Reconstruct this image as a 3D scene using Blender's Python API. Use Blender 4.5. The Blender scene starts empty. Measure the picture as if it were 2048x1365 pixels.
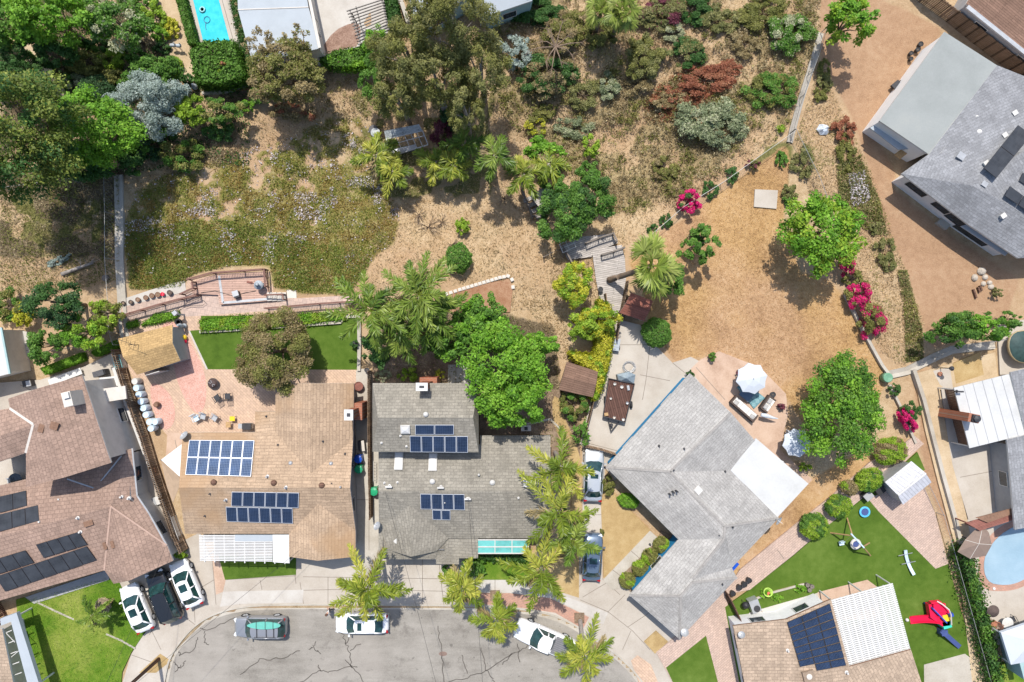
import bpy, math, random
import numpy as np
from mathutils import Vector
C = bpy.context.scene.collection
PI = math.pi
CAMH = 62.0          # drone height in metres
S = 0.046            # metres per photo pixel on level ground
rnd = random.Random(7)
RNG = np.random.default_rng(11)
def ss(a, b, x):
	t = np.clip((np.asarray(x, float) - a) / (b - a), 0, 1)
	return t * t * (3 - 2 * t)
def g(px, py):       # the canyon dips behind the gardens
	return -1.6 * ss(570, 350, py) * ss(40, 300, py) * ss(430, 700, px) * ss(1500, 1250, px)
def P(px, py, z=0.0):
	k = S * (CAMH - z) / CAMH
	return Vector(((px - 1024) * k, (682.5 - py) * k, z))
def T(px, py, h=0.0):
	return P(px, py, float(g(px, py)) + h)
# objects
def link(o, parent=None):
	C.objects.link(o)
	if parent is not None:
		o.parent = parent
	return o
def setp(o, label=None, cat=None, group=None, kind=None):
	if label: o['label'] = label
	if cat: o['category'] = cat
	if group: o['group'] = group
	if kind: o['kind'] = kind
	return o
def thing(name, label, cat, loc=(0, 0, 0), group=None, rz=0.0):
	o = bpy.data.objects.new(name, None)
	o.empty_display_size = .2
	o.location = loc; o.rotation_euler = (0, 0, rz)
	link(o)
	return setp(o, label, cat, group)
def copy_tree(o, parent=None):
	c = o.copy(); C.objects.link(c); c.parent = parent
	for ch in list(o.children):
		copy_tree(ch, c)
	return c
class MB:
	"""collects polygons; build() links them as one mesh object"""
	def __init__(s): s.v = []; s.f = []; s.m = []; s.uv = []
	def face(s, pts, m=0, uv=None):
		b = len(s.v); s.v += [tuple(p) for p in pts]
		s.f.append(tuple(range(b, b + len(pts)))); s.m.append(m); s.uv.append(uv)
	def prism(s, poly, z0, z1, m=0, top=None, mtop=None):
		n = len(poly)
		area = sum(poly[i][0] * poly[(i + 1) % n][1] - poly[(i + 1) % n][0] * poly[i][1] for i in range(n))
		if area < 0: poly = poly[::-1]
		zt = z1 if callable(z1) else (lambda p: z1)
		zb = z0 if callable(z0) else (lambda p: z0)
		tp = [(p[0], p[1], zt(p)) for p in poly]; bt = [(p[0], p[1], zb(p)) for p in poly]
		s.face(tp, m if mtop is None else mtop); s.face(bt[::-1], m)
		for i in range(n):
			j = (i + 1) % n
			s.face([bt[i], bt[j], tp[j], tp[i]], m)
	def box(s, c, d, rz=0.0, m=0, tilt=None):
		cx, cy, cz = c; hx, hy, hz = d[0] / 2, d[1] / 2, d[2] / 2
		ca, sa = math.cos(rz), math.sin(rz)
		def q(x, y, z): return (cx + x * ca - y * sa, cy + x * sa + y * ca, cz + z)
		v = [q(x, y, z) for z in (-hz, hz) for x, y in ((-hx, -hy), (hx, -hy), (hx, hy), (-hx, hy))]
		for f in ((3, 2, 1, 0), (4, 5, 6, 7), (0, 1, 5, 4), (1, 2, 6, 5), (2, 3, 7, 6), (3, 0, 4, 7)):
			s.face([v[i] for i in f], m)
	def bar(s, a, b, w, h, m=0):
		a = Vector(a); b = Vector(b); d = b - a
		if d.length < 1e-6: return
		d.normalize()
		up = Vector((0, 0, 1)) if abs(d.z) < .95 else Vector((0, 1, 0))
		x = d.cross(up).normalized() * (w / 2); y = x.cross(d).normalized() * (h / 2)
		A = [a - x - y, a + x - y, a + x + y, a - x + y]; B = [b - x - y, b + x - y, b + x + y, b - x + y]
		s.face(A[::-1], m); s.face(B, m)
		for i in range(4):
			j = (i + 1) % 4
			s.face([A[i], A[j], B[j], B[i]], m)
	def tube(s, pts, rad, n=8, m=0, cap=True):
		pts = [Vector(p) for p in pts]
		if not hasattr(rad, '__len__'): rad = [rad] * len(pts)
		rings = []
		for i, p in enumerate(pts):
			d = (pts[min(i + 1, len(pts) - 1)] - pts[max(i - 1, 0)])
			d = d.normalized() if d.length > 1e-9 else Vector((0, 0, 1))
			up = Vector((0, 0, 1)) if abs(d.z) < .9 else Vector((1, 0, 0))
			x = d.cross(up).normalized(); y = x.cross(d)
			rings.append([p + (x * math.cos(2 * PI * k / n) + y * math.sin(2 * PI * k / n)) * rad[i] for k in range(n)])
		for a, b in zip(rings, rings[1:]):
			for k in range(n):
				j = (k + 1) % n
				s.face([a[j], a[k], b[k], b[j]], m)
		if cap:
			s.face(rings[0], m); s.face(rings[-1][::-1], m)
	def lathe(s, c, prof, n=16, m=0, sx=1, sy=1):
		c = Vector(c); rings = []
		for r, z in prof:
			rings.append([c + Vector((r * sx * math.cos(2 * PI * k / n), r * sy * math.sin(2 * PI * k / n), z)) for k in range(n)])
		for a, b in zip(rings, rings[1:]):
			for k in range(n):
				j = (k + 1) % n
				s.face([a[k], a[j], b[j], b[k]], m)
		if prof[0][0] > 1e-4: s.face(rings[0][::-1], m)
		if prof[-1][0] > 1e-4: s.face(rings[-1], m)
	def build(s, name, mats, parent=None, smooth=False, label=None):
		if not isinstance(mats, (list, tuple)): mats = [mats]
		off = Vector((0, 0, 0)); inv = None
		if parent is not None: inv = world_of(parent).inverted()
		key = {}; vv = []; ff = []
		for f in s.f:
			idx = []
			for i in f:
				p = s.v[i]; k = (round(p[0], 4), round(p[1], 4), round(p[2], 4))
				if k not in key: key[k] = len(vv); vv.append(p)
				idx.append(key[k])
			ff.append(idx)
		good = []; gm = []; gu = []
		for idx, m_, u_ in zip(ff, s.m, s.uv):
			d = []; du = []
			for q, i in enumerate(idx):
				if i not in d:
					d.append(i); du.append(u_[q] if u_ else None)
			if len(d) > 2: good.append(d); gm.append(m_); gu.append(du if u_ else None)
		me = bpy.data.meshes.new(name)
		me.from_pydata([tuple(inv @ Vector(p)) if inv else p for p in vv], [], good)
		for mt in mats: me.materials.append(mt)
		me.polygons.foreach_set('material_index', gm)
		if smooth: me.polygons.foreach_set('use_smooth', [True] * len(good))
		if any(u for u in gu):
			ul = me.uv_layers.new(name='UVMap')
			flat = []
			for d, u in zip(good, gu):
				for q in range(len(d)): flat += list(u[q]) if u else [0.0, 0.0]
			ul.data.foreach_set('uv', flat)
		me.update()
		o = bpy.data.objects.new(name, me)
		link(o, parent)
		if label: o['label'] = label
		return o
def world_of(o):
	from mathutils import Matrix
	m = Matrix.LocRotScale(o.location, o.rotation_euler, o.scale)
	return world_of(o.parent) @ m if o.parent else m
def quads_object(name, V, cols, mat, parent=None):
	"""V (n,4,3) leaf quads, cols (n,3)"""
	n = len(V)
	if parent is not None:
		V = V - np.array(world_of(parent).translation)
	me = bpy.data.meshes.new(name)
	me.vertices.add(n * 4); me.loops.add(n * 4); me.polygons.add(n)
	me.vertices.foreach_set('co', V.reshape(-1).astype(np.float32))
	me.loops.foreach_set('vertex_index', np.arange(n * 4, dtype=np.int32))
	me.polygons.foreach_set('loop_start', np.arange(0, n * 4, 4, dtype=np.int32))
	me.polygons.foreach_set('loop_total', np.full(n, 4, dtype=np.int32))
	at = me.attributes.new('Col', 'FLOAT_COLOR', 'POINT')
	c4 = np.ones((n * 4, 4), np.float32); c4[:, :3] = np.repeat(np.clip(cols, 0.003, 1), 4, axis=0)
	at.data.foreach_set('color', c4.reshape(-1))
	me.materials.append(mat)
	me.update(calc_edges=True)
	o = bpy.data.objects.new(name, me)
	return link(o, parent)
# materials
class G:
	def __init__(s, name):
		s.m = bpy.data.materials.new(name); s.m.use_nodes = True
		s.t = s.m.node_tree; s.b = s.t.nodes['Principled BSDF']
		s.out = s.t.nodes['Material Output']
	def n(s, t, ins=None, **pr):
		nd = s.t.nodes.new(t)
		for k, v in pr.items(): setattr(nd, k, v)
		for k, v in (ins or {}).items(): s.put(nd.inputs[k], v)
		return nd
	def put(s, sock, v):
		if isinstance(v, bpy.types.NodeSocket): s.t.links.new(v, sock)
		elif hasattr(v, '__len__') and len(v) == 3 and sock.type == 'RGBA': sock.default_value = (*v, 1)
		else: sock.default_value = v
	def pos(s): return s.n('ShaderNodeNewGeometry').outputs['Position']
	def uv(s): return s.n('ShaderNodeUVMap').outputs['UV']
	def noise(s, scale, detail=3, rough=.6, vec=None):
		return s.n('ShaderNodeTexNoise', {'Vector': vec or s.pos(), 'Scale': scale, 'Detail': detail, 'Roughness': rough}).outputs['Fac']
	def ramp(s, fac, stops):
		nd = s.n('ShaderNodeValToRGB', {'Fac': fac}); e = nd.color_ramp.elements
		while len(e) < len(stops): e.new(.5)
		for x, (p, c) in zip(e, stops): x.position = p; x.color = (*c, 1) if hasattr(c, '__len__') else (c, c, c, 1)
		return nd.outputs['Color']
	def mix(s, fac, a, b, mode='MIX'):
		nd = s.n('ShaderNodeMix', data_type='RGBA', blend_type=mode)
		s.put(nd.inputs[0], fac); s.put(nd.inputs[6], a); s.put(nd.inputs[7], b)
		return nd.outputs[2]
	def math(s, op, a, b=0.0):
		nd = s.n('ShaderNodeMath', operation=op); s.put(nd.inputs[0], a); s.put(nd.inputs[1], b)
		return nd.outputs[0]
	def attr(s, name): return s.n('ShaderNodeAttribute', attribute_name=name)
	def bump(s, h, strength=.4, dist=.05):
		s.put(s.b.inputs['Normal'], s.n('ShaderNodeBump', {'Height': h, 'Strength': strength, 'Distance': dist}).outputs[0])
	def end(s, col, rough=.8, spec=.3, metal=0.0):
		s.put(s.b.inputs['Base Color'], col); s.put(s.b.inputs['Roughness'], rough)
		s.b.inputs['Specular IOR Level'].default_value = spec; s.b.inputs['Metallic'].default_value = metal
		return s.m
def sc(c, k): return tuple(min(1, x * k) for x in c)
def plain(name, col, rough=.7, var=.12, scale=3.0, spec=.3, metal=0.0, bump=0.0):
	q = G(name); a = q.noise(scale, 5, .65); b = q.noise(scale * .17, 2)
	f = q.math('ADD', q.math('MULTIPLY', a, .65), q.math('MULTIPLY', b, .35))
	c = q.ramp(f, [(.3, sc(col, 1 - var * 1.6)), (.5, col), (.7, sc(col, 1 + var))])
	if bump: q.bump(a, bump)
	return q.end(c, rough, spec, metal)
def speckle(name, stops, s1=14.0, s2=1.3, s3=.22, w=(.45, .35, .2), rough=.95, bump=.5, dist=.06):
	q = G(name)
	a, b, c = q.noise(s1, 3, .7), q.noise(s2, 4, .65), q.noise(s3, 2)
	f = q.math('ADD', q.math('ADD', q.math('MULTIPLY', a, w[0]), q.math('MULTIPLY', b, w[1])), q.math('MULTIPLY', c, w[2]))
	if bump: q.bump(f, bump, dist)
	return q.end(q.ramp(f, stops), rough, .15)
def shingle(name, col, row=.3, wid=.7, dark=.55, var=.22, stain=None):
	q = G(name); uv = q.uv()
	br = q.n('ShaderNodeTexBrick', {'Vector': uv, 'Color1': sc(col, 1 + var), 'Color2': sc(col, 1 - var), 'Mortar': sc(col, dark), 'Scale': 1.0,
		'Mortar Size': row * .09, 'Mortar Smooth': .3, 'Bias': 0.0, 'Brick Width': wid, 'Row Height': row}, offset=.5)
	m1 = q.noise(9, 3, .8); m2 = q.noise(.5, 4, .6)
	st = q.noise(1.0, 4, .65, q.n('ShaderNodeMapping', {'Vector': uv, 'Scale': (1.3, .18, 1)}).outputs[0])
	c = q.mix(.75, br.outputs['Color'], q.ramp(m1, [(.3, .70), (.7, 1.25)]), 'MULTIPLY')
	c = q.mix(.5, c, q.ramp(m2, [(.3, .76), (.7, 1.2)]), 'MULTIPLY')
	c = q.mix(.45, c, q.ramp(st, [(.35, .74), (.65, 1.15)]), 'MULTIPLY')
	if stain: c = q.mix(q.ramp(q.noise(.16, 3), [(.48, 0.0), (.62, .7)]), c, stain)
	q.bump(q.math('ADD', br.outputs['Fac'], q.math('MULTIPLY', m1, -.5)), .5, .03)
	return q.end(c, .9, .2)
def pavers(name, c1, c2, mort, w=.4, h=.2, rot=.0, mottle=.3):
	q = G(name)
	mp = q.n('ShaderNodeMapping', {'Vector': q.pos(), 'Rotation': (0, 0, rot)})
	br = q.n('ShaderNodeTexBrick', {'Vector': mp.outputs[0], 'Color1': c1, 'Color2': c2, 'Mortar': mort, 'Scale': 1.0, 'Mortar Size': .015,
		'Mortar Smooth': .2, 'Bias': 0.0, 'Brick Width': w, 'Row Height': h}, offset=.5)
	c = q.mix(mottle, br.outputs['Color'], q.ramp(q.noise(3.5, 4, .7), [(.3, .6), (.7, 1.35)]), 'MULTIPLY')
	c = q.mix(.4, c, q.ramp(q.noise(.4, 3), [(.3, .8), (.7, 1.15)]), 'MULTIPLY')
	return q.end(c, .85, .25)
def boards(name, col, pitch=.15, rot=0.0, var=.25, gap=.3):
	q = G(name)
	mp = q.n('ShaderNodeMapping', {'Vector': q.pos(), 'Rotation': (0, 0, rot)})
	br = q.n('ShaderNodeTexBrick', {'Vector': mp.outputs[0], 'Color1': sc(col, 1 + var), 'Color2': sc(col, 1 - var), 'Mortar': sc(col, gap), 'Scale': 1.0,
		'Mortar Size': pitch * .09, 'Bias': 0.0, 'Brick Width': 3.2, 'Row Height': pitch}, offset=.37)
	c = q.mix(.45, br.outputs['Color'], q.ramp(q.noise(2.5, 5, .7), [(.3, .65), (.7, 1.3)]), 'MULTIPLY')
	return q.end(c, .8, .2)
def leafmat(name, trans=.36, rough=.55):
	q = G(name); a = q.attr('Col').outputs['Color']
	q.end(a, rough, .25)
	tr = q.n('ShaderNodeBsdfTranslucent', {'Color': q.mix(.5, a, (1.0, 1.0, .25), 'MULTIPLY')})
	mx = q.n('ShaderNodeMixShader', {0: trans})
	q.t.links.new(q.b.outputs[0], mx.inputs[1]); q.t.links.new(tr.outputs[0], mx.inputs[2])
	q.t.links.new(mx.outputs[0], q.out.inputs[0])
	return q.m
def paint(name, col, rough=.25, coat=.6, metal=0.0):
	q = G(name); f = q.noise(18, 2)
	q.end(q.ramp(f, [(.3, sc(col, .95)), (.7, sc(col, 1.04))]), rough, .5, metal)
	q.b.inputs['Coat Weight'].default_value = coat; q.b.inputs['Coat Roughness'].default_value = .06
	return q.m
def glass(name, col=(.012, .03, .032), rough=.05):
	q = G(name); f = q.noise(2.2, 2)
	return q.end(q.ramp(f, [(.3, sc(col, .6)), (.7, sc(col, 1.5))]), rough, .7)
def solar(name, col, line, nu=6, nv=10, rough=.18):
	q = G(name); uv = q.uv()
	sx = q.n('ShaderNodeSeparateXYZ', {0: uv})
	def grid(o, n):
		fr = q.math('FRACT', q.math('MULTIPLY', o, float(n)))
		return q.math('GREATER_THAN', q.math('ABSOLUTE', q.math('SUBTRACT', fr, .5)), .5 - .045)
	f = q.math('MAXIMUM', grid(sx.outputs[0], nu), grid(sx.outputs[1], nv))
	base = q.ramp(q.noise(1.1, 2), [(.3, sc(col, .75)), (.7, sc(col, 1.35))])
	q.end(q.mix(f, base, line), rough, .25)
	return q.m
# materials in use
MT = {}
q = G('asphalt')
mp = q.n('ShaderNodeMapping', {'Vector': q.pos(), 'Scale': (.12, .55, 1)}).outputs[0]
af = q.math('ADD', q.math('MULTIPLY', q.noise(15, 3, .7), .32), q.math('ADD', q.math('MULTIPLY', q.noise(1.3, 5, .7, mp), .40), q.math('MULTIPLY', q.noise(.35, 4), .28)))
ac = q.ramp(af, [(.36, (.16, .145, .125)), (.5, (.255, .235, .205)), (.64, (.335, .31, .275))])
ac = q.mix(q.ramp(q.noise(.55, 5, .75), [(.57, 0.0), (.68, .6)]), ac, (.135, .12, .105))
ac = q.mix(q.ramp(q.noise(1.7, 2, .5), [(.70, 0.0), (.74, .5)]), ac, (.075, .068, .06))
ac = q.mix(q.ramp(q.noise(.09, 2), [(.5, 0.0), (.56, .4)]), ac, (.33, .30, .265))
MT['asphalt'] = q.end(ac, .9, .15)
MT['tar'] = plain('tar', (.10, .088, .075), .8, .35, 3)
MT['concrete'] = speckle('concrete', [(.34, (.335, .29, .24)), (.5, (.42, .375, .32)), (.66, (.49, .45, .395))], 11, .8, .16, (.25, .3, .45), .85, .2, .01)
MT['concrete_old'] = speckle('concrete_old', [(.34, (.30, .265, .215)), (.5, (.40, .365, .31)), (.66, (.49, .455, .40))], 8, .7, .2, (.25, .4, .35), .9, .25, .01)
MT['concrete_white'] = speckle('concrete_white', [(.34, (.38, .345, .305)), (.5, (.455, .425, .385)), (.66, (.51, .49, .455))], 8, .8, .3, (.25, .4, .35), .8, .15, .01)
MT['joint'] = plain('joint', (.20, .17, .14), .9, .2)
MT['paver_pink'] = pavers('paver_pink', (.54, .385, .275), (.455, .325, .24), (.36, .25, .18), .42, .21, .78)
MT['paver_pale'] = pavers('paver_pale', (.50, .37, .30), (.42, .315, .26), (.30, .22, .18), .36, .18, -.68)
MT['paver_path'] = pavers('paver_path', (.50, .375, .31), (.43, .33, .28), (.3, .23, .2), .4, .4, .2)
MT['brick_red'] = pavers('brick_red', (.46, .25, .18), (.40, .235, .175), (.30, .2, .16), .3, .15, .15)
MT['brick_wall'] = pavers('brick_wall', (.36, .13, .07), (.29, .10, .06), (.3, .2, .15), .3, .15, .0)
MT['stamped'] = speckle('stamped', [(.34, (.36, .24, .17)), (.5, (.47, .335, .25)), (.66, (.53, .40, .31))], 7, 1, .25, (.3, .35, .35), .85, .2, .01)
MT['turf'] = speckle('turf', [(.33, (.03, .06, .007)), (.47, (.066, .12, .014)), (.55, (.09, .145, .022)), (.67, (.14, .20, .042))], 26, 1.6, .2, (.4, .25, .35), .95, .9, .05)
MT['lawn'] = speckle('lawn', [(.33, (.035, .10, .006)), (.48, (.085, .165, .013)), (.56, (.17, .22, .035)), (.66, (.27, .285, .075))], 20, 1.5, .13, (.28, .22, .5), .95, .9, .06)
MT['lawn_dry'] = speckle('lawn_dry', [(.33, (.22, .14, .06)), (.5, (.385, .27, .125)), (.67, (.50, .385, .21))], 18, 1.6, .2, (.4, .3, .3), .95, .8, .06)
MT['gravel_red'] = speckle('gravel_red', [(.34, (.30, .13, .10)), (.48, (.52, .29, .23)), (.64, (.62, .42, .35))], 11, 2, .3, (.7, .2, .1), .95, .9, .06)
MT['dirt'] = speckle('dirt', [(.33, (.26, .155, .09)), (.5, (.385, .245, .15)), (.67, (.46, .32, .21))], 9, .8, .15, (.3, .35, .35), .95, .4, .03)
MT['soil_red'] = speckle('soil_red', [(.33, (.20, .085, .04)), (.5, (.31, .175, .105)), (.67, (.42, .28, .18))], 9, 1.2, .3, (.4, .35, .25), .95, .5, .04)
MT['soil_bed'] = speckle('soil_bed', [(.33, (.12, .07, .05)), (.5, (.26, .165, .125)), (.67, (.40, .29, .23))], 9, 1.5, .3, (.5, .35, .15), .95, .6, .06)
MT['soil'] = speckle('soil', [(.33, (.08, .055, .035)), (.5, (.20, .14, .095)), (.67, (.36, .28, .20))], 10, 1.2, .3, (.45, .35, .2), .95, .7, .06)
MT['deckwood'] = boards('deckwood', (.47, .31, .245), .16, 0.0, .1)
MT['deckgrey'] = boards('deckgrey', (.42, .38, .345), .17, .17, .12)
MT['deckgrey2'] = boards('deckgrey2', (.42, .38, .345), .17, -.36, .12)
MT['wood_dark'] = boards('wood_dark', (.15, .085, .06), .15, 0, .2)
MT['wood_fence'] = boards('wood_fence', (.24, .165, .11), .14, .8, .3)
MT['wood_red'] = boards('wood_red', (.26, .11, .085), .12, -.36, .15)
MT['wood_brown'] = plain('wood_brown', (.20, .115, .075), .75, .3, 6)
MT['wood_tan'] = plain('wood_tan', (.42, .27, .13), .7, .25, 6)
MT['rail_brown'] = plain('rail_brown', (.17, .085, .065), .6, .2)
MT['bark'] = plain('bark', (.20, .145, .105), .9, .35, 7, .2)
MT['bark_grey'] = plain('bark_grey', (.30, .265, .235), .9, .3, 7, .2)
MT['white'] = plain('white', (.58, .575, .56), .5, .06, 1.5)
MT['offwhite'] = plain('offwhite', (.54, .525, .50), .6, .1, 1.5)
MT['stucco_grey'] = plain('stucco_grey', (.33, .33, .335), .85, .1, 2)
MT['wall_white'] = plain('wall_white', (.72, .71, .70), .8, .06, 2)
MT['stucco_pale'] = plain('stucco_pale', (.55, .51, .46), .85, .1, 2)
MT['stucco_teal'] = plain('stucco_teal', (.30, .42, .42), .8, .1, 2)
MT['stucco_blue'] = plain('stucco_blue', (.02, .21, .42), .8, .1, 2)
MT['metal_grey'] = plain('metal_grey', (.42, .43, .44), .45, .15, 2, .5, .4)
MT['metal_dark'] = plain('metal_dark', (.045, .045, .05), .5, .2, 3)
MT['metal_ribbed'] = boards('metal_ribbed', (.50, .50, .53), .3, .68, .05, .72)
MT['wire'] = plain('wire', (.33, .33, .32), .5, .1, 3, .4, .3)
MT['wire_dark'] = plain('wire_dark', (.03, .03, .03), .6, .1)
MT['rubber'] = plain('rubber', (.025, .025, .027), .8, .2)
MT['glass'] = glass('glass', (.012, .042, .042))
MT['window'] = glass('window', (.03, .04, .05), .08)
MT['leaf'] = leafmat('leaf')
MT['frond'] = leafmat('frond', .32, .4)
MT['cell_blue'] = solar('cell_blue', (.032, .060, .125), (.21, .27, .36))
MT['cell_navy'] = solar('cell_navy', (.014, .026, .058), (.075, .105, .165))
MT['cell_black'] = solar('cell_black', (.036, .040, .047), (.045, .049, .056), 4, 6, .3)
MT['frame_al'] = plain('frame_al', (.62, .64, .68), .4, .05, 3, .5, .3)
MT['frame_black'] = plain('frame_black', (.03, .03, .035), .4, .1)
MT['roof_tan'] = shingle('roof_tan', (.395, .285, .195), .28, .8, .75, .1, (.355, .225, .125))
MT['roof_tan2'] = shingle('roof_tan2', (.42, .30, .20), .28, .8, .7, .12)
MT['roof_grey'] = shingle('roof_grey', (.262, .24, .20), .26, .5, .75, .13)
MT['roof_pale'] = shingle('roof_pale', (.36, .345, .325), .24, .6, .8, .09)
MT['roof_slate'] = shingle('roof_slate', (.245, .248, .258), .24, .5, .8, .13)
MT['roof_brown'] = shingle('roof_brown', (.305, .21, .165), .34, .42, .78, .10)
MT['roof_g'] = shingle('roof_g', (.375, .285, .21), .28, .5, .75, .14)
MT['roof_shed'] = shingle('roof_shed', (.42, .28, .13), .22, .4, .75, .12)
MT['roof_shedbrown'] = shingle('roof_shedbrown', (.205, .125, .09), .2, 2.5, .55, .15)
MT['roof_rust'] = shingle('roof_rust', (.27, .105, .075), .22, 2.2, .7, .12)
MT['roof_flat'] = speckle('roof_flat', [(.34, (.235, .25, .24)), (.5, (.28, .295, .285)), (.66, (.33, .335, .31))], 9, .7, .14, (.2, .3, .5), .9, .1, .01)
MT['roof_white'] = speckle('roof_white', [(.34, (.42, .42, .405)), (.5, (.49, .49, .48)), (.66, (.54, .54, .53))], 6, .6, .25, (.2, .4, .4), .6, .05, .01)
MT['roof_paleblue'] = plain('roof_paleblue', (.35, .385, .415), .7, .08, .6)
MT['aqua'] = plain('aqua', (.13, .42, .40), .35, .25, 1.4, .5)
MT['water'] = None
q = G('water')
MT['water'] = q.end(q.ramp(q.noise(2.4, 2), [(.3, (.01, .42, .52)), (.7, (.04, .52, .60))]), .06, .5)
q = G('cover')
wv = q.n('ShaderNodeTexWave', {'Vector': q.pos(), 'Scale': 3.2, 'Distortion': 2.2, 'Detail': 2.0}, bands_direction='Y').outputs['Fac']
q.bump(wv, .5, .05)
MT['pool_cover'] = q.end(q.mix(.5, q.ramp(wv, [(.2, (.25, .40, .50)), (.8, (.36, .50, .60))]), q.ramp(q.noise(.6, 4), [(.3, (.20, .30, .37)), (.7, (.34, .44, .50))])), .3, .5)
MT['sail_white'] = plain('sail_white', (.74, .69, .64), .8, .05, 2)
MT['sail_tan'] = plain('sail_tan', (.37, .27, .185), .8, .1, 2)
MT['canvas'] = plain('canvas', (.50, .535, .58), .8, .04, 2)
MT['canvas_green'] = plain('canvas_green', (.03, .062, .06), .6, .3, 3)
MT['blue_plastic'] = plain('blue_plastic', (.012, .075, .42), .35, .1)
MT['green_plastic'] = plain('green_plastic', (.02, .30, .135), .35, .1)
MT['red_plastic'] = plain('red_plastic', (.72, .012, .06), .3, .06)
MT['yellow_plastic'] = plain('yellow_plastic', (.75, .50, .03), .35, .06)
MT['teal_plastic'] = plain('teal_plastic', (.05, .55, .40), .35, .06)
MT['royal_plastic'] = plain('royal_plastic', (.03, .07, .36), .35, .08)
MT['navy_plastic'] = plain('navy_plastic', (.06, .085, .22), .4, .1)
MT['black_plastic'] = plain('black_plastic', (.03, .03, .032), .5, .2)
MT['barrel'] = plain('barrel', (.50, .62, .70), .5, .12, 4)
MT['terracotta'] = plain('terracotta', (.36, .15, .09), .8, .2, 4)
MT['cushion'] = plain('cushion', (.64, .61, .57), .9, .1, 5)
MT['wicker'] = plain('wicker', (.09, .065, .055), .8, .3, 12)
MT['rock'] = plain('rock', (.42, .37, .31), .9, .25, 3, .2, 0, .4)
MT['tarp'] = plain('tarp', (.55, .60, .66), .45, .25, 3)
MT['straw'] = plain('straw', (.36, .27, .18), .95, .4, 12)
MT['skin'] = plain('skin', (.45, .25, .17), .6, .05)
# natural ground
def vnoise(X, Y, scale, seed):
	r = np.random.default_rng(seed); t = r.random((256, 256))
	x, y = X / scale, Y / scale
	xi, yi = np.floor(x).astype(int), np.floor(y).astype(int)
	fx, fy = x - xi, y - yi; fx = fx * fx * (3 - 2 * fx); fy = fy * fy * (3 - 2 * fy)
	a = t[xi % 256, yi % 256]; b = t[(xi + 1) % 256, yi % 256]; c = t[xi % 256, (yi + 1) % 256]; d = t[(xi + 1) % 256, (yi + 1) % 256]
	return (a * (1 - fx) + b * fx) * (1 - fy) + (c * (1 - fx) + d * fx) * fy
def inside(X, Y, poly):
	X = np.asarray(X, float); Y = np.asarray(Y, float); r = np.zeros(X.shape, bool); n = len(poly)
	for i in range(n):
		x1, y1 = poly[i]; x2, y2 = poly[(i + 1) % n]
		if y1 == y2: continue
		c = ((y1 > Y) != (y2 > Y)) & (X < (x2 - x1) * (Y - y1) / (y2 - y1) + x1)
		r ^= c
	return r
STEP = 8
gx = np.arange(-420, 2480, STEP); gy = np.arange(-360, 1740, STEP)
GX, GY = np.meshgrid(gx, gy)
def soft(polys, blur=2):
	m = np.zeros(GX.shape)
	for p in polys: m = np.maximum(m, inside(GX, GY, p).astype(float))
	for _ in range(blur):
		q_ = np.pad(m, 1, mode='edge'); m = (q_[:-2, 1:-1] + q_[2:, 1:-1] + q_[1:-1, :-2] + q_[1:-1, 2:] + q_[1:-1, 1:-1]) / 5
	return m
ICE = [(248, 470), (258, 395), (330, 345), (500, 292), (560, 285), (640, 240), (735, 228), (750, 300), (760, 360), (800, 420), (792, 480), (745, 520), (720, 560), (690, 590), (640, 590), (600, 585), (545, 575), (540, 530), (470, 530), (385, 548), (360, 575), (258, 580)]
DIRT = [(1640, -360), (1760, -360), (1762, 0), (1890, 60), (1740, 255), (1795, 350), (1785, 375), (1900, 470), (2040, 560), (2010, 640), (1905, 690), (1862, 700), (1820, 560), (1760, 420), (1735, 320), (1700, 230), (1640, 110)]
LAWND = [(1255, 520), (1300, 478), (1385, 428), (1500, 340), (1572, 290), (1582, 330), (1565, 440), (1600, 545), (1660, 560), (1700, 610), (1770, 755), (1760, 800), (1640, 900), (1570, 790), (1520, 735), (1440, 705), (1350, 725), (1300, 650), (1290, 590)]
LAWND2 = [(1440, 1135), (1560, 1030), (1620, 960), (1760, 880), (1830, 870), (1700, 1000), (1560, 1110), (1470, 1180)]
LAWND3 = [(1200, 960), (1302, 1062), (1208, 1158)]
STRIP = [(1825, 745), (1880, 735), (2000, 1365), (2040, 1740), (1960, 1740), (1915, 1110), (1850, 960)]
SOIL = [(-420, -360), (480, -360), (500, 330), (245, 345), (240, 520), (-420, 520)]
REDB = [(1290, 190), (1350, 150), (1480, 130), (1460, 165), (1350, 240), (1290, 245)]
BRUSH = [(980, -360), (1640, -360), (1640, 60), (1575, 265), (1330, 420), (1225, 420), (1080, 300), (1000, 230), (980, 120)]
BED = [(745, 640), (900, 600), (1110, 650), (1120, 760), (1180, 890), (1105, 890), (750, 770)]
nA = vnoise(GX, GY, 46, 1); nB = vnoise(GX, GY, 19, 2); nC = vnoise(GX, GY, 9, 3)
FLAT = 1 - soft([ICE, BRUSH, [(-420, -360), (1640, -360), (1640, 60), (1575, 265), (1255, 500), (1230, 470), (1100, 590), (1030, 560), (700, 590), (540, 575), (240, 590), (240, 500), (-420, 520)], [(1575, 270), (1640, 60), (1740, 320), (1850, 640), (1800, 740), (1700, 560), (1720, 440), (1600, 380)]], 3)
m_ice = soft([ICE], 3) * ss(.30, .56, .30 * nA + .38 * nB + .32 * nC + .26 * ss(400, 520, GY) - .3 * ss(380, 270, GY) * ss(.4, .6, nB) + .02)
m_dirt = soft([DIRT, STRIP], 3); m_lawn = soft([LAWND, LAWND2, LAWND3], 2)
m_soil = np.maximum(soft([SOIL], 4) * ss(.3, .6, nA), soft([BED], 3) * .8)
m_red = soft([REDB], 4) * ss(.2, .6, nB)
m_brush = soft([BRUSH], 6) * ss(.35, .7, .6 * nA + .4 * nB)
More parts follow.
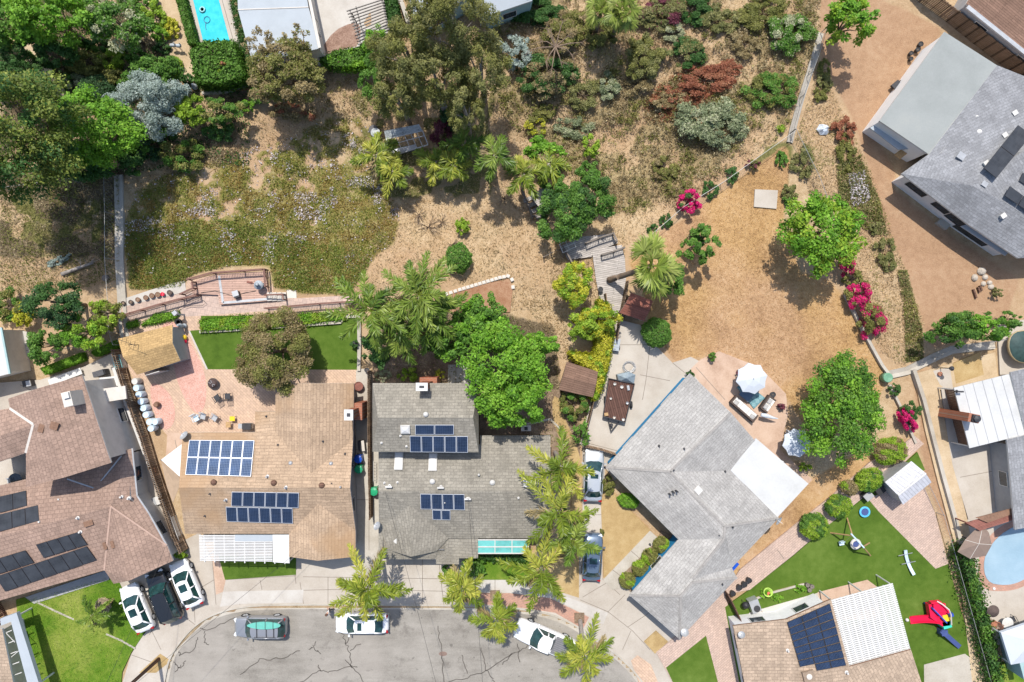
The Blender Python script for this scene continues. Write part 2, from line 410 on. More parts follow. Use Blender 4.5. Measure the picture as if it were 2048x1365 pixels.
m_green = soft([[(0, 340), (240, 345), (240, 520), (60, 520)], [(700, 180), (990, 180), (980, 400), (760, 400)], [(1505, 300), (1590, 280), (1570, 400), (1510, 390)]], 4) * ss(.3, .6, nB)
GZ = g(GX, GY) + (1 - FLAT) * ((nA - .5) * .34 + (nB - .5) * .2 + (nC - .5) * .1) - FLAT * .06
road_px = [(300, 1740), (335, 1365), (345, 1320), (368, 1285), (398, 1254), (432, 1235), (480, 1222), (560, 1217), (960, 1219), (1060, 1228), (1110, 1240), (1150, 1259), (1180, 1283), (1232, 1317), (1266, 1352), (1300, 1400), (1400, 1740)]
GZ = GZ - .8 * soft([road_px], 0)
POOL1 = [(357, -120), (406, -120), (462, 92), (408, 90)]
POOL2 = [(1972, 1165), (1966, 1120), (1985, 1085), (2020, 1055), (2120, 1020), (2140, 1200), (2060, 1150), (2040, 1165), (2010, 1172)]
def gz_at(px, py):   # bilinear height of the ground sheet
	fx = np.clip((np.asarray(px, float) - gx[0]) / STEP, 0, len(gx) - 1.001); fy = np.clip((np.asarray(py, float) - gy[0]) / STEP, 0, len(gy) - 1.001)
	i = fx.astype(int); j = fy.astype(int); u = fx - i; v = fy - j
	return (GZ[j, i] * (1 - u) + GZ[j, i + 1] * u) * (1 - v) + (GZ[j + 1, i] * (1 - u) + GZ[j + 1, i + 1] * u) * v
def pick(M, px, py):
	i = np.clip(((np.asarray(px) - gx[0]) / STEP).astype(int), 0, len(gx) - 1); j = np.clip(((np.asarray(py) - gy[0]) / STEP).astype(int), 0, len(gy) - 1)
	return M[j, i]
K = S * (CAMH - GZ) / CAMH
co = np.stack([(GX - 1024) * K, (682.5 - GY) * K, GZ], -1).reshape(-1, 3)
h_, w_ = GX.shape
ii = (np.arange(h_ - 1)[:, None] * w_ + np.arange(w_ - 1)[None]).reshape(-1)
fq = np.stack([ii + w_, ii + w_ + 1, ii + 1, ii], -1)
me = bpy.data.meshes.new('ground')
me.vertices.add(len(co)); me.vertices.foreach_set('co', co.reshape(-1).astype(np.float32))
me.loops.add(fq.size); me.loops.foreach_set('vertex_index', fq.reshape(-1).astype(np.int32))
me.polygons.add(len(fq)); me.polygons.foreach_set('loop_start', np.arange(0, fq.size, 4, dtype=np.int32)); me.polygons.foreach_set('loop_total', np.full(len(fq), 4, np.int32))
me.polygons.foreach_set('use_smooth', np.ones(len(fq), bool))
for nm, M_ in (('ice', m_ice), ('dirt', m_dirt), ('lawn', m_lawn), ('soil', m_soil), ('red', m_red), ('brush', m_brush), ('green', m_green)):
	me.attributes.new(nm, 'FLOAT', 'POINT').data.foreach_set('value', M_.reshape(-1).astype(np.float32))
me.update(calc_edges=True)
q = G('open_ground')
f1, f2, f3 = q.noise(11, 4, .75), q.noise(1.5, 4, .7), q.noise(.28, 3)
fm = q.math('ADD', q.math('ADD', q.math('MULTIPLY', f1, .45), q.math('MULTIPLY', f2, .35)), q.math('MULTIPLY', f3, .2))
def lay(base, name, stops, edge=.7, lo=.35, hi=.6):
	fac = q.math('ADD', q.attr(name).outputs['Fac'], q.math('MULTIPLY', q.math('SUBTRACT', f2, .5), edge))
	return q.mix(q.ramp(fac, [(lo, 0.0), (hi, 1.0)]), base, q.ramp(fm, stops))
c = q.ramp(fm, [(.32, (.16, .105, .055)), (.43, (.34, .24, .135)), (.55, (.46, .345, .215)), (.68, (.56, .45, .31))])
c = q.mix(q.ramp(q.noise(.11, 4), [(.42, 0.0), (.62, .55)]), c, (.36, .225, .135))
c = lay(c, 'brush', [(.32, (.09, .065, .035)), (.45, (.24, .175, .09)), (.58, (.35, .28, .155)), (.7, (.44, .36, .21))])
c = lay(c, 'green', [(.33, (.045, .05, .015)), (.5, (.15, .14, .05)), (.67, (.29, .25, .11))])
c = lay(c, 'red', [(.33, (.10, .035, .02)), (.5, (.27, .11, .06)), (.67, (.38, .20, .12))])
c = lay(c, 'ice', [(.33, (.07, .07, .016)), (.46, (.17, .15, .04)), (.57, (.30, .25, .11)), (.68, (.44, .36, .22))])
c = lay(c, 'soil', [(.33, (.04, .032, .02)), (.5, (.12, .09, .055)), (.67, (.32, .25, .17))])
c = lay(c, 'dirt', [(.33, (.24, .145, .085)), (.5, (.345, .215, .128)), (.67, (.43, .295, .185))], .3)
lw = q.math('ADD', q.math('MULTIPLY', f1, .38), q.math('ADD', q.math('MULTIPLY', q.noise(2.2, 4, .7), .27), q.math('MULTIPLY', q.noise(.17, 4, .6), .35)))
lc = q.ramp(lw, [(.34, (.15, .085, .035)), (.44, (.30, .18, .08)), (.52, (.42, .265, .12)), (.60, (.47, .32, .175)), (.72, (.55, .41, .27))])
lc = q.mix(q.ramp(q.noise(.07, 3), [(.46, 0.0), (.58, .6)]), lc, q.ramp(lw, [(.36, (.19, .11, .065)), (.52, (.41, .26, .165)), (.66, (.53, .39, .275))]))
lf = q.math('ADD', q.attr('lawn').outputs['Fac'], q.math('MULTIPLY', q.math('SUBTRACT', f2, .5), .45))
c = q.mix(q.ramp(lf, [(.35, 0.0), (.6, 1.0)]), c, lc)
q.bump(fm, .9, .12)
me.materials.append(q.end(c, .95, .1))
go = setp(link(bpy.data.objects.new('ground', me)), 'dry canyon hillside and yard ground around the houses', None, None, 'structure')
far = MB(); far.face([(-400, -400, -4.5), (400, -400, -4.5), (400, 400, -4.5), (-400, 400, -4.5)])
far.build('terrain', MT['dirt'])['kind'] = 'structure'
# hard surfaces, laid one above the other
LAYER = [0]
def smoothpoly(p, it=2):
	for _ in range(it):
		o = []
		for i in range(len(p)):
			a, b = p[i], p[(i + 1) % len(p)]
			o += [(a[0] * .75 + b[0] * .25, a[1] * .75 + b[1] * .25), (a[0] * .25 + b[0] * .75, a[1] * .25 + b[1] * .75)]
		p = o
	return p
def sheet(name, poly, mat, strips=(), smat=None, smooth=0, z=None, wid=.05, h=0.0):
	LAYER[0] += 1
	z = (.02 + .0028 * LAYER[0] + h) if z is None else z
	if smooth: poly = smoothpoly(poly, smooth)
	b = MB(); b.prism([P(x, y, z)[:2] for x, y in poly], z - .5, z)
	for s_ in strips:
		w = wid
		if isinstance(s_, tuple): s_, w = s_
		pts = [P(x, y, z + .004) for x, y in s_]
		L_, R_ = [], []
		for i, p in enumerate(pts):
			d = (pts[min(i + 1, len(pts) - 1)] - pts[max(0, i - 1)]); d.normalize()
			nn = Vector((-d.y, d.x, 0)) * w / 2; L_.append(p + nn); R_.append(p - nn)
		for i in range(len(pts) - 1): b.face([R_[i], R_[i + 1], L_[i + 1], L_[i]], 1)
	o = b.build(name, [mat, smat or MT['joint']])
	o['kind'] = 'structure'
	return o, z
def wob(pts, amp=4, n=4, seed=0):
	r = random.Random(seed + int(pts[0][0])); o = []
	for a, b in zip(pts, pts[1:]):
		for i in range(n):
			t = i / n; o.append((a[0] + (b[0] - a[0]) * t + (r.uniform(-amp, amp) if i or o else 0), a[1] + (b[1] - a[1]) * t + (r.uniform(-amp, amp) if i or o else 0)))
	return o + [pts[-1]]
cracks = [[(683, 1262), (690, 1283), (700, 1305), (703, 1335), (715, 1345)], [(706, 1262), (690, 1288)], [(722, 1288), (700, 1302)], [(632, 1283), (625, 1296), (642, 1308)], [(625, 1296), (618, 1300)],
	[(715, 1345), (740, 1390)], [(705, 1332), (660, 1346), (640, 1342), (600, 1365)], [(640, 1342), (637, 1330)], [(690, 1320), (705, 1334), (714, 1336)],
	[(876, 1252), (880, 1290), (888, 1365)], [(924, 1310), (935, 1348)], [(962, 1296), (973, 1340), (990, 1365)], [(1025, 1308), (980, 1340), (925, 1358), (880, 1365)], [(1035, 1288), (1040, 1325)], [(1062, 1290), (1030, 1304), (1005, 1330)], [(1080, 1295), (1098, 1308)],
	[(470, 1236), (412, 1262), (400, 1255)], [(410, 1262), (408, 1286), (418, 1290)], [(395, 1275), (388, 1300), (360, 1312), (358, 1300)], [(345, 1325), (360, 1335), (372, 1322)], [(350, 1345), (362, 1330)], [(480, 1350), (520, 1320), (560, 1318)], [(560, 1318), (600, 1302)]]
sheet('road', road_px, MT['asphalt'], [(wob(c_, 2.6, 6, i), .085) for i, c_ in enumerate(cracks)], MT['tar'], z=-.10)
def band(px, d0, d1):
	o1, o2 = [], []
	for i, p in enumerate(px):
		a = px[max(0, i - 1)]; b = px[min(len(px) - 1, i + 1)]
		dx, dy = b[0] - a[0], b[1] - a[1]; L_ = math.hypot(dx, dy); nx, ny = dy / L_, -dx / L_
		o1.append((p[0] + nx * d0, p[1] + ny * d0)); o2.append((p[0] + nx * d1, p[1] + ny * d1))
	return o1 + o2[::-1]
rp = smoothpoly(road_px[1:-1], 2)
rp = [p for p in rp if not (p[1] > 1330 and 360 < p[0] < 1250)]
i0 = max(range(len(rp)), key=lambda i: (rp[i][1] - rp[i][0] * .001) if rp[i][0] < 700 else -1)
rp = rp[i0:] + rp[:i0]
rp = [(300, 1560)] + rp + [(1330, 1560)]
sheet('gutter', band(rp, -1, 7), MT['concrete_old'], z=-.085)
side_in = band(rp, 6, 11)
concrete_top = [(425, 1125), (437, 1118), (600, 1105), (720, 1105), (760, 1112), (1030, 1112), (1165, 1100), (1165, 885), (1212, 925), (1205, 1000), (1205, 1155), (1332, 1060), (1345, 1075), (1262, 1180), (1360, 1280), (1330, 1290), (1360, 1400), (1400, 1560), (1330, 1560)]
apron = [(225, 1560), (245, 1365), (262, 1310), (282, 1276), (300, 1255), (235, 1165), (275, 1130), (350, 1090), (400, 1065), (425, 1125), (440, 1115), (600, 1105), (720, 1105), (745, 1105), (1030, 1110), (1165, 1110), (1165, 885), (1212, 927), (1205, 1000), (1205, 1158), (1225, 1145), (1262, 1182), (1362, 1280), (1325, 1288), (1345, 1365), (1420, 1560)] + [(p[0], p[1]) for p in band(rp, 6, 6.01)[:len(rp)]][::-1]
js = [[(425, 1125), (432, 1210)], [(450, 1160), (592, 1152)], [(592, 1108), (590, 1152), (592, 1168)], [(470, 1185), (480, 1210)], [(445, 1185), (730, 1178)], [(600, 1165), (607, 1208)], [(520, 1160), (524, 1180)], [(656, 1155), (656, 1208)], [(606, 1154), (880, 1158)], [(760, 1180), (890, 1183)], [(730, 1108), (730, 1210)], [(845, 1120), (845, 1218)], [(878, 1125), (888, 1215)],
	[(330, 1230), (298, 1270)], [(300, 1255), (322, 1300)], [(345, 1215), (390, 1250)], [(388, 1205), (390, 1245)], [(262, 1310), (318, 1330)], [(360, 1200), (420, 1165), (445, 1150)], [(1165, 1195), (1240, 1150)], [(1205, 1158), (1240, 1190)], [(1160, 1200), (1216, 1224), (1265, 1262)], [(1216, 1224), (1205, 1250)], [(1216, 1224), (1250, 1190)], [(1262, 1262), (1245, 1300)], [(1265, 1262), (1300, 1300)], [(1165, 1030), (1203, 1030)], [(1165, 960), (1203, 960)], [(1150, 1185), (1165, 1165), (1200, 1162)], [(1255, 1255), (1300, 1225)], [(955, 1160), (1020, 1162), (1090, 1178)], [(990, 1160), (990, 1186)], [(1055, 1170), (1052, 1192)]]
sheet('pavement', apron, MT['concrete'], js)
sheet('kerb', band(rp, 6, 9.5), MT['concrete_old'], z=.055)
sheet('pavement', [(425, 1122), (445, 1112), (452, 1158), (446, 1184), (432, 1190)], MT['stamped'])
sheet('pavement', [(446, 1184), (470, 1183), (607, 1180), (605, 1206), (480, 1208), (440, 1214)], MT['concrete_white'])
sheet('pavement', [(955, 1160), (1022, 1161), (1090, 1178), (1150, 1200), (1216, 1226), (1206, 1250), (1180, 1234), (1100, 1196), (1020, 1186), (955, 1185)], MT['concrete_white'], [[(990, 1160), (990, 1186)], [(1055, 1170), (1052, 1192)], [(1110, 1186), (1100, 1198)]])
sheet('brick_parkway', [(955, 1186), (1020, 1187), (1100, 1197), (1178, 1235), (1166, 1258), (1110, 1226), (1050, 1217), (958, 1208)], MT['brick_red'])
sheet('brick_parkway', [(1275, 1311), (1302, 1330), (1330, 1400), (1290, 1400), (1262, 1322)], MT['paver_pink'])
sheet('planting_strip', [(320, 1308), (342, 1322), (312, 1346), (278, 1346)], MT['lawn_dry'])
sheet('lawn', [(32, 1200), (215, 1150), (238, 1165), (262, 1215), (292, 1262), (262, 1306), (244, 1345), (232, 1480), (80, 1480), (75, 1365), (35, 1235)], MT['lawn'], h=.03)
sheet('lawn', [(437, 1112), (592, 1112), (592, 1150), (450, 1160)], MT['turf'])
sheet('lawn', [(945, 1110), (1060, 1105), (1055, 1160), (955, 1160)], MT['lawn'])
sheet('lawn', [(1060, 1100), (1158, 1090), (1158, 1196), (1100, 1178), (1056, 1160)], MT['lawn_dry'])
sheet('patio', [(240, 640), (243, 615), (370, 585), (375, 555), (545, 545), (548, 598), (718, 592), (722, 640), (716, 765), (714, 870), (335, 872), (300, 830), (258, 740)], MT['paver_pink'])
sheet('walkway', [(243, 614), (402, 578), (545, 600), (720, 590), (720, 612), (540, 622), (400, 632), (250, 640)], MT['paver_path'])
sheet('concrete_pad', [(250, 597), (345, 566), (370, 562), (372, 584), (245, 614)], MT['concrete_white'])
sheet('concrete_pad', [(335, 866), (380, 866), (360, 960), (330, 935)], MT['stamped'], [[(350, 880), (360, 930)]])
sheet('lawn', [(378, 662), (402, 660), (402, 632), (684, 632), (718, 632), (718, 740), (414, 739)], MT['turf'], [([(378, 662), (414, 739)], .16), ([(718, 632), (718, 740)], .3), ([(402, 662), (520, 655), (683, 643)], .2), ([(683, 643), (683, 633)], .2)], MT['concrete_white'])
sheet('gravel_bed', [(318, 650), (352, 640), (372, 672), (400, 720), (413, 760), (412, 806), (403, 826), (388, 826), (370, 800), (350, 752), (345, 700)], MT['gravel_red'], smooth=2)
sheet('gravel_bed', [(298, 765), (322, 770), (345, 795), (352, 832), (343, 856), (325, 862), (305, 820)], MT['gravel_red'], smooth=2)
sheet('side_path', [(712, 742), (722, 738), (738, 738), (758, 770), (758, 1150), (720, 1158), (712, 1100)], MT['concrete_old'], [[(712, 900), (738, 900)], [(712, 1000), (740, 1000)], [(738, 745), (738, 1100)]])
sheet('soil_bed', [(744, 640), (905, 610), (950, 760), (745, 770)], MT['soil'])
sheet('concrete_pad', [(896, 730), (960, 728), (960, 770), (896, 770)], MT['concrete_white'], [[(912, 730), (912, 770)]])
sheet('soil_bed', [(885, 592), (960, 570), (1018, 558), (1026, 575), (1020, 625), (880, 625)], MT['soil_red'])
sheet('soil_bed', [(1040, 780), (1120, 780), (1160, 870), (1160, 960), (1105, 960), (1102, 870), (960, 870), (960, 790)], MT['soil'])
sheet('garden_path', [(1105, 790), (1122, 800), (1128, 835), (1150, 880), (1164, 930), (1160, 1100), (1140, 1100), (1145, 940), (1120, 880), (1105, 840)], MT['lawn_dry'], smooth=1)
sheet('driveway', [(1193, 660), (1240, 640), (1280, 650), (1310, 690), (1345, 726), (1382, 714), (1432, 740), (1400, 800), (1230, 960), (1205, 930), (1160, 888), (1190, 770)], MT['concrete'], [[(1300, 690), (1292, 760), (1285, 800)], [(1235, 690), (1310, 690)], [(1280, 750), (1340, 762)], [(1345, 726), (1372, 748)], [(1165, 884), (1245, 905)]])
sheet('patio', [(1380, 740), (1400, 720), (1438, 703), (1520, 735), (1572, 788), (1576, 830), (1560, 900), (1625, 960), (1600, 985), (1500, 900)], MT['stamped'], [[(1392, 735), (1450, 800)]])
sheet('lawn', LAWND3, MT['lawn_dry'])
sheet('walkway', [(1206, 1160), (1300, 1062), (1318, 1078), (1236, 1160), (1240, 1178), (1225, 1180)], MT['concrete_old'], [[(1225, 1140), (1245, 1155)], [(1262, 1102), (1280, 1118)]])
sheet('planting_bed', [(1236, 1158), (1318, 1078), (1322, 1062), (1360, 1080), (1262, 1185)], MT['soil'])
sheet('lawn', [(1288, 1284), (1312, 1262), (1336, 1284), (1310, 1308)], MT['lawn_dry'])
sheet('driveway', [(1312, 1305), (1400, 1235), (1470, 1155), (1480, 1140), (1590, 1050), (1660, 995), (1740, 925), (1830, 875), (1848, 888), (1770, 960), (1500, 1180), (1450, 1190), (1480, 1290), (1500, 1500), (1420, 1500)], MT['paver_pale'])
sheet('lawn', [(1332, 1336), (1412, 1272), (1436, 1365), (1460, 1480), (1400, 1480)], MT['turf'])
sheet('lawn', [(1450, 1215), (1500, 1180), (1590, 1110), (1660, 1048), (1760, 972), (1835, 905), (1850, 940), (1790, 975), (1757, 1023), (1872, 1138), (1896, 1128), (1925, 1230), (1962, 1365), (1990, 1480), (1500, 1480)], MT['turf'])
sheet('patio', [(1738, 1000), (1800, 960), (1845, 965), (1869, 1023), (1897, 1128), (1871, 1138), (1757, 1023)], MT['paver_pale'])
sheet('walkway', [(1500, 1180), (1590, 1108), (1660, 1046), (1760, 968), (1845, 885), (1830, 872), (1740, 935), (1650, 1018), (1575, 1085), (1478, 1160)], MT['paver_pale'], [[(1555, 1100), (1568, 1118)], [(1600, 1060), (1615, 1080)], [(1640, 1025), (1652, 1042)]])
sheet('concrete_pad', [(1474, 1252), (1500, 1225), (1640, 1185), (1655, 1210), (1600, 1250)], MT['concrete_white'], [[(1515, 1215), (1545, 1245)]])
sheet('concrete_pad', [(1635, 1185), (1735, 1160), (1755, 1175), (1760, 1240), (1650, 1240)], MT['stamped'])
sheet('concrete_pad', [(1848, 1330), (1930, 1308), (1948, 1322), (1968, 1480), (1850, 1480)], MT['concrete_old'])
MT['dry_yard'] = speckle('dry_yard', [(.33, (.33, .24, .14)), (.5, (.46, .35, .225)), (.67, (.54, .44, .31))], 9, 1, .2, (.35, .35, .3), .95, .5, .05)
sheet('yard', [(1828, 748), (1880, 734), (1990, 705), (1996, 760), (1880, 780), (1900, 900), (1940, 1060), (1990, 1365), (2010, 1500), (1960, 1500), (1915, 1110), (1875, 960), (1850, 860)], MT['dry_yard'])
sheet('garden_path', [(1866, 742), (1900, 735), (1908, 790), (1880, 770)], MT['concrete'])
sheet('planting_bed', [(1905, 728), (1960, 705), (1968, 750), (1912, 768)], MT['lawn_dry'])
sheet('concrete_pad', [(1882, 775), (1910, 775), (2060, 740), (2060, 1035), (1937, 1040), (1905, 930), (1895, 870)], MT['concrete'], [[(1920, 955), (2012, 938)]])
sheet('driveway', [(1995, 650), (2200, 610), (2200, 740), (2000, 750)], MT['concrete'])
sheet('pool_deck', [(1935, 1040), (2200, 980), (2200, 1300), (1990, 1290), (1960, 1180)], MT['concrete'])
sheet('lawn', [(1990, 1330), (2200, 1300), (2200, 1480), (2010, 1480)], MT['lawn'])
sheet('swimming_pool_coping', [(1962, 1180), (1954, 1120), (1976, 1072), (2020, 1040), (2200, 990), (2220, 1215), (2070, 1160), (2040, 1178), (2005, 1184)], MT['brick_red'], smooth=2)
sheet('concrete_pad', [(-60, 770), (80, 760), (165, 735), (228, 705), (262, 790), (300, 905), (345, 1060), (365, 1100), (320, 1130), (200, 1000), (-60, 1000)], MT['concrete'], [[(40, 770), (80, 790)], [(270, 920), (330, 1090)]])
sheet('concrete_pad', [(166, 800), (245, 800), (268, 900), (222, 926)], MT['concrete_old'])
sheet('front_path', [(50, 1195), (215, 1140), (218, 1160), (68, 1208)], MT['stucco_grey'])
sheet('steps', [(36, 660), (56, 665), (60, 700), (44, 745), (30, 745)], MT['concrete_white'], [[(36, 680 + k * 9), (56, 684 + k * 9)] for k in range(6)])
sheet('pool_deck', [(334, -120), (425, -120), (488, 90), (500, 160), (482, 165), (400, 100), (392, 88)], MT['concrete'], [[(444, 0), (472, 100)]])
sheet('patio', [(610, -120), (810, -120), (795, 30), (775, 66), (722, 92), (645, 115), (638, 96)], MT['concrete_white'])
sheet('planting_bed', [(650, 112), (642, 98), (668, 62), (704, 45), (722, 50), (720, 92), (690, 98)], MT['soil_bed'], smooth=1)
sheet('patio', [(960, 52), (1055, 22), (1080, -60), (980, -60), (960, 20)], MT['concrete_old'])
sheet('garden_path', [(30, 110), (60, 80), (95, 125), (150, 215), (135, 220), (70, 140)], MT['dry_yard'], smooth=1)
sheet('garden_path', [(275, 0), (352, -40), (372, 0), (392, 88), (400, 170), (370, 165), (330, 115), (290, 60)], MT['dry_yard'], smooth=1)
sheet('soil_bed', [(400, 165), (500, 150), (505, 178), (408, 188)], MT['soil_red'])
sheet('stepping_slab', [(1510, 379), (1556, 381), (1553, 418), (1508, 414)], MT['concrete'], h=-.1)
def pool(name, poly, mat, label, smooth=0):
	LAYER[0] += 1
	z = .02 + .0028 * LAYER[0]
	p = smoothpoly(poly, smooth) if smooth else poly
	b = MB(); b.prism([P(x, y, z)[:2] for x, y in p], z - .4, z)
	o = b.build(name, mat); o['kind'] = 'structure'; o['label'] = label
pool('water', POOL1, MT['water'], 'turquoise water of the long lap pool')
pool('covered_pool_water', POOL2, MT['pool_cover'], 'pool under a rippled pale blue solar cover', 2)
def ditch(pts, w):
	b = MB(); A, B = [], []
	for i, p in enumerate(pts):
		a, c_ = pts[max(0, i - 1)], pts[min(len(pts) - 1, i + 1)]
		dx, dy = c_[0] - a[0], c_[1] - a[1]; L_ = math.hypot(dx, dy); nx, ny = -dy / L_ * w / 2, dx / L_ * w / 2
		z = float(gz_at(*p))
		A.append((P(p[0] + nx, p[1] + ny, z + .22), P(p[0], p[1], z + .1), P(p[0] - nx, p[1] - ny, z + .22)))
	for u, v in zip(A, A[1:]):
		b.face([u[0], v[0], v[1], u[1]]); b.face([u[1], v[1], v[2], u[2]])
		b.face([u[0] - Vector((0, 0, .5)), v[0] - Vector((0, 0, .5)), v[0], u[0]]); b.face([u[2], v[2], v[2] - Vector((0, 0, .5)), u[2] - Vector((0, 0, .5))])
	b.build('drainage_ditch', MT['concrete_old'])['kind'] = 'structure'
def fine(pts, n=6):
	o = []
	for a, b in zip(pts, pts[1:]):
		o += [(a[0] + (b[0] - a[0]) * i / n, a[1] + (b[1] - a[1]) * i / n) for i in range(n)]
	return o + [pts[-1]]
ditch(fine([(236, 350), (238, 430), (238, 520), (243, 600), (246, 655), (252, 690)]), 17)
ditch(fine([(1642, 66), (1630, 110), (1618, 150), (1602, 200), (1585, 262), (1580, 285)]), 12)
ditch(fine([(1770, 752), (1815, 742), (1870, 715), (1905, 700), (1990, 690)]), 16)
# buildings
def inpoly(x, y, p):
	r = False
	for i in range(len(p)):
		x1, y1 = p[i][0], p[i][1]; x2, y2 = p[i - 1][0], p[i - 1][1]
		if (y1 > y) != (y2 > y) and x < (x2 - x1) * (y - y1) / (y2 - y1) + x1: r = not r
	return r
class Roof:
	"""faces given as photo points with real heights"""
	def __init__(s, pts, faces):
		s.W = {k: P(*v) for k, v in pts.items()}
		s.F = [[s.W[c] for c in f] for f in faces]
		s.N = []
		for f in s.F:
			n = Vector((0, 0, 0))
			for i in range(len(f)):
				a, b = f[i], f[(i + 1) % len(f)]
				n += Vector(((a.y - b.y) * (a.z + b.z), (a.z - b.z) * (a.x + b.x), (a.x - b.x) * (a.y + b.y)))
			if n.z < 0:
				f.reverse(); n = -n
			s.N.append(n.normalized())
	def z(s, x, y):
		best = None
		for f, n in zip(s.F, s.N):
			if inpoly(x, y, f):
				c = sum(f, Vector((0, 0, 0))) / len(f)
				zz = c.z - (n.x * (x - c.x) + n.y * (y - c.y)) / n.z
				best = zz if best is None else max(best, zz)
		return best
	def normal(s, x, y):
		for f, n in zip(s.F, s.N):
			if inpoly(x, y, f): return n
		return Vector((0, 0, 1))
	def on(s, px, py, off=0.0, z0=3.5):
		z = z0
		for _ in range(8):
			p = P(px, py, z); q_ = s.z(p.x, p.y)
			if q_ is None: break
			z = q_ + off
		return P(px, py, z)
	def build(s, mat, parent, name='roof', th=.18, ang=None, trim=None):
		b = MB(); edges = {}
		for f, n in zip(s.F, s.N):
			h = Vector((0, 0, 1)).cross(n)
			h = h.normalized() if h.length > .02 else (Vector((math.cos(ang or 0), math.sin(ang or 0), 0)))
			v = n.cross(h)
			b.face(f, 0, [(p.dot(h), p.dot(v)) for p in f])
			b.face([p - Vector((0, 0, th)) for p in reversed(f)], 1)
			for i in range(len(f)):
				a, c = f[i], f[(i + 1) % len(f)]
				ka, kc = tuple(round(x, 3) for x in a), tuple(round(x, 3) for x in c)
				if (kc, ka) in edges: edges.pop((kc, ka))
				else: edges[(ka, kc)] = (a, c)
		d = Vector((0, 0, th))
		for a, c in edges.values():
			b.face([a - d, c - d, c, a], 1)
		return b.build(name, [mat, trim or MT['offwhite']], parent)
def inset(poly, d):
	"""poly: world xy points"""
	n = len(poly)
	ar = sum(poly[i][0] * poly[(i + 1) % n][1] - poly[(i + 1) % n][0] * poly[i][1] for i in range(n))
	if ar < 0: poly = poly[::-1]
	o = []
	for i in range(n):
		a, b, c = Vector(poly[i - 1]), Vector(poly[i]), Vector(poly[(i + 1) % n])
		u = (b - a).normalized(); v = (c - b).normalized()
		nu, nv = Vector((-u.y, u.x)), Vector((-v.y, v.x))
		k = 1 + nu.dot(nv)
		o.append(b + (nu + nv) * (d / max(k, .25)))
	return o
def walls(roof, outline, parent, mat, over=.45, z0=-.3, windows=True, name='wall'):
	"""outline: photo points with z at the eaves"""
	poly = inset([P(*p)[:2] for p in outline], over)
	b = MB(); n = len(poly); segs = []
	for i in range(n):
		a, c = poly[i], poly[(i + 1) % n]; L_ = (c - a).length
		k = max(1, int(L_ / .6)); tops = []
		for j in range(k + 1):
			t = min(max(j / k, .004), .996); p = a + (c - a) * t; ctr = p
			zz = roof.z(p.x, p.y)
			tops.append((a + (c - a) * (j / k), (zz if zz is not None else outline[0][2]) - .12))
		for (p, zp), (r, zr) in zip(tops, tops[1:]):
			b.face([(p.x, p.y, z0), (r.x, r.y, z0), (r.x, r.y, zr), (p.x, p.y, zp)])
		segs.append((a, c, L_))
	w = b.build(name, mat, parent)
	if windows:
		for a, c, L_ in segs:
			if L_ < 3.2: continue
			k = int(L_ // 3.6) or 1
			for j in range(k):
				window(parent, a + (c - a) * ((j + .5) / k), c - a, 1.3, 1.0, 1.55)
	return poly
def window(parent, p, d, w, h, zc, fm=None):
	d = Vector((d.x, d.y)).normalized(); nrm = Vector((d.y, -d.x)); rz = math.atan2(d.y, d.x)
	q_ = p + nrm * .02
	f = MB()
	for sx, sz, ww, hh in ((-w / 2, 0, .07, h + .07), (w / 2, 0, .07, h + .07), (0, -h / 2, w - .07, .07), (0, h / 2, w - .07, .07)):
		f.box((q_.x + d.x * sx, q_.y + d.y * sx, zc + sz), (ww, .09, hh), rz)
	fo = f.build('window', fm or MT['offwhite'], parent)
	g_ = MB(); g_.box((q_.x, q_.y, zc), (w - .07, .05, h - .07), rz); g_.build('pane', MT['window'], fo)
def bil(c, u, v): return c[0] * (1 - u) * (1 - v) + c[1] * u * (1 - v) + c[2] * u * v + c[3] * (1 - u) * v
def panels(roof, parent, corners, cols, rows, cell, frame, skip=(), gap=.02, z0=3.5, off=.14):
	W = [roof.on(x, y, off, z0) for x, y in corners]
	n = (W[1] - W[0]).cross(W[3] - W[0]).normalized()
	if n.z < 0: n = -n
	for r in range(rows):
		for c_ in range(cols):
			if (r, c_) in skip: continue
			L_ = (W[1] - W[0]).length / cols; H_ = (W[3] - W[0]).length / rows
			gu, gv = gap / L_ / cols, gap / H_ / rows
			def q(u, v): return bil(W, (c_ + u) / cols, (r + v) / rows)
			e, e2 = gap / L_, gap / H_
			fu, fv = .035 / L_ + e, .035 / H_ + e2
			b = MB()
			o4 = [q(e, e2), q(1 - e, e2), q(1 - e, 1 - e2), q(e, 1 - e2)]
			i4 = [q(fu, fv), q(1 - fu, fv), q(1 - fu, 1 - fv), q(fu, 1 - fv)]
			long = H_ >= L_
			uvs = [(0, 0), (1, 0), (1, 1), (0, 1)] if long else [(0, 0), (0, 1), (1, 1), (1, 0)]
			flip = (o4[1] - o4[0]).cross(o4[3] - o4[0]).z < 0
			def add(pts, m, uv=None):
				if flip: pts = pts[::-1]; uv = uv[::-1] if uv else None
				b.face(pts, m, uv)
			add(i4, 0, uvs)
			for i in range(4):
				j = (i + 1) % 4
				add([o4[i], o4[j], i4[j], i4[i]], 1)
				lo = n * .05
				add([o4[i] - lo, o4[j] - lo, o4[j], o4[i]], 1)
			b.build('solar_panel', [cell, frame], parent)
def vent_dome(roof, parent, px, py, r, mat, h=.3, z0=3.5):
	p = roof.on(px, py, 0, z0); b = MB()
	b.lathe(p - Vector((0, 0, .1)), [(r * .7, 0), (r * .7, h * .55), (r, h * .55), (r * .9, h * .85), (r * .5, h + .08), (.0001, h + .12)], 14)
	b.build('roof_vent', mat, parent, True)
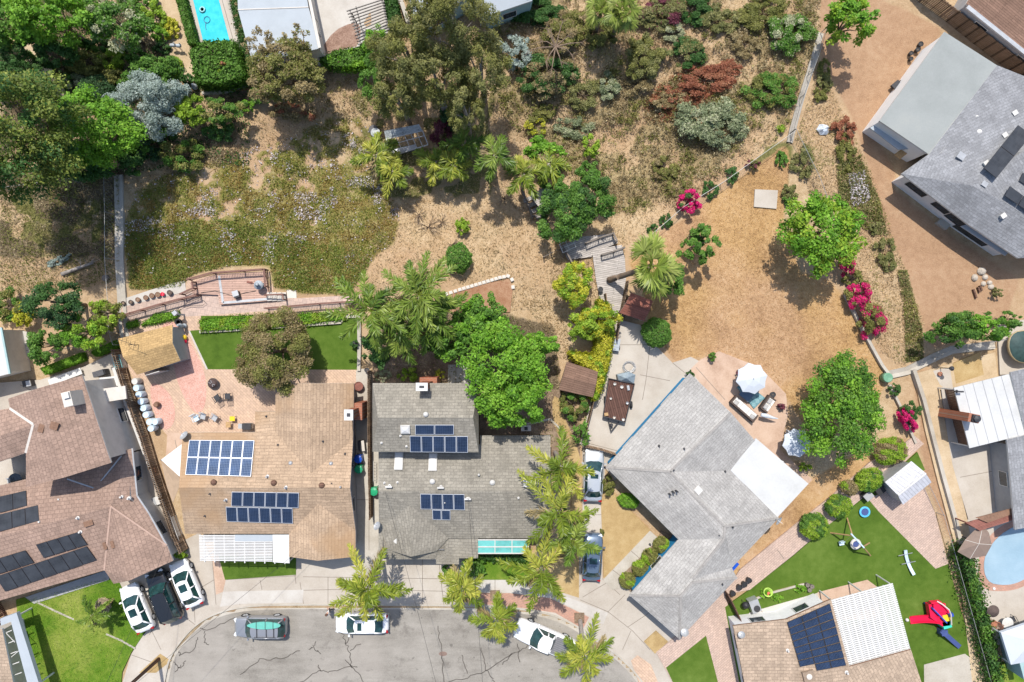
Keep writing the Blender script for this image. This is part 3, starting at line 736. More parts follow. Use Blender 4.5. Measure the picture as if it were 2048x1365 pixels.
def vent_pipe(roof, parent, px, py, h=.4, r=.06, mat=None, tee=False, z0=3.5):
	p = roof.on(px, py, 0, z0); b = MB()
	b.lathe(p - Vector((0, 0, .1)), [(r * 2.2, 0), (r * 2, .13), (r, .15), (r, h + .1)], 10)
	if tee: b.bar(p + Vector((-.28, 0, h)), p + Vector((.28, 0, h)), .14, .12)
	b.build('vent_pipe', mat or MT['offwhite'], parent)
def vent_box(roof, parent, px, py, w, d, rz=0, h=.18, mat=None, z0=3.5):
	p = roof.on(px, py, 0, z0); b = MB(); b.box(p + Vector((0, 0, h / 2 - .06)), (w, d, h + .1), rz)
	b.box(p + Vector((0, 0, h + .02)), (w + .1, d + .1, .04), rz)
	b.build('roof_vent', mat or MT['metal_grey'], parent)
def skylight(roof, parent, px, py, w, d, rz=0, z0=3.5, mat=None, h=.2):
	p = roof.on(px, py, 0, z0); n = roof.normal(p.x, p.y)
	u = Vector((math.cos(rz), math.sin(rz), 0)); u = (u - n * u.dot(n)).normalized(); v = n.cross(u)
	b = MB(); W_ = [p + u * a * w / 2 + v * c * d / 2 for a, c in ((-1, -1), (1, -1), (1, 1), (-1, 1))]
	I_ = [p + n * .07 + u * a * (w / 2 - .08) + v * c * (d / 2 - .08) for a, c in ((-1, -1), (1, -1), (1, 1), (-1, 1))]
	b.face([x + n * h for x in W_][:], 0)
	for i in range(4):
		j = (i + 1) % 4; b.face([W_[i] - n * .1, W_[j] - n * .1, W_[j] + n * h, W_[i] + n * h], 0)
	o = b.build('skylight', MT['offwhite'], parent)
	g_ = MB(); T_ = [x + n * (h - .03) for x in I_]
	g_.face(T_); g_.face([p + n * (h + .12) for _ in range(1)] + [T_[0], T_[1]]); g_.face([p + n * (h + .12), T_[1], T_[2]]); g_.face([p + n * (h + .12), T_[2], T_[3]]); g_.face([p + n * (h + .12), T_[3], T_[0]])
	g_.build('pane', mat or MT['white'], o)
def chimney(parent, top, base, ztop, w, d, rz, zshoulder=3.0, wide=1.9, cap=None, side=(0, 0)):
	"""brick stack; the fireplace below the shoulder is wider"""
	t = P(top[0], top[1], ztop); b = MB()
	b.box((t.x, t.y, ztop / 2 + zshoulder / 2), (w, d, ztop - zshoulder), rz)
	q_ = Vector((side[0], side[1], 0))
	b.box((t.x + q_.x * .3, t.y + q_.y * .3, zshoulder / 2 - .1), (w * (wide if abs(side[0]) < .5 else 1.25), d * (wide if abs(side[1]) < .5 else 1.25), zshoulder + .2), rz)
	c = b.build('chimney', MT['brick_wall'], parent)
	k = MB(); k.box((t.x, t.y, ztop + .08), (w + .16, d + .16, .16), rz); k.box((t.x, t.y, ztop + .165), (w * .5, d * .4, .02), rz, 1)
	k.build('chimney_cap', [cap or MT['white'], MT['metal_dark']], c)
def dish(parent, p, r=.35, az=1.2):
	b = MB(); p = Vector(p)
	b.tube([p, p + Vector((0, 0, .45))], .03, 6)
	d = Vector((math.cos(az) * .75, math.sin(az) * .75, .66)).normalized(); u = d.cross(Vector((0, 0, 1))).normalized(); v = u.cross(d)
	c = p + Vector((0, 0, .5)); rings = []
	for k in range(4):
		rr = r * k / 3; rings.append([c + d * (.12 * (k / 3) ** 2) + (u * math.cos(a * PI / 8) + v * math.sin(a * PI / 8)) * rr for a in range(16)])
	for a, e in zip(rings, rings[1:]):
		for k in range(16):
			j = (k + 1) % 16; b.face([a[k], a[j], e[j], e[k]])
	b.bar(c, c + d * .45 - v * .1, .03, .03)
	return b.build('satellite_dish', MT['metal_grey'], parent)
def slats(b, c4, n, z, w=.06, h=.1, along=0, m=0, ext=0.0):
	"""n bars across a quad of photo points at height z"""
	W = [P(x, y, z) for x, y in c4]
	for k in range(n):
		t = (k + .5) / n
		if along == 0: a, e = W[0].lerp(W[3], t), W[1].lerp(W[2], t)
		else: a, e = W[0].lerp(W[1], t), W[3].lerp(W[2], t)
		d = (e - a) * ext
		b.bar(a - d, e + d, w, h, m)
def posts(parent, pts, z, w=.1, mat=None, z0=-.1):
	for x, y in pts:
		p = P(x, y, z); b = MB(); b.box((p.x, p.y, (z + z0) / 2), (w, w, z - z0)); b.build('post', mat or MT['white'], parent)
# tan house with the back yard patio
H1 = thing('house', 'tan shingle roofed house with blue solar panels and a white lattice patio cover in front', 'house', P(540, 960, 0))
e, r = 2.8, 4.5
pt = dict(a=(365, 865, e), b=(510, 865, e), b2=(510, 823, 2.35), b3=(551, 823, 2.4), c=(551, 866, e + .05), d=(551, 767, e), dm=(622, 767, 4.1), f=(708, 767, e), f2=(706, 880, e),
          v=(622, 947, 4.08), rl=(358, 976, r), rr=(700, 976, r), g=(703, 880, e), s1=(370, 1068, e), s2=(578, 1068, e), h1=(578, 1114, e), hm=(635, 1122, 3.9), h2=(711, 1114, e), h3=(711, 1062, e), fr=(636, 1008, 3.92))
R1 = Roof(pt, [['a', 'b', 'c', 'v', 'rl'], ['b', 'b2', 'b3', 'c'], ['d', 'dm', 'v', 'c'], ['dm', 'f', 'f2', 'v'], ['v', 'f2', 'rr', 'rl'], ['rl', 'rr', 'fr'], ['rl', 'fr', 's2', 's1'], ['s2', 'fr', 'hm', 'h1'], ['fr', 'h3', 'h2', 'hm'], ['rr', 'h3', 'fr']])
R1.build(MT['roof_tan'], H1)
walls(R1, [pt[k] for k in ('a', 'b', 'c', 'd', 'f', 'f2', 'h3', 'h2', 'h1', 's2', 's1')], H1, MT['stucco_grey'])
panels(R1, H1, [(378, 880), (509, 881), (502, 954), (370, 950)], 6, 2, MT['cell_blue'], MT['frame_al'])
panels(R1, H1, [(463, 984), (598, 986), (597, 1017), (462, 1013)], 6, 1, MT['cell_navy'], MT['frame_al'])
panels(R1, H1, [(451, 1014), (585, 1017), (586, 1048), (453, 1044)], 6, 1, MT['cell_navy'], MT['frame_al'])
for x, y in ((428, 965), (548, 966), (644, 971)): vent_dome(R1, H1, x, y, .27, MT['wood_dark'], .3)
for x, y in ((581, 927), (662, 928)): vent_dome(R1, H1, x, y, .2, MT['metal_grey'], .15)
for x, y in ((535, 953), (572, 975), (682, 973), (452, 1000)): vent_pipe(R1, H1, x, y, .35, .07, MT['metal_grey'])
for x, y in ((420, 988), (410, 1032), (556, 890), (646, 883), (690, 908), (533, 833), (664, 966)): vent_pipe(R1, H1, x, y, .25, .045, MT['metal_dark'])
chimney(H1, (698, 830), (725, 815), 4.9, .6, .75, 0, 2.6, 2.0, None, (.75, .1))
dish(H1, R1.on(375, 871, .0), .42, 2.2)
pc = MB()
slats(pc, [(398, 1070), (545, 1070), (545, 1124), (400, 1122)], 17, 2.65, .085, .05)
slats(pc, [(398, 1070), (580, 1070), (580, 1128), (400, 1124)], 9, 2.55, .09, .12, 1)
pc.face([P(470, 1070, 2.69), P(470, 1083, 2.69), P(545, 1083, 2.69), P(545, 1070, 2.69)][::1], 1)
pco = pc.build('patio_cover', [MT['white'], MT['roof_paleblue']], H1)
pb = MB(); pb.prism([P(x, y, 2.7)[:2] for x, y in ((545, 1070), (578, 1070), (579, 1127), (546, 1125))], 2.6, 2.7); pb.build('cover_panel', MT['white'], pco)
posts(H1, [(402, 1121), (470, 1122), (545, 1123), (576, 1125)], 2.5)
# grey two storey house
H2 = thing('house', 'grey shingle two storey house between the tan house and the pale L shaped house', 'house', P(890, 960, 0))
e2, r2 = 5.1, 6.3
up = dict(a=(745, 767, e2), b=(940, 767, e2), c=(957, 905, e2), d=(745, 904, e2), rl=(756, 836, r2), rr=(946, 836, r2), b2=(957, 767, e2))
R2u = Roof(up, [['a', 'b2', 'rr', 'rl'], ['rl', 'rr', 'c', 'd'], ['a', 'rl', 'd'], ['b2', 'c', 'rr']])
R2u.build(MT['roof_grey'], H2, 'upper_roof')
e, r = 2.8, 4.4
lo = dict(a=(757, 890, 3.1), b=(960, 890, 3.1), b2=(960, 872, e), c=(1101, 872, e), rr=(1101, 983, r), rl=(757, 983, r), fa=(820, 1011, 4.0), fb=(822, 1114, 3.9), l1=(758, 1060, e + .1), vl=(783, 1102, 3.0), vr=(873, 1103, 3.0),
          s1=(757, 1120, e), s2=(870, 1119, e), vR=(897, 1077, e), er=(1062, 1077, e), er2=(1100, 1077, e), s1u=(762, 1100, e + .15), rv=(893, 1100, e + .05))
R2 = Roof(lo, [['a', 'b', 'b2', 'c', 'rr', 'rl'], ['rl', 'rr', 'fa'], ['rr', 'er2', 'vR', 'fa'], ['rl', 'fa', 'l1'], ['l1', 'fa', 'fb', 'vl'], ['fa', 'vR', 'vr', 'fb']])
R2.build(MT['roof_grey'], H2)
sk = dict(a=(757, 1056, 2.75), b=(783, 1100, 2.85), m=(823, 1109, 3.0), c=(873, 1101, 2.85), d=(897, 1079, 2.75), e=(897, 1119, 2.6), s2=(870, 1119, 2.6), s1=(757, 1119, 2.6))
R2k = Roof(sk, [['a', 'b', 's1'], ['b', 'm', 'c', 's2', 's1'], ['c', 'd', 'e', 's2']])
R2k.build(MT['roof_grey'], H2, 'skirt_roof')
pr = dict(a=(897, 1078, 2.7), b=(956, 1078, 2.7), c=(956, 1117, 2.6), d=(918, 1117, 2.6), d2=(918, 1129, 2.55), e=(872, 1129, 2.55), f=(872, 1112, 2.6), f2=(897, 1112, 2.6))
R2p = Roof(pr, [['a', 'b', 'c', 'd', 'd2', 'e', 'f', 'f2']])
R2p.build(MT['roof_paleblue'] if False else MT['roof_grey'], H2, 'porch_roof')
walls(R2u, [up[k] for k in ('a', 'b2', 'c', 'd')], H2, MT['stucco_grey'], windows=False)
walls(R2, [lo[k] for k in ('a', 'b', 'b2', 'c', 'er2', 'vR')] + [(897, 1108, e), (757, 1108, e)], H2, MT['stucco_grey'], .4)
panels(R2u, H2, [(830, 850), (908, 850), (908, 870), (830, 870)], 2, 1, MT['cell_navy'], MT['frame_al'], z0=6)
panels(R2u, H2, [(819, 872), (936, 873), (936, 906), (820, 905)], 5, 1, MT['cell_navy'], MT['frame_al'], z0=6)
panels(R2, H2, [(840, 988), (929, 989), (930, 1021), (841, 1019)], 4, 1, MT['cell_navy'], MT['frame_al'])
panels(R2, H2, [(864, 1020), (901, 1021), (901, 1041), (865, 1040)], 2, 1, MT['cell_navy'], MT['frame_al'])
skylight(R2u, H2, 811, 858, .78, .72, 0, 6)
skylight(R2, H2, 798, 923, .72, 1.5, 0); skylight(R2, H2, 866, 925, .72, 1.5, 0); skylight(R2, H2, 1056, 966, .8, .78, 0)
vent_dome(R2u, H2, 852, 829, .24, MT['offwhite'], .35, 6)
for x, y in ((865, 963), (985, 965)): vent_dome(R2, H2, x, y, .26, MT['offwhite'], .3)
vent_dome(R2, H2, 958, 949, .12, MT['offwhite'], .45)
vent_pipe(R2, H2, 779, 972, .4, .07, tee=True); vent_pipe(R2, H2, 882, 974, .4, .07, tee=True)
vent_pipe(R2, H2, 936, 997, .3, .08, tee=True)
for x, y in ((795, 965), (769, 966), (1037, 996), (890, 1005)): vent_pipe(R2, H2, x, y, .25, .05)
for x, y in ((801, 872), (813, 893), (763, 886)): vent_pipe(R2u, H2, x, y, .2, .05, z0=6)
chimney(H2, (844, 774), (872, 760), 6.9, .8, .5, 0, 3.0, 1.9, None, (.1, .8))
dish(H2, R2.on(758, 1050, 0), .38, 2.4)
gc = MB()
gc.face([P(955, 1081, 2.62), P(955, 1106, 2.5), P(1056, 1106, 2.5), P(1056, 1081, 2.62)])
gc.face([P(955, 1081, 2.58), P(1056, 1081, 2.58), P(1056, 1106, 2.46), P(955, 1106, 2.46)])
gco = gc.build('glazed_patio_cover', MT['aqua'], H2)
gf = MB()
for y in (1080, 1094, 1107): gf.bar(P(953, y, 2.64 - (y - 1080) * .0044), P(1058, y, 2.64 - (y - 1080) * .0044), .09, .1)
for x in (954, 990, 1024, 1057): gf.bar(P(x, 1080, 2.64), P(x, 1107, 2.53), .07, .08)
gf.build('cover_frame', MT['offwhite'], gco)
posts(H2, [(956, 1106), (1006, 1107), (1056, 1107), (915, 1126)], 2.45)
# pale L shaped house
H3 = thing('house', 'pale grey L shaped house with blue walls and a flat white patio roof', 'house', P(1390, 980, 0))
e, r = 2.7, 3.9
p3 = dict(A=(1380, 747, e), B=(1512, 884, e), I=(1463, 942, e), E=(1557, 1037, e), D=(1212, 935, e), F=(1357, 1080, e), R1=(1462, 826, r), J=(1340, 944, r), K=(1449, 1053, r), K2=(1448, 1078, r),
          H1=(1464, 1136, e), V=(1386, 1158, r - .1), H2=(1474, 1156, e), L=(1361, 1193, r), G1=(1259, 1191, e), G2=(1359, 1279, e), V2=(1384, 1166, r - .05))
R3 = Roof(p3, [['A', 'R1', 'J', 'D'], ['R1', 'B', 'I', 'J'], ['D', 'J', 'K', 'K2', 'F'], ['J', 'I', 'E', 'K'], ['K', 'E', 'H1'], ['K', 'H1', 'V', 'K2'], ['F', 'K2', 'V', 'V2', 'L', 'G1'], ['V', 'H1', 'H2', 'V2'], ['V2', 'H2', 'G2', 'L'], ['L', 'G2', 'G1']])
R3.build(MT['roof_pale'], H3)
walls(R3, [p3[k] for k in ('A', 'B', 'I', 'E', 'H1', 'H2', 'G2', 'G1', 'F', 'D')], H3, MT['stucco_blue'], .35)
wr = dict(a=(1512, 877, 2.75), b=(1617, 968, 2.6), c=(1554, 1036, 2.6), d=(1461, 941, 2.75))
R3w = Roof(wr, [['a', 'b', 'c', 'd']]); R3w.build(MT['roof_white'], H3, 'patio_roof', .15)
posts(H3, [(1612, 966), (1556, 1028), (1566, 924)], 2.5)
rc = MB()
for a, c in (('R1', 'J'), ('J', 'K'), ('D', 'J'), ('K', 'K2'), ('K2', 'V'), ('V2', 'L'), ('L', 'G1'), ('L', 'G2'), ('K', 'E'), ('V2', 'H2')):
	rc.bar(R3.W[a] + Vector((0, 0, .03)), R3.W[c] + Vector((0, 0, .03)), .2, .05)
rc.build('ridge_cap', plain('ridge_grey', (.285, .268, .25), .9, .2, 5), H3)
skylight(R3, H3, 1396, 981, .6, .6, .75, 3.8, None, .1)
for x, y in ((1318, 892), (1368, 898), (1347, 940), (1450, 943), (1465, 1054), (1437, 1070), (1444, 1168), (1300, 1090)): vent_pipe(R3, H3, x, y, .3, .05, MT['metal_dark'])
for x, y in ((1338, 987), (1345, 983), (1352, 981)): vent_pipe(R3, H3, x, y, .7, .07, MT['metal_dark'])
dish(H3, R3.on(1367, 1262, 0, 2.9), .35, 2.0); dish(H3, P(1551, 1038, 2.8), .4, -.6)
aw = MB(); q0 = P(1468, 1136, 2.2); aw.box(q0, (1.1, .25, .1), .85); aw.build('awning', MT['blue_plastic'], H3)
# slate grey house at the upper right with its flat roofed wing
H4 = thing('house', 'slate grey shingle house with a flat grey green wing beside the bare dirt yard', 'house', P(1950, 300, 0))
fl = dict(a=(1889, 64, 3.3), b=(1994, 131, 3.3), c=(1858, 309, 3.2), d=(1759, 242, 3.2))
R4f = Roof(fl, [['a', 'b', 'c', 'd']]); R4f.build(MT['roof_flat'], H4, 'flat_roof', .2, None, MT['offwhite'])
e, r = 3.3, 4.7
p4 = dict(a=(1994, 131, e), a2=(2180, 205, e), b=(1858, 309, e), c=(1803, 348, e - .3), d=(1937, 450, e - .3), f=(2036, 517, e - .3), k=(1945, 372, 4.25), m=(2145, 250, 4.6), g=(2250, 500, e), h=(2230, 220, e), n=(2130, 470, 4.4), l=(2000, 330, 4.35), o=(1912, 235, 3.9))
R4 = Roof(p4, [['a', 'a2', 'm', 'l', 'k', 'b'], ['b', 'k', 'c'], ['c', 'k', 'd'], ['d', 'k', 'n', 'f'], ['k', 'l', 'm', 'n'], ['n', 'm', 'g', 'f']])
R4.build(MT['roof_slate'], H4)
walls(R4f, [fl[k] for k in 'abcd'], H4, MT['wall_white'], .12, windows=False)
W4 = walls(R4, [p4[k] for k in ('c', 'd', 'f')] + [(2150, 440, e), (2150, 230, e), (1994, 140, e), (1870, 300, e)], H4, MT['wall_white'], .5, windows=False)
def win_at(px, py, zc, w, h, hd):
	p = P(px, py, zc); window(H4, Vector((p.x, p.y)), Vector((math.cos(hd), math.sin(hd))), w, h, zc, MT['metal_dark'])
hdg = math.atan2(-(450 - 348), 1937 - 1803)
for i, (x0, y0) in enumerate(((1822, 380), (1862, 409), (1888, 430))):
	a = Vector(W4[-1 if False else 0]); pass
def along(px0, px1, t): return (px0[0] + (px1[0] - px0[0]) * t, px0[1] + (px1[1] - px0[1]) * t)
segW = [(W4[i], W4[(i + 1) % len(W4)]) for i in range(len(W4))]
segW.sort(key=lambda s_: (s_[0] - Vector(P(1810, 370, 1)[:2])).length + (s_[1] - Vector(P(1915, 440, 1)[:2])).length)
A4, B4 = segW[0]
if (B4 - A4).x < 0: A4, B4 = B4, A4
for t, w, h in ((.25, 1.9, .9), (.66, 1.5, .9), (.92, 1.6, 1.3)): window(H4, A4 + (B4 - A4) * t, B4 - A4, w, h, 1.6, MT['metal_dark'])
segW.sort(key=lambda s_: (s_[0] - Vector(P(1930, 450, 1)[:2])).length + (s_[1] - Vector(P(2030, 515, 1)[:2])).length)
A5, B5 = segW[0]
if (B5 - A5).x < 0: A5, B5 = B5, A5
window(H4, A5 + (B5 - A5) * .35, B5 - A5, 3.2, 1.9, 1.3, MT['metal_dark'])
aw = MB(); cpx = [(1921, 453), (1940, 447), (2017, 505), (2010, 512)]
aw.prism([P(x, y, 2.2)[:2] for x, y in cpx], 2.12, 2.24); aw.build('awning', MT['roof_paleblue'], H4)
aw = MB(); cpx = [(1874, 446), (1886, 434), (1902, 450), (1893, 460)]
aw.prism([P(x, y, .3)[:2] for x, y in cpx], -.1, .3); aw.build('doorstep', MT['concrete_old'], H4)
lt = MB(); lt.prism([P(x, y, 1.9)[:2] for x, y in ((1740, 256), (1759, 245), (1836, 297), (1797, 300))], 1.8, 1.9); lt.build('lean_to_roof', MT['roof_paleblue'], H4)
tb = MB(); tb.prism([P(x, y, 1.2)[:2] for x, y in ((1789, 309), (1820, 286), (1833, 293), (1801, 318))], 1.1, 1.2); tb.build('workbench', MT['wood_tan'], H4)
panels(R4, H4, [(1967, 336), (2036, 250), (2064, 270), (1993, 357)], 2, 1, MT['cell_black'], MT['frame_black'], z0=4.5, off=.6)
panels(R4, H4, [(2020, 372), (2100, 430), (2092, 448), (2009, 392)], 3, 1, MT['cell_black'], MT['frame_black'], z0=4.2, off=.4)
panels(R4, H4, [(2046, 345), (2110, 390), (2100, 405), (2038, 362)], 2, 1, MT['cell_black'], MT['frame_black'], z0=4.2)
vent_dome(R4, H4, 1958, 265, .33, MT['offwhite'], .2); vent_dome(R4, H4, 1951, 235, .16, MT['offwhite'], .3)
for x, y in ((2026, 228), (2006, 272), (1969, 328), (2003, 433)): vent_box(R4, H4, x, y, .35, .3, .6, .25, MT['offwhite'])
vent_box(R4, H4, 1921, 313, .55, .5, -.6, .1); vent_box(R4, H4, 1968, 369, .4, .35, -.6, .08)
# brown tile house at the lower left
H5 = thing('house', 'brown tile roofed house with black solar panels and three cars parked in front', 'house', P(140, 1010, 0))
e, r = 5.9, 7.0
p5 = dict(a=(16, 798, e), t=(73, 778, r), b=(164, 751, e), c=(222, 926, e), m=(130, 955, r), d=(110, 963, e + .7), f=(52, 975, e), g=(52, 906, e), w0=(67, 849, 6.6), h=(20, 817, e), lw=(-90, 835, e), lr=(-90, 905, 6.6), lb=(-90, 955, e))
R5u = Roof(p5, [['t', 'b', 'c', 'm'], ['a', 't', 'm', 'f', 'g', 'w0', 'h'], ['h', 'w0', 'lr', 'lw'], ['w0', 'g', 'lb', 'lr']])
R5u.build(MT['roof_brown'], H5, 'upper_roof')
walls(R5u, [p5[k] for k in ('a', 'b', 'c', 'f', 'g', 'lb', 'lw', 'h')], H5, MT['stucco_pale'], .4)
e, r = 2.7, 3.8
q5 = dict(l=(-120, 1105, r), x=(222, 1013, r), k1=(275, 992, e), k0=(265, 897, e), k2=(298, 1026, e), k3=(334, 1091, e), bk=(240, 905, e + .1), b1=(110, 945, 2.8), b2=(-120, 1000, e + .1), v=(209, 1141, e), s=(15, 1197, e), s0=(-120, 1236, e), g1=(227, 1168, e), gm=(258, 1162, 3.9), g2=(346, 1122, e))
R5 = Roof(q5, [['l', 'x', 'k1', 'k0', 'bk', 'b1', 'b2'], ['l', 'x', 'v', 's', 's0'], ['x', 'k1', 'k2', 'k3'], ['x', 'k3', 'g2', 'gm'], ['x', 'gm', 'g1', 'v']])
R5.build(MT['roof_brown'], H5)
walls(R5, [q5[k] for k in ('k0', 'k1', 'k2', 'k3', 'g2', 'g1', 'v', 's', 's0', 'b2')], H5, MT['stucco_pale'], .4)
cp5 = MB()
for a, c in (('v', 'x'), ('x', 'k3')): cp5.bar(R5.W[a] + Vector((0, 0, .03)), R5.W[c] + Vector((0, 0, .03)), .15, .05)
cq5 = MB()
for a, c in (('h', 'w0'), ('w0', 'g')): cq5.bar(R5u.W[a] + Vector((0, 0, .03)), R5u.W[c] + Vector((0, 0, .03)), .2, .05)
cp5.build('ridge_cap', plain('ridge_tan', (.42, .29, .23), .9, .15, 5), H5); cq5.build('valley_flashing', MT['stucco_pale'], H5)
gt = MB()
gt.bar(P(134, 958, 4.2), P(187, 976, 3.3), .1, .1); gt.bar(P(243, 912, 3.2), P(192, 975, 3.2), .1, .1)
for a, c in ((q5['k0'], q5['k1']), (q5['k1'], q5['k2']), (q5['k2'], q5['k3'])): gt.bar(P(*a), P(*c), .13, .12)
gt.build('gutter', MT['metal_grey'], H5)
pp = MB(); pp.prism([P(x, y, 3.0)[:2] for x, y in ((143, 786), (250, 772), (253, 798), (150, 814))], 2.85, 3.0); pp.build('patio_roof', MT['stucco_pale'], H5)
c5 = MB(); t_ = P(134, 799, 7.6); c5.box((t_.x, t_.y, 6.2), (.75, 1.2, 2.8), .25); c5o = c5.build('chimney', MT['stucco_pale'], H5)
c5 = MB(); c5.box((t_.x, t_.y + .3, 7.7), (.5, .45, .2), .25); c5.build('chimney_cap', MT['white'], c5o)
panels(R5, H5, [(-30, 1000), (52, 981), (54, 1012), (-30, 1034)], 3, 1, MT['cell_black'], MT['frame_black'])
panels(R5, H5, [(-30, 1036), (76, 1010), (79, 1042), (-30, 1072)], 4, 1, MT['cell_black'], MT['frame_black'])
panels(R5, H5, [(71, 1090), (157, 1064), (175, 1090), (87, 1117)], 4, 1, MT['cell_black'], MT['frame_black'])
panels(R5, H5, [(-30, 1125), (50, 1101), (68, 1126), (-12, 1152)], 3, 1, MT['cell_black'], MT['frame_black'])
panels(R5, H5, [(-10, 1154), (173, 1093), (193, 1121), (10, 1184)], 7, 1, MT['cell_black'], MT['frame_black'])
for x, y in ((255, 934), (258, 997), (243, 994), (120, 998), (81, 1043), (161, 1064), (156, 1036)): vent_pipe(R5, H5, x, y, .25, .08)
vent_box(R5, H5, 178, 1047, .7, .35, .3, .08, MT['wood_brown']); vent_box(R5u, H5, 110, 852, .55, .5, -.3, .1, MT['wood_brown'], 6); vent_box(R5u, H5, 84, 857, .35, .55, -.3, .1, MT['wood_brown'], 6)
for x, y in ((226, 1089), (211, 1092)): vent_box(R5, H5, x, y, .18, .55, .3, .08, MT['wood_brown'])
# house with a white patio roof on the right
H6 = thing('house', 'dark grey roofed house with a white panelled patio roof and a brick chimney', 'house', P(2030, 880, 0))
w6 = dict(a=(1908, 776, 2.7), b=(2021, 748, 3.0), c=(2056, 868, 3.0), d=(1939, 897, 2.7))
R6w = Roof(w6, [['a', 'b', 'c', 'd']]); R6w.build(MT['roof_white'], H6, 'patio_roof', .12)
sm = MB()
for k in range(1, 6):
	t = k / 6; a = R6w.W['a'].lerp(R6w.W['b'], t); c = R6w.W['d'].lerp(R6w.W['c'], t); sm.bar(a + Vector((0, 0, .01)), c + Vector((0, 0, .01)), .035, .03)
sm.build('roof_seam', MT['metal_grey'], H6)
d6 = dict(a=(2021, 745, 3.2), b=(2250, 690, 4.4), c=(2290, 1010, 4.4), d=(2030, 1060, 3.0), m=(2052, 870, 3.1), n=(2014, 880, 3.0))
R6 = Roof(d6, [['a', 'b', 'c', 'd', 'n', 'm']]); R6.build(MT['roof_slate'], H6)
walls(R6, [(2030, 760, 3), (2240, 700, 4), (2260, 1010, 4), (2036, 1040, 3), (2022, 890, 3), (2045, 880, 3)], H6, MT['stucco_grey'], .1)
posts(H6, [(1911, 780), (1939, 893), (1925, 840)], 2.6)
b6 = MB(); t6 = P(1948, 837, 4.2); b6.box((t6.x, t6.y, 2.1), (.95, .75, 4.2), -.2); bo = b6.build('chimney', MT['brick_wall'], H6)
b6 = MB(); b6.box((t6.x + .05, t6.y, 4.3), (.6, .6, .25), -.2); b6.lathe((t6.x + .05, t6.y, 4.4), [(.25, 0), (.3, .2), (.0001, .3)], 10); b6.build('chimney_cap', MT['metal_dark'], bo)
vent_pipe(R6w, H6, 1913, 783, .5, .07, MT['metal_dark'], True, 2.8)
# tan roofed house with lattice cover, lower right
H7 = thing('house', 'beige shingle house with a dark blue solar array beside a white slatted pergola', 'house', P(1640, 1300, 0))
e = 3.0
p7 = dict(a=(1466, 1252, e), b=(1573, 1239, e), c=(1662, 1199, e), c2=(1699, 1334, e + .1), d=(1822, 1300, e), f=(1880, 1480, e), g=(1520, 1520, e), m=(1690, 1420, 3.2))
R7 = Roof(p7, [['a', 'b', 'm', 'g'], ['b', 'c', 'c2', 'm'], ['c2', 'd', 'f', 'm'], ['m', 'f', 'g']])
R7.build(MT['roof_g'], H7, trim=MT['wood_brown'])
walls(R7, [p7[k] for k in ('a', 'b', 'c', 'c2', 'd', 'f', 'g')], H7, MT['wall_white'], .4)
panels(R7, H7, [(1574, 1245), (1660, 1207), (1693, 1332), (1604, 1348)], 3, 8, MT['cell_navy'], MT['frame_black'], skip=[(7, 0)])
vent_pipe(R7, H7, 1575, 1301, .3, .07); vent_pipe(R7, H7, 1693, 1345, .3, .08); dish(H7, R7.on(1480, 1266, 0), .3, 2.2)
vb = MB(); pv = R7.on(1617, 1352, .1); vb.box(pv, (1.0, .9, .3), .25); vbo = vb.build('roof_hatch', MT['roof_g'], H7); vb = MB(); vb.lathe(pv + Vector((0, 0, .15)), [(.25, 0), (.25, .06), (.0001, .1)], 14); vb.build('hatch_fan', MT['stucco_pale'], vbo)
pg = MB(); c4 = [(1662, 1200), (1785, 1166), (1821, 1300), (1698, 1334)]
slats(pg, c4, 34, 2.8, .12, .05); slats(pg, c4, 10, 2.7, .1, .14, 1); pgo = pg.build('pergola_cover', MT['white'], H7)
posts(H7, [(1783, 1170), (1815, 1295), (1665, 1203), (1725, 1185)], 2.65)
# flat roofed neighbour at the top
H8 = thing('house', 'pale grey flat roofed building above the pergola and hedge', 'house', P(550, 40, 0))
p8 = dict(a=(470, -140, 3.2), b=(590, -140, 3.2), c=(640, 97, 3.2), d=(505, 128, 3.2), s=(476, 20, 3.2), t=(617, 15, 3.2))
R8 = Roof(p8, [['a', 'b', 't', 's'], ['s', 't', 'c', 'd']]); R8.build(MT['roof_paleblue'], H8, 'roof', .25)
walls(R8, [p8[k] for k in ('a', 'b', 'c', 'd')], H8, MT['stucco_pale'], .15)
fs = MB(); fs.bar(R8.W['b'] + Vector((0, 0, .06)), R8.W['c'] + Vector((0, 0, .06)), .25, .1); fs.bar(R8.W['s'] + Vector((0, 0, .02)), R8.W['t'] + Vector((0, 0, .02)), .08, .05); fs.build('parapet', MT['stucco_pale'], H8)
MT['wood_pg'] = plain('wood_pg', (.21, .19, .17), .8, .2, 5)
PG = thing('pergola', 'grey open slatted pergola on the cream terrace by the hedge', 'pergola', P(735, 45, 0))
b = MB(); slats(b, [(692, 20), (768, -4), (778, 62), (720, 92)], 12, 2.4, .06, .12); b.build('rafter', MT['wood_pg'], PG)
for a, c in (((700, 22), (722, 88)), ((764, -2), (776, 60)), ((712, 14), (730, 84))):
	b = MB(); b.bar(P(*a, 2.3), P(*c, 2.3), .1, .14); b.build('beam', MT['wood_pg'], PG)
posts(PG, [(703, 26), (720, 84), (764, 2), (775, 56)], 2.3, .1, MT['wood_pg'])
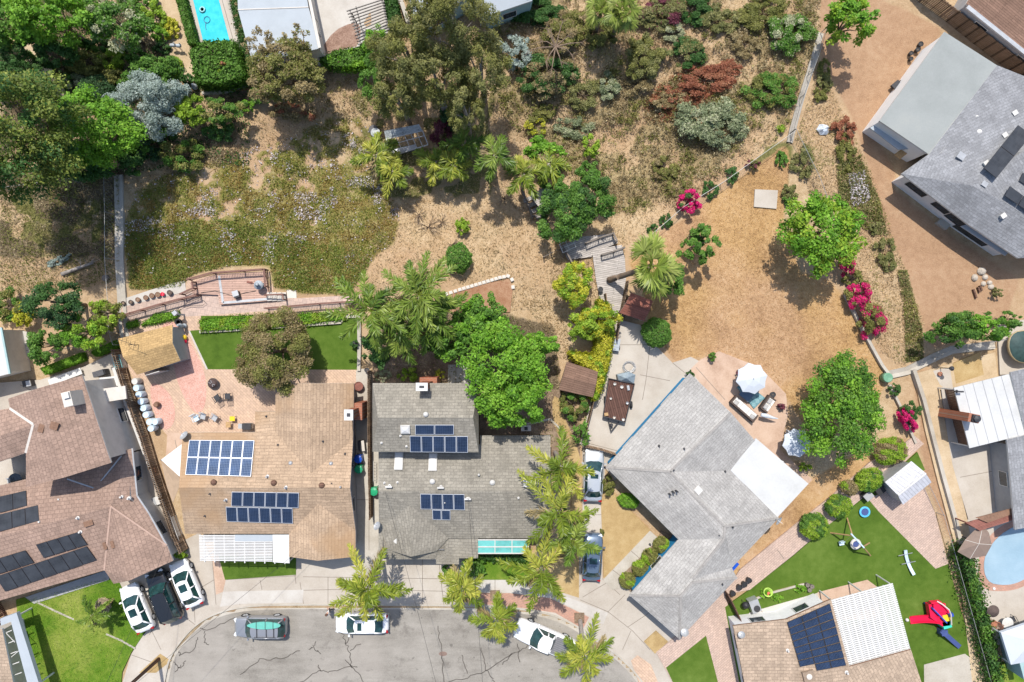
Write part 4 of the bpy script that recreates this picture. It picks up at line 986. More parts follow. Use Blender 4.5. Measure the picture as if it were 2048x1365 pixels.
# top centre and top right corner houses
H9 = thing('house', 'pale walled house mostly hidden behind the tall eucalyptus', 'house', P(930, -20, 0))
p9 = dict(a=(790, -200, 3), b=(1120, -200, 3), c=(1064, 2, 3), d=(975, 32, 3), f=(940, -10, 3), h=(828, 62, 3), m=(960, -110, 4.2))
R9 = Roof(p9, [['a', 'b', 'm'], ['b', 'c', 'm'], ['c', 'd', 'f', 'm'], ['f', 'h', 'm'], ['h', 'a', 'm']]); R9.build(MT['roof_paleblue'], H9)
walls(R9, [p9[k] for k in ('a', 'b', 'c', 'd', 'f', 'h')], H9, MT['stucco_teal'], .15)
H10 = thing('house', 'brown roofed house corner behind the slatted wooden fence', 'house', P(2010, 0, 0))
p10 = dict(a=(1932, 8, 3), b=(2110, 150, 3), c=(2230, -60, 4.2), d=(2060, -200, 4.2))
R10 = Roof(p10, [['a', 'b', 'c', 'd']]); R10.build(MT['roof_shedbrown'], H10)
walls(R10, [p10[k] for k in 'abcd'], H10, MT['stucco_grey'], .2)
gt = MB(); gt.bar(P(1934, 14, 2.95), P(2110, 155, 2.95), .35, .15); gt.build('gutter', MT['metal_grey'], H10)
# carport roof with pale fascia at the lower left corner and the wall end on the left edge
H11 = thing('house', 'carport with pale blue fascia and open lattice beside the front lawn', 'house', P(0, 1320, 0))
p11 = dict(a=(-150, 1280, 2.9), b=(4, 1258, 2.9), c=(50, 1480, 2.9), d=(-150, 1480, 2.9))
R11 = Roof(p11, [['a', 'b', 'c', 'd']]); R11.build(MT['roof_g'], H11)
b = MB(); b.prism([P(x, y, 2.7)[:2] for x, y in ((0, 1238), (33, 1226), (78, 1368), (100, 1460), (80, 1466), (55, 1368), (22, 1244), (2, 1252))], 2.3, 2.7); b.build('fascia', MT['roof_paleblue'], H11)
b = MB(); slats(b, [(3, 1258), (22, 1250), (66, 1440), (46, 1446)], 9, 2.5, .06, .1); b.bar(P(8, 1262, 2.55), P(30, 1285, 2.55), .05, .05); b.bar(P(22, 1315, 2.55), P(40, 1300, 2.55), .05, .05); b.build('lattice', MT['offwhite'], H11)
posts(H11, [(28, 1236), (74, 1370), (2, 1262)], 2.3, .12)
walls(R11, [p11[k] for k in 'abcd'], H11, MT['stucco_pale'], .2, windows=False)
H12 = thing('house', 'white roof corner with teal gutter beside the garden steps', 'house', P(-10, 715, 0))
p12 = dict(a=(-150, 660, 3), b=(2, 655, 3), c=(18, 748, 3), d=(-150, 790, 3))
R12 = Roof(p12, [['a', 'b', 'c', 'd']]); R12.build(MT['roof_white'], H12)
walls(R12, [p12[k] for k in 'abcd'], H12, MT['stucco_pale'], .2, windows=False)
b = MB(); b.bar(P(3, 656, 2.98), P(20, 748, 2.98), .16, .14); b.build('gutter', MT['stucco_teal'], H12)
# sheds
def gable_shed(name, label, cat, c4, rt, mat, e=2.0, r=2.7, wall=None, ridge=0, door=None):
	"""c4: four eave corners in the photo; ridge 0 joins the middles of sides 3-0 and 1-2, 1 the others"""
	cx = sum(p[0] for p in c4) / 4; cy = sum(p[1] for p in c4) / 4
	t = thing(name, label, cat, P(cx, cy, 0))
	W = [P(x, y, e) for x, y in c4]
	if ridge == 0: m1, m2 = (W[3] + W[0]) / 2, (W[1] + W[2]) / 2
	else: m1, m2 = (W[0] + W[1]) / 2, (W[2] + W[3]) / 2
	m1.z = m2.z = r
	R = Roof({}, []); R.W = dict(a=W[0], b=W[1], c=W[2], d=W[3], m=m1, n=m2)
	fs = [['a', 'b', 'n', 'm'], ['m', 'n', 'c', 'd']] if ridge == 0 else [['a', 'm', 'n', 'd'], ['m', 'b', 'c', 'n']]
	R.F = [[R.W[k] for k in f] for f in fs]; R.N = []
	for f in R.F:
		nn = (f[1] - f[0]).cross(f[2] - f[0]).normalized()
		if nn.z < 0: f.reverse(); nn = -nn
		R.N.append(nn)
	R.build(mat, t, 'roof', .1)
	walls(R, [(x, y, e) for x, y in c4], t, wall or MT['wood_fence'], .15, windows=False)
	if rt:
		b = MB(); b.bar(m1 + Vector((0, 0, .03)), m2 + Vector((0, 0, .03)), .16, .05); b.build('ridge_cap', rt, t)
	return t, R
SH1, RS1 = gable_shed('garden_shed', 'weathered tan shingle garden shed on the herringbone patio', 'shed', [(236, 678), (345, 650), (361, 722), (274, 750)], None, MT['roof_shed'], 2.3, 3.0, MT['stucco_grey'])
b = MB(); pd = P(315, 746, 1.0); b.box((pd.x, pd.y, .95), (1.3, .06, 1.9), .28); b.build('door', MT['offwhite'], SH1)
b = MB(); pa = RS1.on(277, 690, .0, 2.8)
b.tube([pa, pa + Vector((0, 0, 1.6))], .03, 6); b.bar(pa + Vector((-.9, .5, 1.6)), pa + Vector((.7, -.1, 1.6)), .03, .03)
for k in range(5): b.bar(pa + Vector((-.8 + k * .35, .75 - k * .12, 1.6)), pa + Vector((-.95 + k * .35, .2 - k * .12, 1.6)), .02, .02)
b.build('aerial', MT['wire_dark'], SH1)
SH2, _ = gable_shed('storage_shed', 'brown plank roofed shed beside the yellow green hedge', 'shed', [(1134, 724), (1196, 744), (1186, 795), (1117, 780)], None, MT['roof_shedbrown'], 2.1, 2.5, MT['wood_brown'])
SH3, _ = gable_shed('playhouse', 'rust red roofed playhouse under the leaning fan palm', 'shed', [(1262, 586), (1306, 602), (1288, 643), (1239, 626)], MT['roof_rust'], MT['roof_rust'], 2.0, 2.5, MT['wood_dark'])
SH4, _ = gable_shed('metal_shed', 'grey ribbed metal shed with pitched roof on the paved corner', 'shed', [(1770, 965), (1823, 923), (1863, 965), (1806, 1010)], MT['offwhite'], MT['metal_ribbed'], 2.1, 2.7, MT['metal_grey'])
CAN = thing('canopy_shelter', 'white peaked canopy at the edge of the bright lawn', 'canopy', P(2050, 1285, 0))
b = MB(); W = [P(x, y, 2.3) for x, y in ((2002, 1266), (2100, 1232), (2130, 1310), (2022, 1330))]; ap = P(2066, 1283, 3.1)
for i in range(4): b.face([W[(i + 1) % 4], W[i], ap][::-1]); 
for i in range(4):
	j = (i + 1) % 4; b.face([W[i], W[j], W[j] - Vector((0, 0, .3)), W[i] - Vector((0, 0, .3))])
b.build('canopy_top', MT['canvas'], CAN)
b = MB(); b.prism([P(x, y, .0)[:2] for x, y in ((1992, 1262), (2006, 1262), (2022, 1334), (2012, 1336))], 0, 2.2); b.build('side_panel', MT['stucco_teal'], CAN)
posts(CAN, [(2004, 1268), (2022, 1328), (2098, 1236)], 2.2, .08)
GH = thing('greenhouse', 'broken white greenhouse frame with a sagging sheet roof on the slope', 'greenhouse', T(810, 285))
zz = 1.9
b = MB()
q4 = [T(768, 262, zz + .35), T(838, 249, zz + .5), T(845, 262, zz), T(772, 279, zz)]
b.face(q4); b.face([p - Vector((0, 0, .04)) for p in q4][::-1]); b.build('roof_sheet', plain('old_sheet', (.40, .43, .44), .5, .5, 9), GH)
b = MB()
fr = [(772, 279, zz), (845, 262, zz), (856, 290, zz - .2), (788, 311, zz - .2)]
for i in range(4):
	a, c = fr[i], fr[(i + 1) % 4]; b.bar(T(*a), T(*c), .08, .08)
for t in (.27, .5, .68, .84): 
	a = along(fr[0], fr[1], t); c = along(fr[3], fr[2], t); b.bar(T(*a, zz), T(*c, zz - .2), .05, .06)
b.bar(T(782, 290, zz - .1), T(848, 272, zz - .05), .05, .05)
for f_ in fr: b.bar(T(f_[0], f_[1], f_[2]), T(f_[0], f_[1], -.3), .07, .07)
b.build('frame', MT['offwhite'], GH)
b = MB(); b.prism([T(x, y, .6)[:2] for x, y in ((784, 300), (830, 290), (834, 297), (788, 309))], float(g(800, 300)) + .1, float(g(800, 300)) + .75); b.build('bench', MT['metal_grey'], GH)
RB = thing('water_tank', 'round dark water tank with a pale lid beside the greenhouse frame', 'tank', T(751, 266))
b = MB(); b.lathe(T(751, 266), [(.45, -.2), (.47, .9), (.42, 1.0)], 16); b.build('tank_body', MT['metal_dark'], RB)
b = MB(); b.lathe(T(751, 266, .95), [(.44, 0), (.44, .06), (.2, .12), (.0001, .13)], 16); b.build('lid', plain('lid', (.36, .38, .38), .5, .4, 8), RB)
# plants
PAL = dict(
	bright=[(.055, .15, .012), (.125, .27, .022), (.23, .38, .045)],
	lime=[(.085, .16, .012), (.19, .30, .022), (.33, .42, .06)],
	mid=[(.035, .10, .014), (.08, .175, .024), (.15, .265, .05)],
	dark=[(.024, .070, .014), (.045, .11, .024), (.08, .155, .04)],
	deep=[(.02, .055, .018), (.036, .088, .03), (.065, .12, .045)],
	olive=[(.085, .095, .022), (.16, .165, .042), (.25, .235, .075)],
	brown=[(.14, .105, .045), (.23, .18, .085), (.34, .275, .15)],
	gum=[(.085, .10, .03), (.16, .165, .055), (.255, .235, .10)],
	silver=[(.155, .20, .18), (.26, .315, .29), (.37, .42, .39)],
	pale=[(.14, .165, .075), (.30, .32, .19), (.50, .49, .34)],
	cactus=[(.06, .085, .045), (.20, .235, .125), (.45, .44, .30)],
	yellow=[(.20, .24, .012), (.36, .36, .03), (.50, .45, .06)],
	magenta=[(.27, .006, .06), (.50, .012, .13), (.68, .04, .21)],
	rust=[(.15, .05, .028), (.27, .10, .055), (.35, .18, .10)],
	wine=[(.08, .02, .03), (.15, .04, .06), (.22, .08, .10)],
	palm=[(.04, .085, .010), (.10, .165, .02), (.24, .29, .055)],
	palmy=[(.06, .11, .01), (.16, .21, .022), (.38, .36, .06)],
	fan=[(.07, .12, .015), (.18, .23, .04), (.36, .39, .12)])
def leaves(ctr, nrm, size, cols, seed, aspect=.6):
	"""turn points and normals into leaf shaped quads"""
	r = np.random.default_rng(seed); n = len(ctr)
	t = r.normal(size=(n, 3)); t -= nrm * (t * nrm).sum(1)[:, None]; t /= np.linalg.norm(t, axis=1)[:, None] + 1e-9
	u = np.cross(nrm, t); s_ = size[:, None]
	a, b = t * s_ * .5, u * s_ * aspect * .5
	return np.stack([ctr - a, ctr + b - a * .1, ctr + a, ctr - b - a * .1], 1)
def palcol(pal, w, seed):
	r = np.random.default_rng(seed + 5); p = np.array(PAL[pal]); w = np.clip(w, 0, 1)
	c = np.where(w[:, None] < .5, p[0] + (p[1] - p[0]) * (w[:, None] * 2), p[1] + (p[2] - p[1]) * (w[:, None] * 2 - 1))
	return c * r.uniform(.68, 1.36, (len(w), 1)) * 1.2
SEED = [100]
def crown(c, rx, ry, rz, pal, leaf=.26, dens=1.0, k=None, ball=False, pal2=None, mixp=.0, flat=.25, ang=0.0, gap=1.0, aspect=.6):
	"""leaf quads of one crown, centre c (world), built of leaf clumps through its volume"""
	SEED[0] += 1; sd = SEED[0]; r = np.random.default_rng(sd)
	leaf *= .8; area = PI * rx * ry; n = int(np.clip(area * 5.2 * dens / (.3 * leaf * leaf), 150, 42000))
	if ball:
		d = r.normal(size=(n, 3)); d[:, 2] = np.abs(d[:, 2]) * r.choice([1, 1, 1, -.5], n); d /= np.linalg.norm(d, axis=1)[:, None]
		lump = 1 + .07 * np.sin(d[:, 0] * 5 + sd) * np.cos(d[:, 1] * 4 + sd * 2) + .05 * np.sin(d[:, 0] * 11 + sd * 3) * np.cos(d[:, 1] * 13 + sd) + r.normal(0, .045, n)
		pos = d * lump[:, None] * r.choice([1, 1, 1, .85], n)[:, None]; nr = d.copy(); w = .35 + .3 * r.random(n) + .2 * np.sin(d[:, 0] * 9 + d[:, 1] * 11 + sd)
	else:
		k = k or int(np.clip(12 + area * 1.5, 14, 110))
		k = int(k * 1.5); cd = r.normal(size=(k, 3)); cd[:, 2] = np.abs(cd[:, 2]) * r.choice([1, 1, -.55], k); cd /= np.linalg.norm(cd, axis=1)[:, None]
		th = np.arctan2(cd[:, 1], cd[:, 0]); ed = 1 + .09 * np.sin(th * 2 + sd) + .08 * np.sin(th * 3 + sd * 2) + .07 * np.sin(th * 5 + sd * 3)
		cc = cd * (r.uniform(.55, .93, k) * ed)[:, None]; cr = r.uniform(.15, .29, k) * (22 / (k + 8)) ** .16 * gap
		pick_ = r.choice(k, n, p=cr ** 2 / (cr ** 2).sum())
		d = r.normal(size=(n, 3)); d[:, 2] += .45; d /= np.linalg.norm(d, axis=1)[:, None]
		pos = cc[pick_] + d * (cr[pick_] * r.uniform(.45, 1.1, n))[:, None]
		cw = r.uniform(.1, .9, k); w = cw[pick_] * .55 + r.random(n) * .45
		nr = d
	pos = pos * np.array([rx, ry, rz])
	if ang:
		ca, sa = math.cos(ang), math.sin(ang); pos = np.stack([pos[:, 0] * ca - pos[:, 1] * sa, pos[:, 0] * sa + pos[:, 1] * ca, pos[:, 2]], 1)
	nr = nr * .55 + r.normal(size=(n, 3)) * .5 + np.array([0, 0, flat + .5]); nr /= np.linalg.norm(nr, axis=1)[:, None]
	cols = palcol(pal, w, sd)
	if pal2:
		if ball: f = vnoise(pos[:, 0] + 50, pos[:, 1] + 50, .5, sd) < mixp
		else: f = (r.random(k) < mixp)[pick_] | (r.random(n) < mixp * .3)
		cols[f] = palcol(pal2, w, sd)[f]
	V = leaves(pos + np.array(c), nr, leaf * np.clip(r.lognormal(-.08, .38, n), .35, 1.9), cols, sd + 9, aspect)
	V[:, :, 2] = np.maximum(V[:, :, 2], float(c[2]) - rz * 1.0)
	return V, cols
def trunk(t, base, top, r0, limbs, mat, seed):
	r = random.Random(seed); b = MB(); base = Vector(base); top = Vector(top)
	mid = base.lerp(top, .55) + Vector((r.uniform(-.15, .15), r.uniform(-.15, .15), 0))
	b.tube([base - Vector((0, 0, .35)), base.lerp(mid, .4), mid, top], [r0 * 1.25, r0, r0 * .75, r0 * .35], 8)
	for L_ in limbs: 
		L_ = Vector(L_); s_ = base.lerp(mid, r.uniform(.6, 1)); m_ = s_.lerp(L_, .55) + Vector((0, 0, .1 * (L_ - s_).length))
		b.tube([s_, m_, L_], [r0 * .5, r0 * .3, r0 * .1], 6)
	b.build('trunk', mat, t, True)
def tree(px, py, rx, ry, z, pal, name, label, leaf=.26, rz=None, group=None, cat='tree', tr=.16, mat=None, **kw):
	z0 = float(g(px, py)); gd = px < 510 and py < 345; z *= .72 if gd and z < 10 else 1; c = P(px, py, z0 + z); k = S * (CAMH - z0 - z) / CAMH * (1.14 if gd else 1.04); rx *= k; ry *= k
	rz = rz or min(max((rx + ry) / 2 * .75, z * .55), z * .85)
	gp = Vector((c.x, c.y, z0)); t = thing(name, label, cat, gp, group)
	V, cols = crown(c, rx, ry, rz, pal, leaf, **kw)
	quads_object('crown' if cat == 'tree' else 'foliage', V, cols, MT['leaf'], t)
	r = random.Random(int(px * 3 + py)); limbs = []
	if not kw.get('ball') or cat == 'tree':
		for i in range(5 if rx > 1.2 else 3):
			a = i * 2 * PI / 5 + r.uniform(-.4, .4); limbs.append((c.x + rx * .6 * math.cos(a), c.y + ry * .6 * math.sin(a), c.z + rz * r.uniform(-.1, .35)))
	trunk(t, gp, c + Vector((0, 0, rz * .3)), max(.04, min(tr, rx * .09)), limbs, mat or MT['bark'], int(px))
	return t
def bush(px, py, rx, ry, pal, name, label, h=None, leaf=.2, group=None, **kw):
	k = S; h = h or min(rx, ry) * k * .85
	return tree(px, py, rx, ry, h * .55, pal, name, label, leaf, h * .6, group, 'shrub', .06, **kw)
def hedge(name, label, poly, h, pal, leaf=.13, dens=1.0, cat='hedge', group=None, pal2=None, mixp=0, z0=0.0, kind=None, rough=.06):
	SEED[0] += 1; sd = SEED[0]; r = np.random.default_rng(sd)
	W = np.array([P(x, y, z0 + h)[:2] for x, y in poly]); lo, hi = W.min(0), W.max(0)
	ar = abs(sum(W[i][0] * W[i - 1][1] - W[i - 1][0] * W[i][1] for i in range(len(W)))) / 2
	n = int(ar * 4.2 * dens / (.3 * leaf * leaf)); pts = r.uniform(lo, hi, (int(n * (np.prod(hi - lo) / ar)) + 10, 2))
	pts = pts[inside(pts[:, 0], pts[:, 1], W)][:n]; n = len(pts)
	wv = .5 * vnoise(pts[:, 0] + 99, pts[:, 1] + 99, .5, sd) + .5 * vnoise(pts[:, 0] + 99, pts[:, 1] + 99, .16, sd + 1)
	z = z0 + h * (.82 + .3 * wv * (1 if rough > .05 else .3)) + r.normal(0, rough * .6, n)
	pos = np.column_stack([pts, z]); nr = r.normal(size=(n, 3)) * .55 + np.array([0, 0, .8])
	per = []; side = []
	for i in range(len(W)):
		a, b = W[i], W[(i + 1) % len(W)]; L_ = np.linalg.norm(b - a); m = int(L_ * h * 4 * dens / (.3 * leaf * leaf))
		if m < 1: continue
		t = r.random(m)[:, None]; p = a + (b - a) * t; d = np.array([b[1] - a[1], a[0] - b[0]]) / (L_ + 1e-9)
		p = p + r.normal(0, rough, (m, 2)); per.append(np.column_stack([p, z0 + r.random(m) * h])); side.append(np.column_stack([np.tile(d, (m, 1)), np.full(m, .2)]) + r.normal(size=(m, 3)) * .5)
	pos = np.vstack([pos] + per); nr = np.vstack([nr] + side); nr /= np.linalg.norm(nr, axis=1)[:, None]
	w = np.concatenate([wv * .7 + .2, np.full(len(pos) - n, .4)]) + r.normal(0, .15, len(pos))
	cols = palcol(pal, w, sd)
	if pal2:
		f = vnoise(pos[:, 0] + 70, pos[:, 1] + 70, .5, sd + 3) < mixp; cols[f] = palcol(pal2, w, sd)[f]
	V = leaves(pos, nr, leaf * r.uniform(.6, 1.3, len(pos)), cols, sd)
	c = P(sum(p[0] for p in poly) / len(poly), sum(p[1] for p in poly) / len(poly), z0)
	if kind:
		o = quads_object(name, V, cols, MT['leaf']); return setp(o, label, None, None, kind)
	t = thing(name, label, cat, c, group)
	quads_object('foliage', V, cols, MT['leaf'], t)
	b = MB(); q_ = inset([tuple(x) for x in W], .12); b.prism([tuple(x) for x in q_], z0 - .2, z0 + h * .8); b.build('inner_stems', MT['soil'], t)
	return t
def palm(px, py, z, L, nf, pal, name, label, group=None, base=None, up=.55, droop=.75, seed=0, r0=.17, gapdir=None, leaflen=.82, ragged=.32):
	nf = max(9, int(nf * .85))
	"""feather palm: crown centre in the photo at height z"""
	r = np.random.default_rng(500 + seed); L *= r.uniform(.9, 1.12); up *= r.uniform(.7, 1.3); z0 = float(g(px, py)); c = P(px, py, z0 + z)
	gp = P(base[0], base[1], float(g(*base))) if base else Vector((c.x, c.y, z0))
	t = thing(name, label, 'palm tree', gp, group)
	b = MB(); mid = gp.lerp(c, .5) + Vector((0, 0, .0))
	n_ = 14; pts = [gp.lerp(c, i / n_) for i in range(n_ + 1)]; b.tube([gp - Vector((0, 0, .3))] + pts, [r0 * 1.5] + [r0 * (1.15 - .3 * i / n_) * (1.06 if i % 2 else .98) for i in range(n_ + 1)], 10)
	b.build('trunk', MT['bark_grey'], t, True)
	V, Cc = [], []
	for i in range(nf):
		az = 2 * PI * (i / nf * (1 if i % 2 else 1) + .5 * (i % 2)) + r.normal(0, .22) + seed
		el = up * r.uniform(-.1, 1.2) if i > nf * .2 else up * r.uniform(1.2, 2.0)
		Lf = L * r.uniform(.82, 1.12) * (1 if i > nf * .2 else .8); dr = droop * r.uniform(.6, 1.5); fc = r.uniform(.05, .95); dead = i >= nf - 2
		if dead: el, dr, Lf = -.35, 1.1, L * .75
		m = 54; tt = np.repeat(np.linspace(.1, 1, m), 2); sdn = np.tile([1, -1], m)
		h = np.array([math.cos(az), math.sin(az), 0]); sv = np.array([-h[1], h[0], 0])
		dist = Lf * tt * math.cos(min(el, 1.2)); zz = Lf * (tt * math.sin(min(el, 1.2)) - dr * tt ** 2.2 * .7)
		bend = r.normal(0, .12) * tt ** 2 * Lf
		pos = h * dist[:, None] + sv * bend[:, None] + np.array([0, 0, 1]) * zz[:, None]
		ll = leaflen * np.sin(PI * (.12 + .80 * tt)) ** .7 * r.uniform(.75, 1.15, len(tt))
		dirv = sv * sdn[:, None] * .62 + h * (.62 + .4 * tt)[:, None] + np.array([0, 0, -.28]) + r.normal(0, ragged, (len(tt), 3))
		dirv /= np.linalg.norm(dirv, axis=1)[:, None]; tip = pos + dirv * ll[:, None]
		wd = np.cross(dirv, np.array([0, 0, 1.0]) + r.normal(0, .35, (len(tt), 3))); wd /= np.linalg.norm(wd, axis=1)[:, None] + 1e-9; wd *= .042
		md = pos + dirv * ll[:, None] * .45
		V.append(np.stack([pos - wd * .5, md - wd * 1.2, tip, md + wd * 1.2], 1)); Cc.append(palcol('brown' if dead else pal, fc * .7 + r.random(len(tt)) * .35, seed * 7 + i))
		q0 = h * (Lf * np.linspace(0, 1, 9) * math.cos(min(el, 1.2)))[:, None] + sv * (bend[-1] * np.linspace(0, 1, 9) ** 2)[:, None]
		q0[:, 2] += Lf * (np.linspace(0, 1, 9) * math.sin(min(el, 1.2)) - dr * np.linspace(0, 1, 9) ** 2.2 * .7)
		wv = sv * .035; V.append(np.stack([q0[:-1] - wv, q0[1:] - wv * .7, q0[1:] + wv * .7, q0[:-1] + wv], 1)); Cc.append(np.tile(np.array(PAL['palmy'][1]) * .9, (8, 1)))
	V = np.concatenate(V) + np.array(c); quads_object('crown', V, np.concatenate(Cc), MT['frond'], t)
	return t
def fanpalm(px, py, z, L, nf, pal, name, label, base=None, seed=0, r0=.16, group=None):
	r = np.random.default_rng(900 + seed); z0 = float(g(px, py)); c = P(px, py, z0 + z); gp = P(base[0], base[1], float(g(*base))) if base else Vector((c.x, c.y, z0))
	t = thing(name, label, 'palm tree', gp, group); b = MB(); n_ = 12
	pts = [gp.lerp(c, i / n_) + Vector((0, 0, -.9 * math.sin(PI * i / n_) * (1 if base else 0))) for i in range(n_ + 1)]
	b.tube([gp - Vector((0, 0, .3))] + pts, [r0 * 1.7] + [r0 * (1.2 - .3 * i / n_) * (1.05 if i % 2 else .98) for i in range(n_ + 1)], 10); b.build('trunk', MT['bark'], t, True)
	V, Cc = [], []
	for i in range(nf):
		az = 2 * PI * i * .381966 + r.normal(0, .5); el = r.uniform(-.7, 1.3); h = np.array([math.cos(az) * math.cos(el), math.sin(az) * math.cos(el), math.sin(el)])
		sv = np.array([-math.sin(az), math.cos(az), 0]); upv = np.cross(h, sv); pl = L * r.uniform(.30, .62) * (.45 if el > .6 else 1); o = h * pl; fr = L * r.uniform(.42, .6); fc = r.random()
		wv = sv * .03; V.append(np.stack([[-wv, o - wv, o + wv, wv]], 0).reshape(1, 4, 3)); Cc.append(np.array([PAL['fan'][1]]))
		m = 30; a = np.linspace(-1.75, 1.75, m)
		d = h * np.cos(a)[:, None] + sv * np.sin(a)[:, None] + np.array([0, 0, -.25]) + r.normal(0, .06, (m, 3)); ll = fr * (1 - .22 * np.abs(a / 1.75)) * r.uniform(.85, 1.1, m)
		tip = o + d * ll[:, None] - np.array([0, 0, 1]) * (.15 * fr); md = o + d * ll[:, None] * .6; wd = np.cross(d, upv); wd /= np.linalg.norm(wd, axis=1)[:, None]; wd *= .05 * fr
		V.append(np.stack([np.tile(o, (m, 1)), md - wd, tip, md + wd], 1)); Cc.append(palcol(pal, fc * .6 + r.random(m) * .4, seed * 11 + i))
	quads_object('crown', np.concatenate(V) + np.array(c), np.concatenate(Cc), MT['frond'], t); return t
# upper left gardens
tree(108, 38, 84, 50, 7.0, 'bright', 'broadleaf_tree', 'broad bright green tree overhanging the shaded top of the left garden', .3, tr=.2)
tree(12, 45, 40, 55, 6.5, 'mid', 'broadleaf_tree', 'mid green tree in the far top left corner', .28)
tree(238, 48, 58, 48, 5.5, 'mid', 'broadleaf_tree', 'medium green tree with a greyish left half beside the garden path', .24, pal2='pale', mixp=.15)
tree(105, 108, 42, 30, 4.0, 'dark', 'broadleaf_tree', 'dark green tree below the broad bright tree', .24)
bush(8, 90, 20, 14, 'bright', 'shrub', 'small bright shrub on the left edge above the fine leaved dark tree', 1.4)
tree(28, 142, 50, 38, 4.5, 'dark', 'conifer_tree', 'dense fine leaved dark green tree on the left edge above the tall olive tree', .16)
bush(178, 125, 38, 26, 'olive', 'shrub', 'olive green shrub left of the yellow green shrub', 2.2, .2)
bush(234, 117, 27, 22, 'lime', 'shrub', 'yellow green shrub in the middle of the left garden', 2.0)
bush(308, 35, 24, 28, 'lime', 'shrub', 'tall lime shrub beside the red gravel path', 1.8)
bush(318, 68, 20, 15, 'bright', 'shrub', 'bright green shrub below the lime shrub by the gravel path', 1.4)
bush(343, 58, 17, 20, 'yellow', 'shrub', 'yellowish shrub nearest the lap pool hedge', 1.2)
bush(325, 97, 17, 12, 'dark', 'shrub', 'small dark shrub beside the stone cranes', 1.0)
tree(308, 150, 52, 30, 3.6, 'mid', 'broadleaf_tree', 'spreading green tree above the silver grey tree', .22)
bush(346, 133, 16, 16, 'lime', 'shrub', 'round lime shrub at the bend of the gravel path', 1.3, ball=True, leaf=.14)
bush(147, 170, 28, 20, 'pale', 'shrub', 'pale flowering shrub beside the dirt path', 1.6, .16, pal2='mid', mixp=.4)
bush(196, 184, 32, 26, 'deep', 'shrub', 'dark blue green rounded shrub left of the silver grey tree', 2.2, .14, ball=True)
bush(222, 157, 28, 18, 'olive', 'shrub', 'feathery yellow olive shrub between two darker shrubs', 1.9, .18)
bush(125, 140, 22, 16, 'olive', 'shrub', 'thin greyish shrub where the dirt path meets the garden', 1.2, .15)
tree(298, 214, 68, 58, 4.6, 'silver', 'olive_tree', 'silver grey leaved tree in the left garden', .17, mat=MT['bark_grey'])
tree(386, 224, 30, 32, 3.2, 'lime', 'broadleaf_tree', 'bright lime tree touching the silver grey tree', .22)
tree(445, 222, 42, 26, 3.2, 'mid', 'broadleaf_tree', 'muted green spreading tree over the dry bank edge', .2, pal2='olive', mixp=.4)
bush(494, 212, 16, 14, 'bright', 'shrub', 'little bright shrub at the end of the brick bed', 1.2)
bush(378, 162, 14, 12, 'dark', 'shrub', 'small dark shrub at the corner of the brick bed', 1.0)
tree(192, 262, 88, 66, 7.5, 'bright', 'broadleaf_tree', 'large bright green tree between the silver tree and the tall olive tree', .28, tr=.2)
PAL['olgreen'] = [(.05, .08, .016), (.125, .165, .03), (.27, .30, .06)]
tree(22, 268, 128, 108, 10.5, 'olgreen', 'tall_tree', 'very tall dark olive tree on the left edge', .24, 5.0, tr=.35, pal2='dark', mixp=.35)
tree(150, 322, 92, 40, 4.0, 'dark', 'broadleaf_tree', 'dark green tree in shade under the large bright tree', .26)
bush(240, 292, 30, 24, 'bright', 'shrub', 'bright shrub at the lower right of the large bright tree', 2.4)
bush(366, 312, 38, 32, 'olive', 'shrub', 'rounded olive bush at the top of the ice plant slope', 2.2, .18, pal2='mid', mixp=.3)
bush(330, 270, 26, 18, 'dark', 'shrub', 'dark shaded shrub below the silver grey tree', 1.4)
hedge('clipped_hedge', 'dark green clipped hedge along the side of the lap pool', [(336, -60), (352, -60), (392, 86), (377, 88)], 1.1, 'mid', .14)
hedge('vine_canopy', 'square leafy vine canopy with red flowers at the end of the lap pool', [(380, 102), (408, 84), (466, 82), (488, 152), (440, 166), (392, 164)], 2.3, 'mid', .2, rough=.12)
bush(456, 144, 22, 15, 'rust', 'shrub', 'red flowering shrub at the lower right of the vine canopy', 2.6, .18, pal2='lime', mixp=.3)
for x, y, rx, p, lb in ((66, 192, 24, 'dark', 'dark shrub at the left of the dirt path above the tall olive tree'), (152, 88, 22, 'mid', 'mid green shrub under the right rim of the broad bright tree'), (200, 92, 24, 'dark', 'dark shrub in shade below the medium green tree'), (262, 108, 20, 'dark', 'shaded dark shrub right of the yellow green shrub'), (282, 120, 20, 'mid', 'shaded green shrub above the spreading green tree'), (125, 226, 24, 'mid', 'green shrub at the lower end of the dirt path'), (254, 172, 24, 'mid', 'green shrub touching the top of the silver grey tree'), (362, 195, 18, 'mid', 'green shrub right of the silver grey tree top'), (296, 296, 30, 'deep', 'deep green shrub below the silver grey tree'), (262, 326, 26, 'dark', 'dark shrub just above the fence corner'), (8, 180, 26, 'deep', 'deep green shrub on the left edge above the tall olive tree'), (182, 28, 30, 'mid', 'green shrub between the broad bright tree and the medium green tree'), (52, 120, 20, 'mid', 'green shrub above the start of the dirt path'), (440, 262, 26, 'dark', 'dark straggly shrub below the muted green tree'), (290, 10, 26, 'mid', 'green shrub at the top edge beside the gravel path')):
	bush(x, y, rx, rx * .85, p, 'shrub', lb, 1.6, .2, pal2='mid', mixp=.25)
